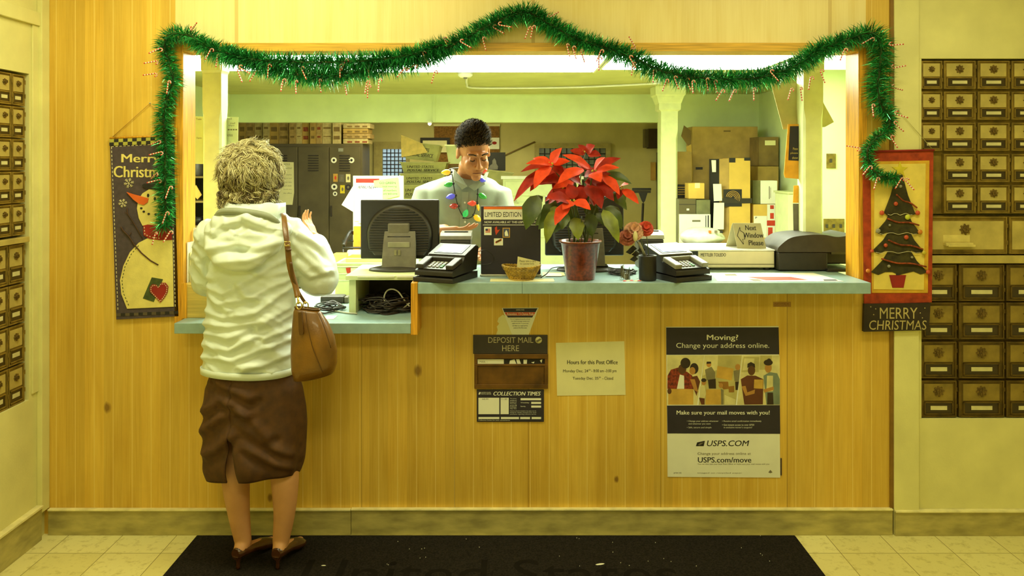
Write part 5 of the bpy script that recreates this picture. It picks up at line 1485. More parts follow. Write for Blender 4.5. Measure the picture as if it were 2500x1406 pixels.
# lockers with mailing boxes on top
LY = 5.6
LDR = []
lx1 = WX(880, LY)
lw = .352
ltop = WZ(351, LY)
t = thing('locker_bank', 'grey metal lockers with stickers at the back of the store room', 'lockers', (lx1 - 2 * lw, LY + .22, 0))
obj('carcass', MB().box(lx1 - 4 * lw - .02, lx1 + .02, LY + .012, LY + .47, .0005, ltop), M_metalg, t, bev=.003)
for k in range(4):
    a, b = lx1 - (k + 1) * lw + .004, lx1 - k * lw - .004
    mb = MB().box(a, b, LY - .006, LY + .0115, .10, ltop - .035)
    d = obj('door', mb, M_metalg, t, bev=.004)
    mb = MB()
    for j in range(7): mb.box(a + lw * .32, b - lw * .32, LY - .010, LY - .0062, ltop - .14 - j * .028, ltop - .127 - j * .028)
    obj('louvre', mb, M_metald, d)
    obj('handle', MB().box(a + .012, a + .032, LY - .022, LY - .0062, .98, 1.10), M_metald, d, bev=.003)
    LDR.append(d)
    if k == 0:
        for px_, py_, w_, h_, m in ((815, 391, 7, 7, M_paper), (858, 391, 7, 7, M_paper), (819, 434, 5.5, 10, M_kraft), (834, 435, 6, 9, M_grey), (850, 435, 5.5, 10, M_cpaper), (816, 456, 7.5, 7, M_paper), (836, 462, 5.5, 10, mat('yellow_sticker', rgb(226, 206, 40))), (850, 457, 7, 7, M_navy), (818, 473, 5.5, 5.5, M_paper)):
            mb = MB()
            if h_ == 7 or abs(w_ - h_) < 1: ppoly(mb, ring_poly(px_, py_, w_, w_, 0, 345, 18), LY - .0078, LY - .0062)
            else: pbox(mb, px_ - w_, py_ - h_, px_ + w_, py_ + h_, LY - .0078, LY - .0062)
            s = obj('sticker', mb, m, d)
            mb = MB(); ppoly(mb, ring_poly(px_, py_, w_ * .45, h_ * .5, 0, 330, 6), LY - .0088, LY - .0079); obj('sticker_picture', mb, M_ink if m is M_paper else M_red if m is M_kraft else M_inkgrey, s)
        mb = MB(); pbox(mb, 826, 362, 838, 370, LY - .0078, LY - .0062); obj('number_plate', mb, M_steel, d)
t = sheet('locker_notice', [(684, 395), (717, 396), (718, 470), (714, 500), (680, 500)], LY - .0125, M_cpaper, 'pale printed notice taped on the left locker, beside the head of the woman', 'notice',
          lines=[('NOTICE', 692, 399, 708, 403), ('IMPORTANT', 695, 409, 713, 413)] + [(s, 692, 425 + 9 * k, 712, 428 + 9 * k) for k, s in enumerate(('all clerks', 'please read', 'these rules', 'each week', 'thank you', 'the office'))])
edges = [582, 600, 621, 641, 658, 680, 705, 722, 737, 756, 771, 786, 811, 833]
bm_ = [M_kr1, mat('faded_white_card', rgb(186, 168, 110), .75, var=.12, scale=30), mat('tan_card', rgb(168, 140, 80), .75, var=.15, scale=30)]
M_pr = mat('faded_red_print', rgb(140, 66, 30), .75, var=.3, scale=60)
ORD = ['leftmost', 'second from the left', 'third from the left', 'fourth from the left', 'fifth from the left', 'sixth from the left', 'seventh from the left', 'eighth from the left', 'ninth from the left', 'tenth from the left', 'fourth from the right', 'third from the right', 'second from the right']
for k, (a, b) in enumerate(zip(edges, edges[1:])):
    zt_ = ltop + .27 + .012 * math.sin(k * 2.3)
    y_ = LY + .03 + .012 * (k % 3)
    t = thing('mailing_box', 'flat mailing box upright on the lockers, ' + (ORD[k] if k < 12 else 'rightmost of the upright row'), 'box', (WX((a + b) / 2, y_), y_ + .15, ltop), 'mailing boxes on the lockers')
    obj('carton', MB().box(WX(a, y_) + .003, WX(b, y_) - .003, y_, y_ + .3, ltop + .0006, zt_), bm_[(k * 2 + k // 3) % 3], t, bev=.002)
    for j in range(2): obj('print_band', MB().box(WX(a, y_) + .016, WX(b, y_) - .016, y_ - .001, y_ - .0001, ltop + .05 + .09 * j + .01 * (k % 4), ltop + .09 + .1 * j), M_pr if k in (8, 10) else M_kr2, t)
for k in range(4):
    z0 = ltop + .0006 + k * .058
    y_ = LY + .02
    x0, x1 = WX(837, y_), WX(898 + (k % 2) * 5, y_)
    t = thing('mailing_box', 'flat mailing box at the right end of the lockers, ' + ('bottom', 'second from the bottom', 'third from the bottom', 'top')[k] + ' of four', 'box', ((x0 + x1) / 2, y_ + .15, z0), 'flat stack on the lockers')
    obj('carton', MB().box(x0, x1, y_, y_ + .3, z0, z0 + .056), bm_[(k + 1) % 3], t, bev=.008)
    for j in range(3): obj('print_band', MB().box(x0 + .05 + j * .085, x0 + .105 + j * .085, y_ - .001, y_ - .0001, z0 + .012, z0 + .03), M_pr if k == 0 else M_kr2, t)
# rear wall: windows, cork board, frame, cord, speaker, door
WYB = FY - .0005
def pwin(n, x0, z0, x1, z1, gm, nx, ny, ox0, oz0, ox1, oz1):
    t = struct('window_%d' % n, MB().box(WX(ox0, WYB), WX(ox1, WYB), WYB - .05, WYB, WZ(oz1, WYB), WZ(z1, WYB)).box(WX(ox0, WYB), WX(ox1, WYB), WYB - .05, WYB, WZ(z0, WYB), WZ(oz0, WYB))
               .box(WX(ox0, WYB), WX(x0, WYB), WYB - .05, WYB, WZ(z1, WYB), WZ(z0, WYB)).box(WX(x1, WYB), WX(ox1, WYB), WYB - .05, WYB, WZ(z1, WYB), WZ(z0, WYB)), mat('dull_window_frame', rgb(164, 150, 84), .6))
    mb = MB(); pbox(mb, x0, z0, x1, z1, WYB - .02, WYB - .001); struct('window_glass', mb, gm, t)
    mb = MB()
    for k in range(1, nx):
        x = x0 + (x1 - x0) * k / nx; mb.tube([W(x, z0, WYB - .03), W(x, z1, WYB - .03)], .006, 6)
    for k in range(1, ny):
        z = z0 + (z1 - z0) * k / ny; mb.tube([W(x0, z, WYB - .03), W(x1, z, WYB - .03)], .006, 6)
    struct('window_bars', mb, M_metald, t)
pwin(1, 935, 364, 992, 430, mat('daylit_window_glass', rgb(150, 176, 196), .2, emit=.75, var=.12, scale=3), 6, 7, 914, 346, 1000, 470)
pwin(2, 1316, 362, 1478, 470, mat('dim_window_glass', rgb(96, 100, 70), .15, emit=.12, var=.3, scale=4), 12, 8, 1305, 350, 1490, 480)
tag(obj('slanted_wire', MB().tube([W(1222, 384, WYB - .012), W(1306, 346, WYB - .012)], .009, 6), M_kr2), 'dark wire slanting across the store room wall left of the barred window', 'cord')
t = thing('cork_board', 'brown cork board on the rear wall behind the head of the clerk', 'board', W(1140, 470, WYB - .02))
mb = MB(); pbox(mb, 1060, 308, 1219, 468, WYB - .03, WYB - .002); obj('board', mb, mat('brown_cork', rgb(134, 94, 34), .9, var=.2, scale=60), t)
mb = MB(); pbox(mb, 1058, 303, 1221, 308, WYB - .036, WYB - .002); obj('frame_rail', mb, M_cpaper, t)
t = thing('pinned_card', 'white card with a small red flower, pinned on the cork board', 'card', W(1207, 365, WYB - .033))
mb = MB(); pbox(mb, 1195, 336, 1219, 364, WYB - .035, WYB - .0305); obj('card', mb, M_paper, t)
mb = MB(); ppoly(mb, ring_poly(1207, 349, 6, 4, 0, 330, 7), WYB - .037, WYB - .0352); obj('flower', mb, M_scarf, t)
t = thing('framed_certificate', 'black-framed certificate hanging behind the mail tubs', 'picture frame', W(1062, 370, WYB - .06))
mb = MB(); pbox(mb, 1026, 336, 1098, 372, WYB - .062, WYB - .045); obj('frame', mb, M_ink, t)
mb = MB(); pbox(mb, 1032, 343, 1091, 372, WYB - .065, WYB - .0622); obj('certificate', mb, M_cpaper, t)
t = thing('wall_lamp', 'small glowing bulb on the header, left of the head of the clerk', 'lamp', W(1049, 303, HYD - .02))
mb = MB(); mb.ball(W(1049, 302, HYD - .03), .016); obj('bulb', mb, mat('glowing_bulb', rgb(255, 236, 170), .4, emit=9), t)
mb = MB(); pbox(mb, 1044, 296, 1054, 300, HYD - .045, HYD - .0005); obj('holder', mb, M_white, t)
t = thing('wall_speaker', 'dark box speaker high on the wall left of the white column', 'speaker', W(1595, 362, WYB - .1))
mb = MB(); pbox(mb, 1584, 314, 1622, 362, WYB - .16, WYB - .002); obj('cabinet', mb, mat('dark_brown_grille', rgb(62, 46, 22), .8), t)
mb = MB(); pbox(mb, 1574, 315, 1583.5, 360, WYB - .14, WYB - .002); obj('side', mb, M_metalg, t)
mb = MB(); pbox(mb, 1604, 372, 1640, 760, WYB - .04, WYB); struct('door_1', mb, mat('grey_door_paint', rgb(96, 90, 58), .5))
tag(obj('wall_panel', pbox(MB(), 1590, 396, 1601, 440, WYB - .05, WYB - .002), M_kraft), 'narrow tan panel on the wall beside the grey door', 'panel')
t = thing('floor_squeegee', 'black squeegee standing head up, between the poinsettia and the white column', 'squeegee', W(1568, 760, 4.4))
yq = 4.4
mb = MB(); pbox(mb, 1544, 459, 1590, 465, yq, yq + .03); obj('head', mb, M_black, t, bev=.004)
mb = MB(); pbox(mb, 1545, 465.5, 1589, 471, yq + .008, yq + .02); obj('blade', mb, M_metald, t)
mb = MB(); ppoly(mb, [(1560, 471), (1581, 471), (1575, 490), (1571, 496), (1567, 490)], yq + .002, yq + .026); obj('socket', mb, M_black, t)
p0 = W(1570, 496, yq + .014); obj('handle', MB().tube([p0, (p0.x - .06, p0.y - .02, .001)], .012, 8), M_metald, t)

# postal tubs on a table
def table(name, label, x0, x1, y0, y1, z, m):
    t = thing(name, label, 'table', ((x0 + x1) / 2, (y0 + y1) / 2, 0))
    obj('table_top', MB().box(x0, x1, y0, y1, z - .03, z), m, t, bev=.003)
    for a in (x0 + .04, x1 - .04):
        for b in (y0 + .04, y1 - .04): obj('leg', MB().box(a - .02, a + .02, b - .02, b + .02, .0005, z - .0302), m, t)
    return t
M_tabd = mat('dark_table_wood', rgb(88, 56, 28), .5)
TYB = 4.6
table('sorting_table', 'dark table behind the clerk carrying the mail tubs', -1.45, .62, 4.45, 5.2, .80, M_tabd)
def tub(label, px0, px1, pz0, pz1, y, dep=.34, tilt=0.0, text=True, yaw=0.0, m=None):
    "open tapered tub whose front fills the pixel box"
    x0, x1, z0, z1 = WX(px0, y), WX(px1, y), WZ(pz1, y), WZ(pz0, y)
    w_, h_ = x1 - x0, z1 - z0
    t = thing('mail_tub', label, 'mail tub', ((x0 + x1) / 2, y + dep / 2, z0), 'postal tubs behind the clerk')
    M = Matrix.Translation(((x0 + x1) / 2, y, z0)) @ Matrix.Rotation(yaw, 4, 'Z') @ Matrix.Rotation(tilt, 4, 'Y')
    mb = MB(); mb.M = M
    k = .05
    def rg(ins, z): return [(-w_ / 2 + ins, ins, z), (w_ / 2 - ins, ins, z), (w_ / 2 - ins, dep - ins, z), (-w_ / 2 + ins, dep - ins, z)]
    mb.loft([rg(k * .6, 0), rg(0, h_), rg(-.012, h_), rg(-.012, h_ + .012), rg(.006, h_ + .012), rg(k * .6 + .006, .006)], smooth=False)
    obj('tub', mb, m or M_tub, t)
    if text:
        mb = MB(); mb.M = M
        a = math.atan2(k * .6, h_)
        mb.M = M @ Matrix.Translation((0, k * .6 - .001, 0)) @ Matrix.Rotation(a, 4, 'X')
        letters(mb, 'UNITED STATES', -w_ * .36, h_ * .56, w_ * .22, h_ * .80, 0, bold=.03, shear=.25)
        letters(mb, 'POSTAL SERVICE', -w_ * .36, h_ * .22, w_ * .34, h_ * .46, 0, bold=.03, shear=.25)
        obj('lettering', mb, M_metald, t)
    return t
for k, (lab, a, b, c_, d, tl) in enumerate((('lowest mail tub of the leaning stack left of the clerk', 976, 1082, 484, 545, 0), ('mail tub second from the bottom of the stack left of the clerk', 974, 1084, 452, 484, 0), ('middle mail tub of the stack left of the clerk', 977, 1086, 424, 452, 0), ('mail tub second from the top of the stack left of the clerk', 978, 1090, 396, 424, 0), ('top mail tub of the stack, tilted, with its flap up', 982, 1070, 350, 391, .10))):
    tub(lab, a, b, c_ + 2.2, d, TYB + .03 * k, tilt=tl)
tag(obj('tub_flap', ppoly(MB(), [(979, 329), (1030, 350), (1044, 372), (980, 384)], TYB + .10, TYB + .105), mat('lit_tub_card', rgb(222, 190, 104), .6)), 'bright raised flap on the top mail tub', 'flap')
stk = tag(obj('tub_riser', MB().box(WX(985, TYB + .1), WX(1078, TYB + .1), TYB + .08, TYB + .34, .8006, WZ(546, TYB)), M_kr2), 'dark carton carrying the mail tub stack', 'box')
tub('mail tub leaning right of the shoulder of the clerk, under the dark photograph', 1176, 1246, 420, 470, 4.75, tilt=.12, text=False)
tag(obj('tub_riser', MB().box(WX(1178, 4.75), WX(1240, 4.75), 4.8, 5.02, .8006, WZ(477, 4.75)), M_kr2), 'dark carton under the tub right of the clerk', 'box')
tub('pale tub behind the neck of the clerk, above the stack', 1088, 1132, 356, 400, 5.0, dep=.18, tilt=0, text=False, m=M_gpaper)
tag(obj('tub_riser', MB().box(WX(1096, 5.0), WX(1124, 5.0), 5.03, 5.15, .8006, WZ(402, 5.0)), M_kr2), 'dark carton under the pale tub behind the clerk', 'box')
t = thing('dark_photograph', 'dark photograph of a pale animal standing right of the ear of the clerk', 'photograph', W(1210, 416, 5.16))
mb = MB(); pbox(mb, 1188, 372, 1234, 417, 5.14, 5.15); obj('print', mb, M_ink, t)
mb = MB(); ppoly(mb, [(1192, 414), (1196, 404), (1202, 400), (1202, 392), (1207, 386), (1211, 392), (1212, 400), (1216, 406), (1215, 414)], 5.137, 5.1398); obj('picture', mb, M_grey, t)
t = thing('white_cabinet', 'low white cabinet behind the poinsettia with a lipped top', 'cabinet', W(1290, 760, 4.55))
x0, x1, zc = WX(1228, 4.3), WX(1420, 4.3), WZ(430, 4.3)
obj('carcass', MB().box(x0, x1, 4.3, 4.44, .0005, zc - .03), M_gpaper, t)
obj('top', MB().box(x0 - .02, x1 + .02, 4.28, 4.4445, zc - .0295, zc), M_white, t, bev=.003)
for j in range(3): obj('drawer', MB().box(x0 + .02, x1 - .02, 4.285, 4.2995, zc - .19 - .2 * j, zc - .05 - .2 * j), M_gpaper, t, bev=.004)
mb = MB(); plet(mb, 'ZIP CODE', 1244, 488, 1262, 492, 4.284, 0); plet(mb, 'DIRECTORY', 1244, 494, 1268, 498, 4.284, 0); obj('lettering', mb, M_inkgrey, t)

# side counter with the union notice board, trays and cartons left of the monitor
SY = 1.75
sxa, sxb = WX(770, SY), WX(1020, SY)
t = thing('side_counter', 'pale side counter behind the monitor at the left', 'counter', ((sxa + sxb) / 2, 2.0, 0))
obj('worktop', MB().box(sxa, sxb, SY - .02, 2.5, .87, .90), M_cub, t, bev=.003)
obj('carcass', MB().box(sxa + .02, sxb - .02, SY + .01, 2.48, .0005, .8698), M_tabd, t)
ny = 2.2
t = thing('notice_board', 'pale board headed with a red bar, holding pinned news sheets, behind the monitor', 'notice board', W(920, 640, ny) * 1)
mb = MB(); mb.box(WX(862, ny), WX(985, ny), ny, ny + .02, .9005, WZ(429, ny)); obj('board', mb, M_gpaper, t)
mb = MB(); pbox(mb, 869, 436, 926, 446, ny - .001, ny - .0002); obj('red_bar', mb, M_scarf, t)
def pinned(label, pts, y, m, txt):
    s = thing('pinned_sheet', label, 'paper', W(pts[0][0], pts[-1][1], y))
    mb = MB(); ppoly(mb, pts, y, y + .0012); obj('sheet', mb, m, s)
    mb = MB()
    for a in txt: plet(mb, *a[:5], y - .0006, 0, **(a[5] if len(a) > 5 else {}))
    obj('lettering', mb, M_ink, s)
pinned('white sheet with a bold slanted heading on the board behind the monitor', [(866, 447), (928, 447), (928, 540), (866, 540)], ny - .004, M_paper, [('APWU NEWS', 873, 453, 922, 461, dict(bold=.03, shear=.3))])
pinned('plain white sheet overlapping the sheet with the slanted heading', [(876, 470), (920, 458), (937, 459), (936, 545), (876, 545)], ny - .008, M_paper, [('union notice', 884, 476, 915, 480)])
pinned('green printed sheet pinned slanted on the board behind the monitor', [(912, 441), (972, 433), (976, 478), (934, 488), (934, 458), (914, 456)], ny - .011, mat('mint_green_paper', rgb(150, 190, 110), .7), [('GO GREEN', 926, 444, 966, 449), ('local meeting', 934, 453, 968, 458), ('all members', 936, 462, 968, 467), ('are welcome', 936, 470, 970, 475)])
tag(obj('loose_sheet', ppoly(MB(), [(862, 454), (862, 517), (834, 500)], ny - .002, ny - .0008), M_paper), 'white paper corner jutting out left of the notice board', 'paper')
def itm(name, label, cat, px0, py0, px1, py1, y, dep, m, rest=True, bev=.004):
    z0 = .9006 if rest else WZ(py1, y)
    return tag(obj(name, MB().box(WX(px0, y), WX(px1, y), y, y + dep, z0, WZ(py0, y)), m, bev=bev), label, cat)
itm('yellow_box', 'flat yellow box on the side counter left of the monitor', 'box', 848, 627, 912, 640, 1.85, .14, mat('bright_yellow_box', rgb(236, 204, 30), .5))
itm('paper_bundle', 'crumpled pale bundle on the side counter, behind the yellow box', 'bundle', 846, 610, 884, 627, 1.995, .03, M_gpaper, bev=.02)
itm('manila_folder', 'tan folder on the side counter beside the sleeve of the woman', 'folder', 812, 620, 846, 640, 1.95, .1, M_kr3)
t = thing('file_holder', 'black wire file holder with orange folders, left of the monitor', 'file holder', W(866, 640, 2.07))
mb = MB()
for yy, zz_ in ((2.04, 605), (2.14, 588)):
    mb.tube([W(836, zz_, yy), W(884, zz_, yy)], .008, 8)
mb.tube([W(838, 605, 2.04), (WX(838, 2.04), 2.04, .902)], .006, 6).tube([W(880, 605, 2.04), (WX(880, 2.04), 2.04, .902)], .006, 6)
mb.tube(smooth_path([W(838, 600, 2.04), W(848, 578, 2.1), W(856, 566, 2.12), W(862, 570, 2.14)], 5), .014, 8)
obj('wire_frame', mb, M_black, t)
obj('folder', MB().box(WX(863, 2.09), WX(884, 2.09), 2.09, 2.13, .902, WZ(553, 2.09)), mat('orange_folder', rgb(240, 134, 24), .6), t)
# white mail tray on a shelf just behind the low counter
t = thing('back_shelf', 'narrow pale shelf behind the low counter', 'shelf', (-.9, .62, 0))
obj('board', MB().box(-1.3, -.46, .49, .80, .89, .915), M_cub, t)
for x in (-1.28, -.48): obj('leg', MB().box(x - .015, x + .015, .5, .53, .0005, .8898), M_cub, t)
t = thing('mail_tray', 'white ridged mail tray with a red-ended label, left of the monitor stand', 'tray', (WX(880, .55), .6, .9155))
tx0, tx1, tzt = WX(818, .55), WX(955, .55), WZ(642, .55)
mb = MB().box(tx0, tx1, .55, .562, .9155, tzt).box(tx0, tx1, .75, .762, .9155, tzt).box(tx0, tx0 + .012, .562, .75, .9155, tzt).box(tx1 - .012, tx1, .562, .75, .9155, tzt).box(tx0, tx1, .55, .762, .9155, .925)
obj('tray', mb, M_gpaper, t, bev=.003)
mb = MB()
for z in (651, 668, 684): mb.tube([(tx0, .548, WZ(z, .55)), (tx1, .548, WZ(z, .55))], .004, 6)
obj('ridge', mb, M_white, t)
mb = MB(); ppoly(mb, [(844, 655), (874, 654), (874, 665), (846, 667)], .5425, .5435); lbm = obj('label', mb, M_paper, t)
mb = MB(); ppoly(mb, [(844, 654), (856, 653), (856, 667), (847, 667)], .541, .5422); obj('red_end', mb, M_red, lbm)
t = thing('crumpled_bag', 'crumpled white plastic bag lying behind the foot of the monitor', 'bag', W(918, 660, .5))
mb = MB(); mb.ball((WX(918, .52), .52, .9158 + .075), .055, .025, .075, 14, 9)
me = raw_mesh('crumpled_bag', mb, Vector((0, 0, 0)))
obj('bag', displace(me, lambda c, n: .012 * noise.noise(c * 40)), M_white, t)
# shelves at the far left
t = thing('storage_rack', 'dark storage rack seen between the left jamb and the left post', 'rack', (-2.38, 2.6, 0))
rx0, rx1 = -2.54, WX(497, 2.45)
for z in (.9, 1.115, 1.30, 1.48, 1.66): obj('shelf_board', MB().box(rx0, rx1, 2.45, 2.85, z - .014, z), M_kr2, t)
obj('back_panel', MB().box(rx0, rx1, 2.86, 2.88, .0005, 1.90), M_metald, t)
obj('upright', MB().box(rx1 + .0005, rx1 + .02, 2.45, 2.88, .0005, 1.90), M_metald, t)
tag(obj('dark_carton', MB().box(-2.5, WX(474, 2.5), 2.5, 2.8, 1.6606, 1.87), M_metald, bev=.003), 'dark carton on the top shelf of the left rack', 'box')
t = thing('storage_jar', 'squat clear jar with a lid on the left rack', 'jar', (WX(472, 2.55), 2.62, 1.4806))
obj('jar', MB().lathe([(.001, 0), (.055, 0), (.06, .01), (.06, .10), (.05, .115), (.001, .115)], t.location, 24), M_grey, t)
obj('lid', MB().lathe([(.001, .1155), (.058, .1155), (.06, .12), (.056, .15), (.001, .158)], t.location, 24), M_kraft, t)
tag(obj('envelope_stack', ppoly(MB(), [(466, 470), (478, 452), (492, 476), (482, 487)], 2.48, 2.49), M_kr3), 'tilted yellow envelope on the left rack', 'envelope')
tag(obj('tape_roll', MB().lathe([(.02, 0), (.045, 0), (.045, .06), (.02, .06), (.02, 0)], (WX(480, 2.55), 2.6, 1.1156), 24, caps=False), M_black), 'dark roll of tape on the left rack', 'tape')
tag(obj('blue_binder', MB().box(WX(448, 2.5), WX(473, 2.5), 2.5, 2.75, .9006, 1.09), mat('violet_blue_binder', rgb(84, 78, 116), .5), bev=.004), 'violet blue binder on the low shelf of the left rack', 'binder')
tag(obj('white_carton', MB().box(WX(474, 2.5), WX(490, 2.5), 2.5, 2.7, .9006, 1.05), M_gpaper, bev=.004), 'pale carton beside the blue binder on the left rack', 'box')

# parcels on the table at the right
PYT = 3.0
table('parcel_table', 'table behind the scale stacked with parcels', WX(1650, 2.85), OFX1 - .03, 2.85, 3.8, .84, M_tabd)
def carton(name, label, cat, px0, py0, px1, py1, y, dep, m, z0=None, yaw=0.0, extra=None, side=None):
    x0, x1, z1 = WX(px0, y), WX(px1, y), WZ(py0, y)
    zb = WZ(py1, y) if z0 is None else z0
    t = thing(name, label, cat, ((x0 + x1) / 2, y + dep / 2, zb))
    mb = MB(); c_ = Vector((x0, y, 0))
    mb.M = Matrix.Translation(c_) @ Matrix.Rotation(yaw, 4, 'Z')
    mb.box(0, x1 - x0, 0, dep, zb, z1, 0)
    obj('carton', mb, m, t, bev=.003)
    return t, mb.M, x1 - x0, zb, z1
def patch(t, name, M, x0, x1, z0, z1, m, out=.0012, inn=.0002):
    mb = MB(); mb.M = M; mb.box(x0, x1, -out, -inn, z0, z1)
    return obj(name, mb, m, t)
TZ = .8406
# big carton with raised flaps standing at the back
t, M, w_, zb, z1 = carton('large_carton', 'large brown carton with raised flaps at the back of the parcel pile', 'box', 1690, 309, 1850, 470, 3.50, .24, M_kr1, TZ)
mb = MB(); ppoly(mb, [(1663, 332), (1670, 306), (1688, 320), (1687, 352), (1680, 356)], 3.50, 3.506); obj('flap', mb, M_kr2, t)
mb = MB(); ppoly(mb, [(1676, 358), (1688, 352), (1692, 440), (1682, 446)], 3.50, 3.506); obj('flap', mb, M_kr3, t)
mb = MB(); ppoly(mb, [(1850, 333), (1868, 402), (1847, 440), (1850, 440)], 3.50, 3.506); obj('flap', mb, M_kr1, t)
patch(t, 'tape_mark', M, .03, .09, WZ(414, 3.5), WZ(408, 3.5), M_metald)
patch(t, 'print_mark', M, .27, .33, WZ(322, 3.5), WZ(318, 3.5), M_kr2)
t, M, w_, zb, z1 = carton('open_carton', 'dark carton with a white label at the upper right of the parcel pile', 'box', 1853, 334, 1902, 405, 3.25, .22, M_kr2, WZ(405, 3.25), .06)
patch(t, 'label', M, .05, .14, z1 - .07, z1 - .03, M_cpaper)
t, M, w_, zb, z1 = carton('brown_carton', 'brown carton under the dark labelled carton at the right of the pile', 'box', 1850, 406, 1902, 470, 3.22, .26, M_kr1, TZ, .05)
t, M, w_, zb, z1 = carton('brown_carton', 'dull brown carton at the left edge of the pile beside the column', 'box', 1652, 370, 1689, 450, 3.36, .13, M_kr1, WZ(450.5, 3.36))
t, M, w_, zb, z1 = carton('printed_carton', 'black printed carton under the dull brown carton beside the column', 'box', 1652, 451, 1682, 477, 3.36, .13, M_metald, TZ)
mb = MB(); mb.M = M
for j in range(4): mb.box(.01, w_ - .008, -.0012, -.0002, z1 - .025 - .02 * j, z1 - .017 - .02 * j)
obj('print_line', mb, M_kraft, t)
t, M, w_, zb, z1 = carton('tall_carton', 'tall yellow carton with black tape standing in the middle of the parcel pile', 'box', 1780, 386, 1832, 600, 2.95, .2, M_kr3, TZ)
mb = MB()
q0, q1 = W(1779.5, 600, 2.951), W(1779.5, 386, 2.951)
xa, xb = WX(1756, 3.02), WX(1735, 3.10)
obj('side_face', MB().loft([[(WX(1779.5, 2.95), 2.953, z), (WX(1779.5, 2.95), 3.15, z), (xa, 3.15, z), (xa, 3.02, z)] for z in (TZ, WZ(388, 2.97))], smooth=False), M_kr1, t)  # same carton, side face browner: its shade is put into the colour
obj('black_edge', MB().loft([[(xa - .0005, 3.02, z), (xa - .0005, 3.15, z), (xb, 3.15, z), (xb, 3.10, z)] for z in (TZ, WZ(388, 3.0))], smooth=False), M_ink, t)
patch(t, 'torn_tape', M, .0, .05, z1 - .035, z1 + .002, M_ink); patch(t, 'torn_tape', M, .12, w_, z1 - .02, z1 + .004, M_ink)
lg = patch(t, 'logo_panel', M, -.045, .10, WZ(504, 2.95), WZ(462, 2.95), M_ink, .004, .0002)
mb = MB(); mb.M = M
cz_ = (WZ(504, 2.95) + WZ(462, 2.95)) / 2
for rd in (.018, .030, .042, .054):
    pts = [(.03 + rd * math.cos(a), -.0045, cz_ + rd * math.sin(a)) for a in [math.radians(-30 + 200 * k / 14) for k in range(15)]]
    mb.tube(pts, .0026, 5)
obj('arc_mark', mb, M_kraft, lg)
patch(t, 'tape_band', M, -.06, w_ + .012, WZ(496, 2.95), WZ(484, 2.95), M_metald, .006, .0045)
for lab, a in (('white packing slip on the side of the tall yellow carton', ((1741, 449), (1761, 449), (1763, 490), (1743, 491))), ('lower white envelope on the side of the tall yellow carton', ((1743, 495), (1768, 495), (1767, 560), (1741, 560))), ('small white label high on the black edge of the tall carton', ((1737, 391), (1748, 391), (1748, 420), (1739, 420)))):
    mb = MB(); ppoly(mb, a, 2.94 if 'high' not in lab else 3.0, 2.945 if 'high' not in lab else 3.004); tag(obj('packing_slip', mb, M_paper), lab, 'label')
t, M, w_, zb, z1 = carton('small_carton', 'small yellow cube carton at the left of the parcel pile', 'box', 1681, 447, 1720, 485, 3.0, .14, M_kr3, WZ(485.3, 3.0))
patch(t, 'tape', M, .05, .09, z1 - .04, z1 + .001, M_cpaper)
t, M, w_, zb, z1 = carton('slate_carton', 'dark slate carton under the small yellow cube carton', 'box', 1658, 486, 1699, 524, 2.98, .2, M_metalg, TZ)
patch(t, 'label', M, .06, .08, z1 - .09, z1 - .075, M_paper)
patch(t, 'tape', M, 0, w_, z1 - .045, z1 - .04, M_metald)
carton('grey_carton', 'grey green carton right of the dark slate carton', 'box', 1700, 488, 1734, 530, 2.98, .2, mat('grey_green_card', rgb(116, 116, 72), .7), TZ)
t, M, w_, zb, z1 = carton('flat_mailer', 'white flat mailer standing at the left of the parcel pile', 'envelope', 1659, 523, 1735, 600, 2.93, .03, M_paper, TZ)
patch(t, 'address_label', M, .06, .19, z1 - .13, z1 - .01, M_white); patch(t, 'dark_stripe', M, .205, .211, z1 - .11, z1 - .01, M_navy); patch(t, 'dark_stripe', M, .222, .232, z1 - .11, z1 - .008, M_navy); patch(t, 'postmark', M, .1, .165, z1 - .06, z1 - .045, M_inkgrey, .0022, .0013)
t, M, w_, zb, z1 = carton('white_box', 'small white box on the right of the tall yellow carton', 'box', 1857, 441, 1898, 498, 3.0, .14, M_paper, WZ(498, 3.0))
mb = MB(); xq = WX(1838, 3.06)
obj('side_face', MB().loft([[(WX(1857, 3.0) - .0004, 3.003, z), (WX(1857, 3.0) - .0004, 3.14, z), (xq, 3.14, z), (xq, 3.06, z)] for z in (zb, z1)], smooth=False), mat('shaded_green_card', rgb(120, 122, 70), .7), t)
mb = MB(); mb.M = M @ Matrix.Rotation(0, 4, 'X'); mb.box(.066, .072, -.0012, -.0002, zb + .04, z1 - .045); mb.box(.078, .081, -.0012, -.0002, zb + .05, z1 - .055); obj('printed_line', mb, M_inkgrey, t)
t, M, w_, zb, z1 = carton('taped_carton', 'brown carton with red and white tape, under the small white box', 'box', 1839, 499, 1920, 600, 2.98, .22, M_kr3, TZ)
px2 = lambda p: WX(p, 2.98) - WX(1839, 2.98)
patch(t, 'white_tape', M, px2(1873), px2(1892), zb, z1, M_paper); patch(t, 'white_tape', M, px2(1872), w_, WZ(553, 2.98), WZ(537, 2.98), M_paper, .0014, .0003)
for a, b, c_, d in ((1880, 501, 1889, 510), (1880, 520, 1889, 534), (1875, 555, 1886, 582), (1872, 538, 1892, 551), (1903, 538, 1919, 547)): patch(t, 'red_tape', M, px2(a), px2(b * 0 + c_), WZ(d, 2.98), WZ(b, 2.98), M_red, .0026, .0016)
lb = patch(t, 'postage_label', M, px2(1840), px2(1872), WZ(580, 2.98), WZ(527, 2.98), M_paper, .0028, .0016)
mb = MB(); mb.M = M; letters(mb, 'P', px2(1844), WZ(534, 2.98), px2(1848), WZ(529, 2.98), -.0032, bold=.03); obj('lettering', mb, M_ink, lb)
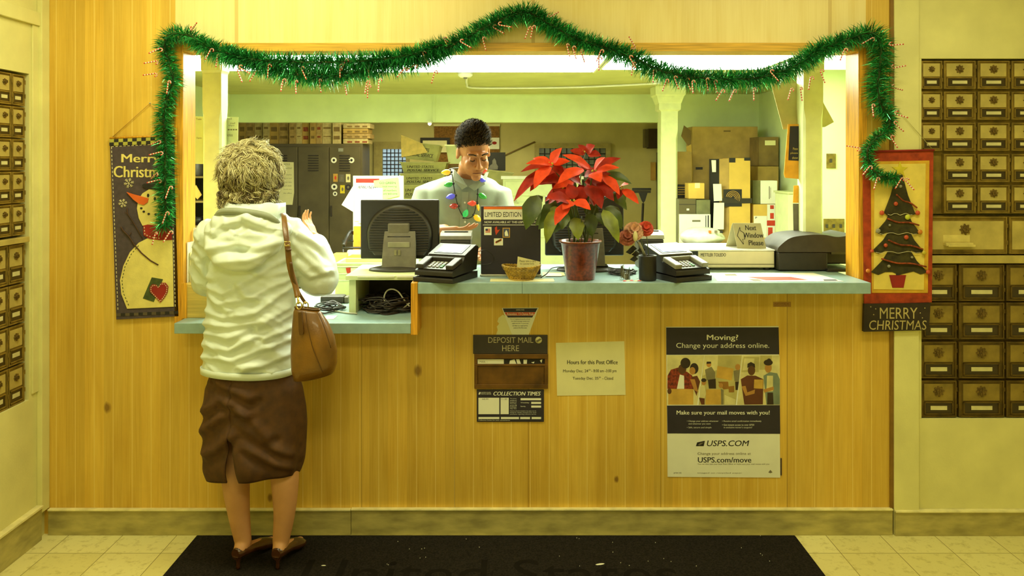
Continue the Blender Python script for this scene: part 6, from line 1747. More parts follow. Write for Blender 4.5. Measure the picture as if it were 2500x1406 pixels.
t = thing('cream_cabinet', 'cream metal cabinet standing right of the taped carton', 'cabinet', (WX(1925, 2.75), 2.65, 0))
xa = WX(1925, 2.5)
mb = MB(); obj('carcass', MB().box(xa, xa + .13, 2.5, 2.8, .0005, WZ(473, 2.5)), M_gpaper, t, bev=.003)
obj('top', MB().box(xa - .01, xa + .14, 2.49, 2.81, WZ(473, 2.5) + .0003, WZ(471, 2.5) + .008), M_cub, t)
t = thing('poly_mailer', 'shiny white plastic mailer lying in front of the flat mailer', 'parcel', W(1722, 600, 2.6))
mb = MB()
ym = 2.62
zm0, zm1 = WZ(604, ym), WZ(556, ym)
mb.ball(((WX(1665, ym) + WX(1783, ym)) / 2, ym + .12, (zm0 + zm1) / 2), (WX(1783, ym) - WX(1665, ym)) / 2, .12, (zm1 - zm0) / 2, 28, 14)
me = raw_mesh('poly_mailer', mb, Vector((0, 0, 0)))
mcx, mcz = (WX(1665, ym) + WX(1783, ym)) / 2, (zm0 + zm1) / 2
def mail_shape(c, n): return .012 * noise.noise(Vector((c.x * 9, c.y * 9, c.z * 30))) - .02 * max(0, (c.x - mcx)) * 4 * (1 if c.z > mcz else 0)
obj('mailer', displace(me, mail_shape), mat('white_plastic_film', rgb(226, 232, 214), .25, coat=.4), t)
for a, b, m in ((1734, 566, M_orange), (1749, 566, M_inkgrey), (1762, 566, M_ink)):
    p = W(a, b, ym - .004); mb = MB().box(p.x - .008, p.x + .008, ym - .0045, ym + .02, p.z - .009, p.z + .009); obj('stamp', mb, m, t)
tag(obj('mailer_tray', MB().box(WX(1660, 2.6), WX(1790, 2.6), 2.55, 2.848, .0005, zm0 - .006), M_tabd), 'dark stand in front of the parcel table carrying the white plastic mailer', 'stand')
# ------------------------------------------------------------------ people
M_skin = mat('light_skin', rgb(214, 158, 106), .5, var=.05, scale=12)
M_skin2 = mat('ruddy_skin', rgb(176, 112, 64), .5, var=.06, scale=14)
M_jacket = mat('pale_nylon_jacket', rgb(222, 234, 226), .38, var=.03, scale=6, bump=.04, bscale=60)
M_skirt = mat('brown_skirt_cloth', rgb(84, 52, 16), .75, var=.15, scale=30)
M_shoe = mat('brown_patent_shoe', rgb(78, 44, 20), .25, coat=.4)
M_shirt = mat('pale_grey_shirt', rgb(142, 148, 128), .7, var=.04, scale=20, bump=.05, bscale=300)
def fold(c, seed, sx, sy, sz, amp, sharp=1.0):
    "ridged folds stretched along one direction"
    n = noise.noise(Vector((c.x * sx + seed, c.y * sy, c.z * sz)))
    return amp * (1 - 2 * abs(n) ** sharp)
def finger(mb, base, d1, lens, rad, bend, axis, seg=10):
    "three bones from base along d1, each bent by bend about axis"
    P = [Vector(base)]
    d = Vector(d1).normalized()
    for i, l_ in enumerate(lens):
        P.append(P[-1] + d * l_)
        d = Matrix.Rotation(bend, 3, axis) @ d
    mb.capsules(smooth_path(P, 3), [rad * (1 - .28 * k / (3 * len(lens))) for k in range(3 * len(lens) + 1)], seg)
def hand(mb, wrist, direction, palm_n, scale=1.0, curl=.25, thumb_side=1, spread=.12):
    "palm, four unequal fingers and a thumb; palm_n points out of the palm"
    d = Vector(direction).normalized()
    n = Vector(palm_n); n = (n - d * n.dot(d)).normalized()
    s = d.cross(n).normalized() * thumb_side
    w_ = Vector(wrist)
    k = scale
    R3 = lambda a, b, c_: w_ + d * a * k + s * b * k + n * c_ * k
    for off in (-.030, -.010, .011, .031): mb.capsules([R3(.012, off * .62, 0), R3(.092, off, -.003)], [.0155 * k, .0125 * k], 10)
    mb.capsules([R3(-.03, 0, 0), R3(.03, 0, 0)], [.026 * k, .028 * k], 12)
    ax = s * -thumb_side
    for j, (off, ls) in enumerate(((.031, (.040, .025, .02)), (.011, (.045, .028, .022)), (-.010, (.042, .026, .021)), (-.030, (.033, .020, .018)))):
        dd = (d + s * spread * off / .03).normalized()
        finger(mb, R3(.094, off, -.003), dd, [l_ * k for l_ in ls], .0088 * k if j < 3 else .0078 * k, curl * (1 + .2 * j), n.cross(d) if True else ax)
    td = (d * .55 + s * .85 + n * .25).normalized()
    mb.capsules([R3(.015, .02, .004), R3(.045, .045, .01)], [.016 * k, .0125 * k], 10)
    finger(mb, R3(.042, .044, .01), td, (.036 * k, .028 * k), .0105 * k, .2, (d.cross(s)) * 1.0)
def head_shapes(mb, H, female=False):
    "skull, jaw, brow, nose, lips, chin and ears in head space (face towards -y)"
    m0 = mb.M
    mb.M = H
    k = .94 if female else 1.0
    mb.ball((0, .022, .034), .077 * k, .098 * k, .096 * k, 24, 16)
    mb.ball((0, -.022, -.04), (.063 if female else .069) * k, .070 * k, .082 * k, 22, 14)
    mb.ball((0, -.066, -.108), .026 * k, .024, .021, 14, 10)
    for s in (-1, 1):
        mb.ball((s * (.046 if female else .052) * k, -.008, -.076), .026, .04, .036, 14, 10)
        mb.ball((s * .037, -.064, -.034), .026, .025, .029, 14, 10)
        mb.ball((s * .031, -.080, .004), .0145, .011, .0115, 12, 9)
        mb.ball((s * .0135, -.100, -.038), .0105, .012, .009, 10, 8)
        mb.ball((s * .079 * k, .018, -.004), .010, .022, .033, 12, 9)
        mb.ball((s * .084 * k, .012, -.024), .008, .012, .014, 10, 8)
        mb.capsules([(s * .012, -.087, .026), (s * .046, -.076, .028)], [.0115, .010], 10)
    mb.capsules([(0, -.083, .022), (0, -.098, -.008), (0, -.112, -.032)], [.0085, .0095, .0135], 12)
    mb.ball((0, -.084, -.066), .029, .013, .0085, 14, 8)
    mb.ball((0, -.081, -.079), .023, .013, .0085, 14, 8)
    mb.M = m0
# ---------------------------------------------------------------- the clerk
t = thing('person', 'man behind the counter in a pale shirt, looking down, wearing a bulb necklace', 'person', (-.27, .9, 0))
HC = Matrix.Translation(W(1157, 372, .70)) @ Matrix.Rotation(math.radians(17), 4, 'Z') @ Matrix.Rotation(math.radians(-4), 4, 'Y') @ Matrix.Rotation(math.radians(27), 4, 'X')
hc = HC @ Vector((0, 0, 0))
mb = MB()
head_shapes(mb, HC)
nb, nt_ = Vector((-.245, .86, 1.46)), HC @ Vector((0, .035, -.06))
mb.capsules([nb, nb.lerp(nt_, .5), nt_], [.064, .058, .052], 20)
# chest inside the shirt, hips, legs
mb.loft([[(x + rx * math.cos(a), y + ry * math.sin(a), z) for a in [2 * PI * k / 28 for k in range(28)]] for x, y, z, rx, ry in ((-.27, .97, .82, .15, .11), (-.27, .97, .92, .17, .12), (-.27, .95, 1.05, .17, .12), (-.27, .92, 1.2, .18, .125), (-.26, .89, 1.35, .18, .115), (-.25, .87, 1.45, .12, .08), (-.245, .865, 1.50, .06, .06))])
for sx in (-.09, .09): mb.capsules([(-.27 + sx, .97, .9), (-.27 + sx * 1.1, .96, .5), (-.27 + sx * 1.15, .99, .08)], [.085, .06, .045], 16); mb.capsules([(-.27 + sx * 1.15, 1.0, .05), (-.27 + sx * 1.3, .86, .035)], [.042, .032], 12)
# arms: the right hand rests in front of the chest, the left is down behind the display
sh_r, el_r, wr_r = Vector((-.452, .87, 1.40)), Vector((-.515, .80, 1.16)), W(1070, 562, .60)
sh_l, el_l, wr_l = Vector((-.075, .87, 1.395)), Vector((-.03, .79, 1.16)), Vector((-.12, .60, 1.15))
mb.capsules([sh_r, el_r], [.055, .046], 14); mb.capsules([el_r, wr_r], [.044, .03], 14)
mb.capsules([sh_l, el_l], [.055, .046], 14); mb.capsules([el_l, wr_l], [.044, .03], 14)
hand(mb, wr_r, (.95, -.15, .05), (0, -.15, -1), 1.06, .22, 1)
hand(mb, wr_l, (-.3, -.8, -.3), (0, .3, -1), 1.0, .35, -1)
me = remeshed(mb, .0042, 3)
body = obj('body', me, M_skin2, t)
# shirt
mb = MB()
mb.loft([[(x + rx * math.cos(a), y + ry * math.sin(a) * (1.05 if math.sin(a) < 0 else 1), z) for a in [2 * PI * k / 40 for k in range(40)]] for x, y, z, rx, ry in
         ((-.27, .97, .90, .215, .155), (-.27, .95, 1.0, .225, .16), (-.27, .93, 1.12, .228, .16), (-.27, .91, 1.25, .232, .155), (-.268, .89, 1.36, .235, .148), (-.262, .875, 1.43, .215, .13), (-.255, .868, 1.475, .165, .105), (-.248, .862, 1.50, .10, .085))])
for a, b, c_ in ((sh_r, el_r, wr_r), (sh_l, el_l, wr_l)):
    mb.capsules([a + Vector((.05 if a is sh_r else -.05, 0, .01)), a, a.lerp(b, .5), b], [.070, .076, .076, .068], 18)
    mb.capsules([b, b.lerp(c_, .72)], [.068, .05], 16)
me = remeshed(mb, .009, 5)
def shirt_fold(c, n):
    v = fold(c, 3.1, 9, 9, 2.2, .004) + fold(c, 8.7, 5, 5, 4, .004)
    v += .004 * math.sin((c.z * 1.6 + abs(c.x + .27)) * 60) * max(0, min(1, (1.2 - c.z) * 4))
    return v
shirt = obj('shirt', displace(me, shirt_fold), M_shirt, t)
# collar, placket, buttons
def shx(px, py, y): return W(px, py, y)
cl = MB()
for pts in (((1097, 395), (1108, 392), (1120, 420), (1140, 452), (1127, 462), (1102, 428)), ((1190, 425), (1196, 408), (1201, 426), (1180, 450), (1156, 464), (1142, 453))):
    cl.prism([(WX(a, .695), WZ(b, .695)) for a, b in pts], .695, .708)
ring = []
obj('collar', MB().tube([(-.245 + .088 * math.cos(a), .835 + .075 * math.sin(a), 1.475 + .035 * math.sin(a)) for a in [2 * PI * k / 30 for k in range(30)]], .020, 10, closed=True), M_shirt, shirt)
lap = MB()
cz1_ = WZ(455, .70)
for s, pts in ((0, ((1101, 412, .80), (1109, 414, .765), (1123, 430, .735), (1141, 455, .715), (1128, 463, .715), (1106, 438, .735))), (1, ((1193, 420, .80), (1186, 421, .765), (1178, 434, .735), (1144, 455, .715), (1158, 466, .715), (1184, 450, .735)))):
    P = [W(a, b, y) for a, b, y in pts]
    lap.add(P + [p + Vector((0, .012, 0)) for p in P], [tuple(range(6)), tuple(range(11, 5, -1))] + [(i, 6 + i, 6 + (i + 1) % 6, (i + 1) % 6) for i in range(6)])
obj('collar_point', lap, M_shirt, shirt)
def chest_y(x, z):
    "front surface of the shirt at x, z (body is a bent ellipse)"
    rows = ((.90, .97, .155), (1.0, .95, .16), (1.12, .93, .16), (1.25, .91, .155), (1.36, .89, .148), (1.43, .875, .13), (1.475, .868, .105), (1.5, .862, .085))
    for (z0, y0, r0), (z1, y1, r1) in zip(rows, rows[1:]):
        if z <= z1:
            f = max(0, (z - z0) / (z1 - z0)); y_, r_ = y0 + (y1 - y0) * f, r0 + (r1 - r0) * f
            break
    else: y_, r_ = .86, .07
    q = min(.95, abs(x + .262) / .23)
    return y_ - r_ * 1.05 * math.sqrt(1 - q * q)
pl = MB()
rws = []
for k in range(9):
    z = 1.425 - .05 * k
    xm2 = -.24 - .004 * k
    rws.append([(xm2 - .016, chest_y(xm2 - .016, z) - .010, z), (xm2 + .016, chest_y(xm2 + .016, z) - .010, z), (xm2 + .016, chest_y(xm2, z) + .01, z), (xm2 - .016, chest_y(xm2, z) + .01, z)])
obj('placket', pl.loft(rws, smooth=False), M_shirt, shirt)
mb = MB()
for z in (1.37, 1.27, 1.17): mb.ball((-.243, chest_y(-.243, z) - .0115, z), .005, .002, .005, 10, 6)
obj('button', mb, M_white, shirt, kind='stuff')
mb = MB()
for sx in (-.09, .09): mb.capsules([(-.27 + sx * .9, .97, .92), (-.27 + sx * 1.1, .96, .5), (-.27 + sx * 1.15, .985, .10)], [.11, .085, .07], 18)
obj('trousers', remeshed(mb, .012, 4), M_navy, t)
mb = MB()
for sx in (-.09, .09): mb.capsules([(-.27 + sx * 1.15, 1.03, .046), (-.27 + sx * 1.35, .83, .040)], [.045, .04], 14)
obj('shoes', mb, M_black, t)
# hair: scalp cap and short tufts
hr = random.Random(6)
cap = MB(); cap.M = HC
cap.ball((0, .028, .046), .081, .098, .092, 28, 18)
me = raw_mesh('hair', cap, Vector((0, 0, 0)))
HI = HC.inverted()
bm_x = bmesh.new(); bm_x.from_mesh(me)
def hairline(l): return l.z > .058 - .62 * (l.y + .05) if l.y < .02 else l.z > -.045
bmesh.ops.delete(bm_x, geom=[v for v in bm_x.verts if not (hairline(HI @ v.co))], context='VERTS')
bm_x.to_mesh(me); bm_x.free()
hairm = [mat('dark_brown_hair', rgb(44, 32, 18), .85, spec=.15, var=.2, scale=60), mat('mid_brown_hair', rgb(72, 54, 28), .85, spec=.15, var=.2, scale=60)]
ho = obj('hair', me, hairm[0], t)
mb = MB()
cnt = 0
while cnt < 2400:
    a, b = hr.uniform(0, 2 * PI), hr.uniform(-.4, 1)
    q = math.sqrt(max(0, 1 - b * b))
    l = Vector((.080 * q * math.cos(a), .028 + .097 * q * math.sin(a), .046 + .090 * b))
    if not hairline(l): continue
    cnt += 1
    n_ = Vector((l.x / .08, (l.y - .028) / .097, (l.z - .046) / .09)).normalized()
    top = max(0, b)
    d1 = (n_ * .55 + Vector((hr.uniform(-.3, .3), -.35 * top + .3, .55 + .3 * top)) + Vector((.25, 0, 0)) * top).normalized()
    ln = hr.uniform(.016, .028) + .012 * top
    s_ = n_.cross(d1); s_ = (s_.normalized() if s_.length > .01 else Vector((1, 0, 0))) * .0021
    e = l + d1 * ln + Vector((.004, 0, -.003))
    mm = l + (d1 * .55 + n_ * .25) * ln
    mb.add([HC @ p for p in (l - s_, l + s_, mm + s_, mm - s_, e)], [(0, 1, 2, 3), (3, 2, 4)], int(hr.random() < .35))
obj('hair_tufts', mb, hairm, ho, kind='stuff')
def on_head(pts, rad, name, m, par):
    mb = MB(); mb.M = HC
    for p in pts: mb.tube(p, rad, 6)
    return obj(name, mb, m, par)
on_head([[(s * .014, -.0985, .030), (s * .030, -.0965, .036), (s * .050, -.083, .031)] for s in (-1, 1)], .0030, 'eyebrow', hairm[0], t)
on_head([[(s * .018, -.0885, -.001), (s * .030, -.0925, -.0045), (s * .043, -.0865, -.001)] for s in (-1, 1)], .0021, 'eyelash', hairm[0], t)
on_head([[(-.026, -.0905, -.073), (-.01, -.0965, -.0715), (.01, -.0965, -.0715), (.026, -.0905, -.073)]], .0022, 'mouth_line', mat('mouth_shade', rgb(110, 56, 36)), t)
# bulb necklace
t = thing('bulb_necklace', 'string of big coloured light bulbs hung round the neck of the man', 'necklace', W(1145, 470, .68))
NP = [(1103, 425), (1107, 450), (1112, 478), (1120, 508), (1131, 528), (1142, 533), (1155, 526), (1162, 505), (1166, 480), (1168, 450), (1174, 424)]
def np_(px, py):
    y = .72
    for _ in range(4):
        p = W(px, py, y); y = min(chest_y(p.x, p.z), .80) - .020
    if py < 440: y = .705 if py > 415 else .72
    return W(px, py, y)
NB = [(np_(a, b)) for a, b in NP]
obj('cord', MB().tube(smooth_path(NB + [Vector((-.172, .80, 1.525)), Vector((-.175, .87, 1.545)), Vector((-.245, .935, 1.55)), Vector((-.325, .88, 1.545)), Vector((-.335, .80, 1.53))], 6, True), .0026, 8, closed=True), M_black, t)
BC = dict(y=rgb(246, 196, 40), g=rgb(40, 150, 46), b=rgb(84, 84, 226), r=rgb(220, 62, 40), d=rgb(168, 40, 26), G=rgb(40, 196, 104))
for cap_, tip, col in (((1101, 420), (1078, 421), 'y'), ((1106, 448), (1085, 452), 'g'), ((1112, 477), (1090, 482), 'b'), ((1119, 503), (1098, 503), 'd'), ((1133, 530), (1141, 512), 'G'), ((1157, 525), (1174, 539), 'y'), ((1164, 496), (1142, 496), 'r'), ((1168, 474), (1188, 483), 'g'), ((1167, 440), (1186, 441), 'b'), ((1172, 418), (1190, 415), 'r'), ((1165, 495), (1169, 514), 'y')):
    a = np_(*cap_); b = np_(*tip)
    b.y = a.y = min(a.y, b.y) - .008
    d = (b - a); ln = d.length * 1.06; d.normalize()
    rr_ = .0155 if cap_ != (1165, 495) else .008
    prof = [(0, .30), (.10, .55), (.26, .9), (.45, 1.0), (.65, .86), (.85, .5), (.97, .15)]
    u = d.orthogonal().normalized(); v = d.cross(u)
    mb = MB(); mb.loft([[a + d * ln * f + (u * math.cos(q) + v * math.sin(q)) * rr_ * g for q in [2 * PI * k / 18 for k in range(18)]] for f, g in prof])
    bo = obj('bulb', mb, mat('bulb_' + {'y': 'yellow', 'g': 'green', 'b': 'blue', 'r': 'red', 'd': 'dark_red', 'G': 'lit_green'}[col], BC[col], .18, emit=.25 if col != 'd' else .05, var=.04, coat=.5), t)
    mb = MB(); mb.tube([a - d * .008, a + d * .006], .0062, 10); obj('socket', mb, M_black, bo)

# ---------------------------------------------------------------- the woman
t = thing('person', 'woman with curly grey-blonde hair seen from behind, in a pale jacket and brown skirt', 'person', (-.99, -.25, .009))
FZ = .0095
mb = MB()
HW = Matrix.Translation(W(612, 442, -.24)) @ Matrix.Rotation(math.radians(186), 4, 'Z') @ Matrix.Rotation(math.radians(18), 4, 'X')
head_shapes(mb, HW, True)
mb.capsules([(-1.0, -.27, 1.34), HW @ Vector((0, .03, -.08))], [.06, .05], 18)
mb.loft([[(x + rx * math.cos(a), y + ry * math.sin(a), z) for a in [2 * PI * k / 28 for k in range(28)]] for x, y, z, rx, ry in ((-.985, -.25, .70, .13, .09), (-.985, -.26, .82, .15, .10), (-.985, -.26, .95, .14, .09), (-.99, -.27, 1.1, .14, .09), (-1.0, -.28, 1.25, .14, .09), (-1.0, -.275, 1.34, .09, .07))])
def lim(pts, r_): mb.capsules(smooth_path(pts, 4), [r_[0] + 0] + [None] * 0 if False else interp(r_, 4), 18)
def interp(r_, n):
    out = []
    for a, b in zip(r_, r_[1:]): out += [a + (b - a) * k / n for k in range(n)]
    return out + [r_[-1]]
LEG = {'l': [(-1.055, -.25, .78), (-1.085, -.255, .48), (-1.078, -.275, .34), (-1.066, -.275, .21), (-1.050, -.272, .095)], 'r': [(-.915, -.25, .78), (-.900, -.255, .48), (-.886, -.275, .34), (-.888, -.275, .21), (-.903, -.272, .095)]}
LR = [.078, .052, .054, .042, .032]
for q in 'lr': mb.capsules(smooth_path(LEG[q], 4), interp(LR, 4), 20)
# feet inside the shoes: heel raised, toes forward under the counter
FT = {'l': ((-1.052, -.302, .075), (-1.018, -.20, .05), (-.985, -.115, .028)), 'r': ((-.901, -.302, .075), (-.885, -.20, .05), (-.868, -.115, .028))}
for q in 'lr': mb.capsules([FT[q][0], FT[q][1], FT[q][2]], [.024, .020, .014], 14); mb.capsules([LEG[q][-1], FT[q][0]], [.030, .026], 14)
shr, elr, wrr = W(700, 568, -.28), W(776, 668, -.21), W(770, 590, -.05)
shl, ell, wrl = W(526, 568, -.28), W(510, 676, -.21), Vector((-1.10, .02, 1.02))
for a, b, c_ in ((shr, elr, wrr), (shl, ell, wrl)):
    mb.capsules([a, b], [.045, .038], 14); mb.capsules([b, c_], [.036, .026], 14)
hand(mb, wrr, (-.42, .30, .78), (-.9, .25, -.55), .80, .30, -1)
hand(mb, wrl, (.45, .7, -.2), (0, .1, -1), .92, .3, 1)
me = remeshed(mb, .0046, 3)
wbody = obj('body', me, M_skin, t)
# jacket: torso, sleeves, hood
mb = MB()
def ell_ring(x, y, z, rx, ry, n=44): return [(x + rx * math.cos(a), y + ry * math.sin(a), z) for a in [2 * PI * k / n for k in range(n)]]
JR = ((-1.022, -.285, 918, .178, .125), (-1.02, -.285, 870, .176, .125), (-1.016, -.285, 800, .171, .122), (-1.012, -.285, 740, .168, .122), (-1.012, -.283, 680, .162, .122), (-1.01, -.28, 620, .160, .12), (-1.008, -.278, 565, .163, .112), (-1.005, -.275, 530, .125, .095), (-1.0, -.27, 508, .08, .075))
mb.loft([ell_ring(x, y, WZ(p, -.4), a, b) for x, y, p, a, b in JR])
for a, b, c_, k in ((shr, elr, wrr, 1), (shl, ell, wrl, .86)):
    mb.capsules([a + Vector((-.04 if a is shr else .04, 0, 0)), a, a.lerp(b, .55), b + Vector((.0, 0, -.012))], [.066, .072, .084 * k, .080 * k], 20)
    mb.capsules([b + Vector((0, 0, -.012)), b.lerp(c_, .5), b.lerp(c_, .9)], [.080 * k, .062 * k, .042], 18)
me = remeshed(mb, .006, 5)
FL = [[(430 + a / 2.81, 320 + b / 2.81) for a, b in q] for q in (
    ((560, 975), (700, 905), (800, 850)), ((205, 1050), (330, 1115), (430, 1055), (560, 985), (770, 960)), ((300, 1180), (480, 1155), (640, 1075), (800, 1000)), ((190, 1225), (330, 1275), (540, 1245), (700, 1125), (805, 1060)),
    ((200, 1320), (380, 1335), (600, 1305), (770, 1205)), ((560, 1345), (700, 1300), (800, 1240)), ((430, 1050), (480, 1130), (560, 1150)), ((230, 1090), (280, 1200), (360, 1230)),
    ((805, 775), (930, 905), (1010, 965)), ((830, 700), (1000, 800), (1095, 885)), ((810, 900), (920, 990), (1070, 965)), ((150, 880), (200, 990), (260, 1010)), ((140, 800), (190, 860)))]
FL += [[(430 + a / 2.32, 800 + b / 2.32) for a, b in q] for q in (((150, 95), (300, 130), (420, 60)), ((160, 165), (330, 182), (480, 122), (650, 60)), ((380, 235), (520, 200), (650, 140)), ((180, 30), (300, 60), (400, 10)), ((500, 60), (640, 0)))]
HL = [[(430 + a / 2.81, 320 + b / 2.81) for a, b in q] for q in (((220, 810), (420, 775), (560, 805), (745, 750)), ((260, 905), (480, 885), (650, 830), (730, 790)), ((480, 600), (620, 665), (740, 690)), ((250, 700), (330, 640), (430, 615)), ((300, 940), (480, 940), (600, 890)))]
def drawn(c, n, lines, amp, wpx):
    "cloth folds that follow the lines seen on her back: a ridge with a hollow below it"
    amp *= max(0.0, min(1.0, (.02 - n.y) * 1.7))
    if amp <= 0: return 0.0
    d = c.y + D
    px, py = CX + c.x * F / d, HY - (c.z - EYE) * F / d
    v = 0.0
    for L in lines:
        best, sg = 1e9, 0
        for (ax, ay), (bx_, by2) in zip(L, L[1:]):
            ux, uy = bx_ - ax, by2 - ay
            q = max(0, min(1, ((px - ax) * ux + (py - ay) * uy) / (ux * ux + uy * uy)))
            ex, ey = px - ax - ux * q, py - ay - uy * q
            dd = ex * ex + ey * ey
            if dd < best: best, sg = dd, ey
        if best > wpx * wpx * 16: continue
        b = math.sqrt(best) * (1 if sg > 0 else -1)
        v += amp * (math.exp(-(b / wpx) ** 2) - .75 * math.exp(-((b - 1.7 * wpx) / wpx) ** 2))
    return v
def ridge(v, p=.55): return 1 - 2 * abs(noise.noise(v)) ** p
def jfold(c, n):
    x, z = c.x + 1.01, c.z
    back = max(0, min(1, (-c.y - .24) * 7))
    wx, wz = x + .035 * noise.noise(c * 7), z + .035 * noise.noise(c * 7 + Vector((9, 0, 0)))
    v = 0.0
    # long swags running down from the right shoulder, and shallower ones across the waist
    v += .0075 * ridge(Vector((wx * 2.2 + 4, 0, (wz + wx * .55) * 11)), .75) * back
    v += .0060 * ridge(Vector((wx * 3 + 1, 2, (wz - wx * .35) * 9)), .75) * back * (1 if z < 1.15 else .4)
    v += .0035 * ridge(Vector((c.x * 8, c.y * 8, c.z * 12)), .8)
    if z > 1.02 and (x > .18 or x < -.18): v += .008 * ridge(Vector((c.x * 4, c.y * 6, (c.z + .9 * c.x) * 10)), .75)
    if z < .80: v *= max(.3, (z - .70) / .10)
    v += .0022 * ridge(Vector((wx * 9, 0, (wz + wx * .5) * 34)), .8) * back
    return v * .9 + drawn(c, n, FL, .0085, 7.5)
jk = obj('jacket', displace(me, jfold), M_jacket, t)
# hem band
hz_ = WZ(919, -.4)
rgs = [[(-1.022 + (.181 + d_) * math.cos(a), -.285 + (.128 + d_) * math.sin(a), hz_ + z + .004 * math.sin(2 * a)) for a in [2 * PI * k / 60 for k in range(60)]] for z, d_ in ((-.012, 0), (-.012, .003), (.012, .004), (.014, 0))]
obj('hem', MB().loft(rgs + [rgs[0]], caps=False), M_jacket, jk)
# hood hanging on the back
mb = MB()
def hp_(px, py, y): return W(px, py, y)
mb.capsules(smooth_path([hp_(520, 560, -.36), hp_(530, 610, -.40), hp_(575, 640, -.42), hp_(630, 622, -.42), hp_(680, 580, -.39)], 5), interp([.030, .036, .038, .034, .024], 5), 16)
mb.ball(hp_(598, 590, -.385), .142, .045, .075, 30, 16)
mb.ball(hp_(560, 612, -.39), .085, .046, .052, 24, 14)
mb.capsules([hp_(540, 545, -.37), hp_(610, 535, -.385), hp_(690, 560, -.36)], [.035, .040, .03], 14)
me = remeshed(mb, .006, 5)
def hoodf(c, n):
    a = math.atan2(c.z - 1.30, c.x + 1.02)
    d = Vector((c.x + .93, 0, c.z - 1.36)).length
    return .005 * ridge(Vector((a * 1.2, 0, d * 16 + noise.noise(c * 6))), .8) + .003 * ridge(c * 9, .8) + drawn(c, n, HL, .009, 8)
obj('hood', displace(me, hoodf), M_jacket, jk)
# collar with a grey lining
M_lining = mat('grey_lining', rgb(148, 156, 132), .6, var=.08)
cp_ = []
for k in range(33):
    a = math.radians(160 + 220 * k / 32)
    cp_.append((-1.005 + .118 * math.cos(a), -.285 + .105 * math.sin(a)))
rows = []
for (x, y), k in zip(cp_, range(33)):
    rows.append([(x, y, WZ(556, -.38)), (x * 1.0 + .006 * math.cos(k), y - .004, WZ(530, -.38)), (x + .004, y, WZ(502, -.38) - .012 * math.sin(k * .5)), (x, y + .012, WZ(498, -.38)), (x, y + .016, WZ(530, -.38))])
obj('collar', MB().loft([list(q) for q in zip(*rows)], caps=False, closed=False), M_jacket, jk)
mb = MB()
mb.tube(smooth_path([hp_(528, 528, -.375), hp_(545, 516, -.395), hp_(600, 518, -.405), hp_(660, 530, -.395), hp_(690, 556, -.37)], 5), interp([.010, .013, .014, .013, .008], 5), 10)
obj('collar_fold', mb, M_lining, jk)
mb = MB()
cuff_c = wrr.lerp(elr, .12); dcu = (wrr - elr).normalized()
obj('cuff', MB().tube([cuff_c - dcu * .012, cuff_c + dcu * .012], [.045, .042], 18), mat('dark_cuff', rgb(74, 70, 44), .7), jk)
# skirt: open slit at the back, soft folds
NS2 = 110
zs = [1.0, .86, .78, .70, .62, .56, .50, .44, .40, .368]
rxs = [.13, .14, .155, .186, .198, .201, .199, .196, .192, .188]
rys = [.115, .12, .122, .130, .132, .134, .136, .138, .138, .137]
def at(z, T):
    for i in range(len(zs) - 1):
        if z >= zs[i + 1]: return T[i] + (T[i + 1] - T[i]) * (zs[i] - z) / (zs[i] - zs[i + 1])
    return T[-1]
SLIT = -PI / 2 - .26
rows = []
NZ = 60
for j in range(NZ + 1):
    z = 1.0 - (1.0 - .368) * j / NZ
    g = .0015 + .16 * max(0, min(1, (.54 - z) / .17)) ** .7
    low = max(0, (.8 - z) / .43)
    row = []
    for k in range(NS2 + 1):
        a = SLIT + g + (2 * PI - 2 * g) * k / NS2
        cx2, sy2 = math.cos(a), math.sin(a)
        q = .010 * low * noise.noise(Vector((cx2 * 1.6, sy2 * 1.6, z * 3))) + .008 * low * math.sin(a * 7 + 2 * noise.noise(Vector((cx2, sy2, z * 2)))) - .012 * max(0, (.43 - z) / .06) ** 2
        row.append((-1.008 + (at(z, rxs) + q) * cx2, -.275 + (at(z, rys) + q) * sy2, z - .010 * low * math.sin(a * 2 + .6) * max(0, (.5 - z) / .13)))
    rows.append(row)
SL = [[(430 + a / 2.32, 800 + b / 2.32) for a, b in q] for q in (((125, 600), (250, 505), (345, 470), (390, 500)), ((375, 555), (480, 640), (600, 705), (705, 725)), ((165, 715), (230, 690), (300, 620)), ((290, 410), (420, 520), (520, 620)), ((240, 310), (330, 360), (420, 400)), ((430, 700), (560, 770), (690, 790)), ((150, 470), (240, 420), (290, 440)))]
me = raw_mesh('skirt', MB().loft(rows, caps=False, closed=False), Vector((0, 0, 0)))
flipn = -1 if sum(v.normal.y for v in me.vertices if v.co.y < -.35) > 0 else 1
sk = obj('skirt', displace(me, lambda c, n: flipn * drawn(c, n * flipn, SL, .013, 11)), M_skirt, t)
so = sk.modifiers.new('thickness', 'SOLIDIFY'); so.thickness = .005; so.offset = 1
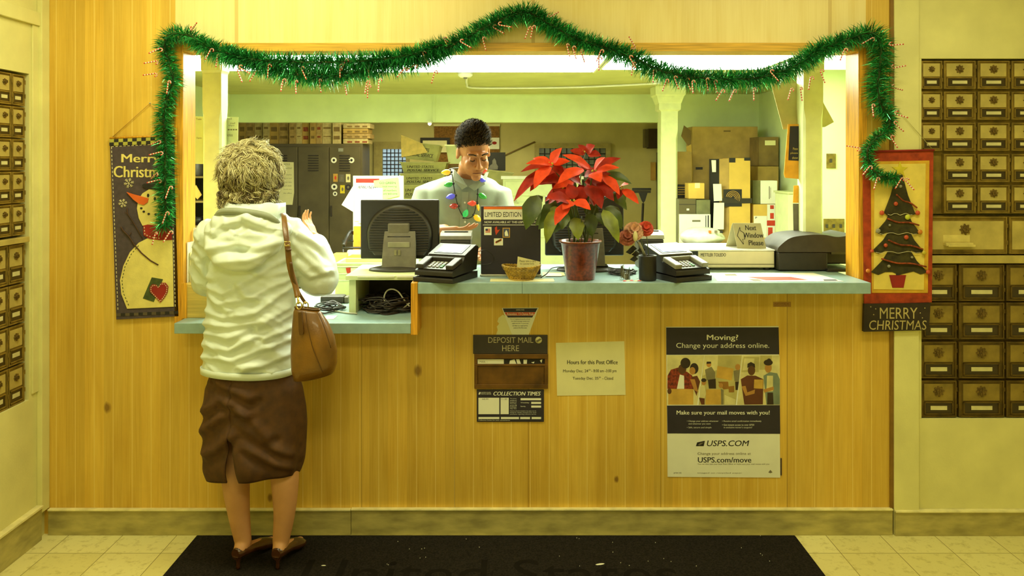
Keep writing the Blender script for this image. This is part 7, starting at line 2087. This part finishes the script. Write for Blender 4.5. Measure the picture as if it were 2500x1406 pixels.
# shoes
for q in 'lr':
    h, m_, e = (Vector(p) for p in FT[q])
    mb = MB()
    rg_ = []
    for f, w_, zt_, zb_ in ((0, .018, .092, .052), (.08, .030, .094, .048), (.25, .032, .080, .042), (.5, .035, .068, .022), (.75, .040, .058, .010), (.92, .034, .046, .0100), (1.0, .016, .030, .0105)):
        p = h.lerp(m_, f * 2) if f < .5 else m_.lerp(e, f * 2 - 1)
        d_ = (e - h); d_.z = 0; d_.normalize()
        if f == 0: p = p - d_ * .028
        elif f == .08: p = p - d_ * .016
        s_ = Vector((d_.y, -d_.x, 0))
        rg_.append([p.xy.to_3d() + s_ * (w_ * math.cos(a)) + Vector((0, 0, (zt_ + zb_) / 2 + (zt_ - zb_) / 2 * math.sin(a))) for a in [2 * PI * k / 18 for k in range(18)]])
    so_ = obj('shoe', MB().loft(rg_), M_shoe, t)
    d_ = (e - h).normalized()
    hx = h - Vector((d_.x, d_.y, 0)) * .012
    obj('heel', MB().lathe([(.008, FZ), (.007, .02), (.008, .04), (.020, .060), (.022, .064)], (hx.x, hx.y, 0), 14), M_shoe, so_)
# hair: base volume and curly locks
HM = [mat('pale_blonde_hair', rgb(226, 218, 168), .45, var=.12, scale=80), mat('ash_blonde_hair', rgb(188, 174, 120), .45, var=.15, scale=80), mat('brown_hair_strand', rgb(96, 76, 36), .5, var=.2, scale=80)]
HCX = W(612, 427, -.26)
mb = MB()
mb.ball(HCX + Vector((.004, 0, .018)), .096, .104, .094, 32, 20)
mb.ball(W(608, 466, -.27), .100, .088, .056, 28, 16)
mb.ball(W(608, 494, -.27), .080, .075, .030, 24, 14)
me = remeshed(mb, .007, 3)
def hairf(c, n): return .012 * noise.noise(c * 24) + .006 * noise.noise(c * 55)
hb = obj('hair', displace(me, hairf), HM[1], t)
wr_ = random.Random(13)
mb = MB()
def tuft(p, n_, ln, tone):
    "a lock: a handful of fine strands that wave together"
    ph = wr_.uniform(0, 6.28)
    tan = Vector((n_.x * .4 + wr_.uniform(-.5, .5), wr_.uniform(-.3, .3), -1.0 if n_.z < .55 else -.25))
    tan = tan - n_ * tan.dot(n_)
    tan = tan.normalized() if tan.length > .05 else n_.orthogonal().normalized()
    sd = n_.cross(tan).normalized()
    fr, am = wr_.uniform(4.0, 8.5), wr_.uniform(.005, .011)
    lift = wr_.uniform(.006, .022)
    flick = wr_.uniform(-.01, .022)
    for k in range(wr_.randint(8, 11)):
        o = sd * wr_.gauss(0, .0045) + n_ * wr_.uniform(-.003, .004)
        l2 = ln * wr_.uniform(.75, 1.15)
        pts = []
        for i in range(9):
            f = i / 8
            pts.append(p + o * (1 + .6 * f) + tan * l2 * f + n_ * (lift * math.sin(PI * min(1, f * 1.15)) + flick * f * f) + sd * am * math.sin(ph + fr * f) * (.3 + f) + n_ * am * .8 * math.cos(ph + fr * f) * f)
        mi = wr_.choices((tone, (tone + 1) % 3, (tone + 2) % 3), (.72, .2, .08))[0]
        mb.tube(pts, [.00115 * (1 - .75 * (i / 8) ** 2) for i in range(9)], 4, mi)
for k in range(900):
    a, b = wr_.uniform(0, 2 * PI), wr_.uniform(-.95, 1)
    q = math.sqrt(1 - b * b)
    n_ = Vector((q * math.cos(a), q * math.sin(a), b))
    if n_.y > .55 and b < .3: continue
    low = b < -.25
    p = HCX + Vector((n_.x * (.098 if not low else .108), n_.y * .104, .014 + n_.z * (.098 if not low else .100)))
    wts = (.80, .17, .03) if b > .25 else (.45, .30, .25) if b > -.2 else (.24, .30, .46)
    if b < -.4: p += Vector((0, 0, wr_.uniform(-.035, 0)))
    tuft(p, n_, wr_.uniform(.04, .08), wr_.choices((0, 1, 2), wts)[0])
for k in range(150):
    a = wr_.uniform(-PI * 1.08, PI * .08)
    n_ = Vector((math.cos(a), math.sin(a), wr_.uniform(-.25, .35))).normalized()
    p = W(608, wr_.uniform(458, 490), -.27) + Vector((n_.x * .094, n_.y * .085, 0))
    tuft(p, n_, wr_.uniform(.028, .045), wr_.choices((0, 1, 2), (.3, .36, .34))[0])
obj('hair_locks', mb, HM, hb, kind='stuff')

# ---------------------------------------------------------------- handbag
by_ = -.47
t = thing('shoulder_bag', 'tan leather bucket bag hanging from the right shoulder of the woman', 'handbag', W(765, 935, by_))
M_lea = mat('tan_leather', rgb(124, 84, 16), .38, var=.22, scale=9, bump=.08, bscale=150, coat=.15)
M_lea2 = mat('dark_tan_leather', rgb(92, 60, 12), .4, var=.15, scale=14)
M_brs = mat('brass_ring', rgb(214, 190, 110), .25, .9)
def bagring(pya, xl, xr, yd, n=40):
    z = WZ((pya[0] + pya[1]) / 2, by_)
    xc, hw = (WX(xl, by_) + WX(xr, by_)) / 2, (WX(xr, by_) - WX(xl, by_)) / 2
    out = []
    for k in range(n):
        a = 2 * PI * k / n
        cx_, sy_ = math.cos(a), math.sin(a)
        u = abs(cx_) ** .7 * (1 if cx_ > 0 else -1); v = abs(sy_) ** .8 * (1 if sy_ > 0 else -1)
        zz_ = z - (pya[1] - pya[0]) / 2 * u * (by_ + D) / F
        out.append((xc + hw * u, by_ + .02 + yd * v * 1.0, zz_))
    return out
rg_ = [bagring(*q) for q in (((932, 918), 730, 798, .035), ((930, 912), 716, 812, .050), ((905, 890), 709, 818, .058), ((870, 860), 708, 819, .058), ((830, 825), 709, 813, .052), ((790, 790), 711, 797, .040), ((762, 766), 714, 782, .024), ((752, 758), 718, 776, .014), ((756, 762), 722, 772, .008))]
me = raw_mesh('bag', MB().loft(rg_), Vector((0, 0, 0)))
bg = obj('bag_body', displace(me, lambda c, n: .0025 * noise.noise(c * 22)), M_lea, t)
mb = MB()
for pts in (((746, 760), (752, 800), (764, 850), (782, 895), (788, 908)), ((776, 762), (792, 800), (808, 850))):
    mb.tube(smooth_path([W(a, b, by_ - .030 - .012 * math.sin(PI * (b - 750) / 190)) for a, b in pts], 5), .0016, 6)
obj('seam', mb, M_lea2, bg)
mb = MB(); ppoly(mb, [(728, 763), (736, 762), (740, 810), (739, 818), (731, 818), (729, 808)], by_ - .045, by_ - .03); obj('front_tab', mb, M_lea2, bg, bev=.002)
obj('opening_trim', MB().tube([Vector(p) for p in bagring((752, 758), 717, 777, .015)], .0035, 8, closed=True), M_lea2, bg)
def strap(pts, w_, name, par=t, m=M_lea):
    P = smooth_path([W(*q) for q in pts], 6)
    return obj(name, MB().tube(P, w_, 10, flat=.28), m, par)
strap(((690, 524, -.27), (693, 524, -.36), (697, 560, -.425), (702, 600, -.455), (706, 640, -.46), (712, 668, -.455), (722, 700, -.46), (727, 726, -.47)), .0105, 'shoulder_strap')
strap(((690, 524, -.27), (690, 528, -.2), (692, 560, -.16)), .0105, 'rear_strap')
strap(((710, 640, -.468), (715, 680, -.462), (730, 715, -.455), (744, 738, -.45)), .006, 'strap_end', m=M_lea2)
mb = MB()
for a, b, yy in ((730, 746, by_ - .01), (746, 746, by_ + .02)):
    mb.tube([W(a + 6.5 * math.cos(q), b + 9 * math.sin(q), yy) for q in [2 * PI * k / 20 for k in range(20)]], .0022, 8, closed=True)
mb.tube([W(727, 724, by_), W(729, 742, by_ - .01)], .004, 8).tube([W(744, 736, -.45), W(746, 742, by_ + .02)], .004, 8)
obj('ring', mb, M_brs, t)
mb = MB(); mb.tube([W(699 + a, 594 + b, -.468) for a, b in ((-5, -4), (9, -4), (10, 6), (-4, 6))], .002, 6, closed=True).tube([W(700, 598, -.47), W(706, 598, -.47)], .0015, 6); obj('buckle', mb, M_brs, t)
mb = MB(); mb.tube([W(698, 610, -.470), W(711, 610, -.470)], .0045, 8); obj('strap_keeper', mb, M_lea2, t)
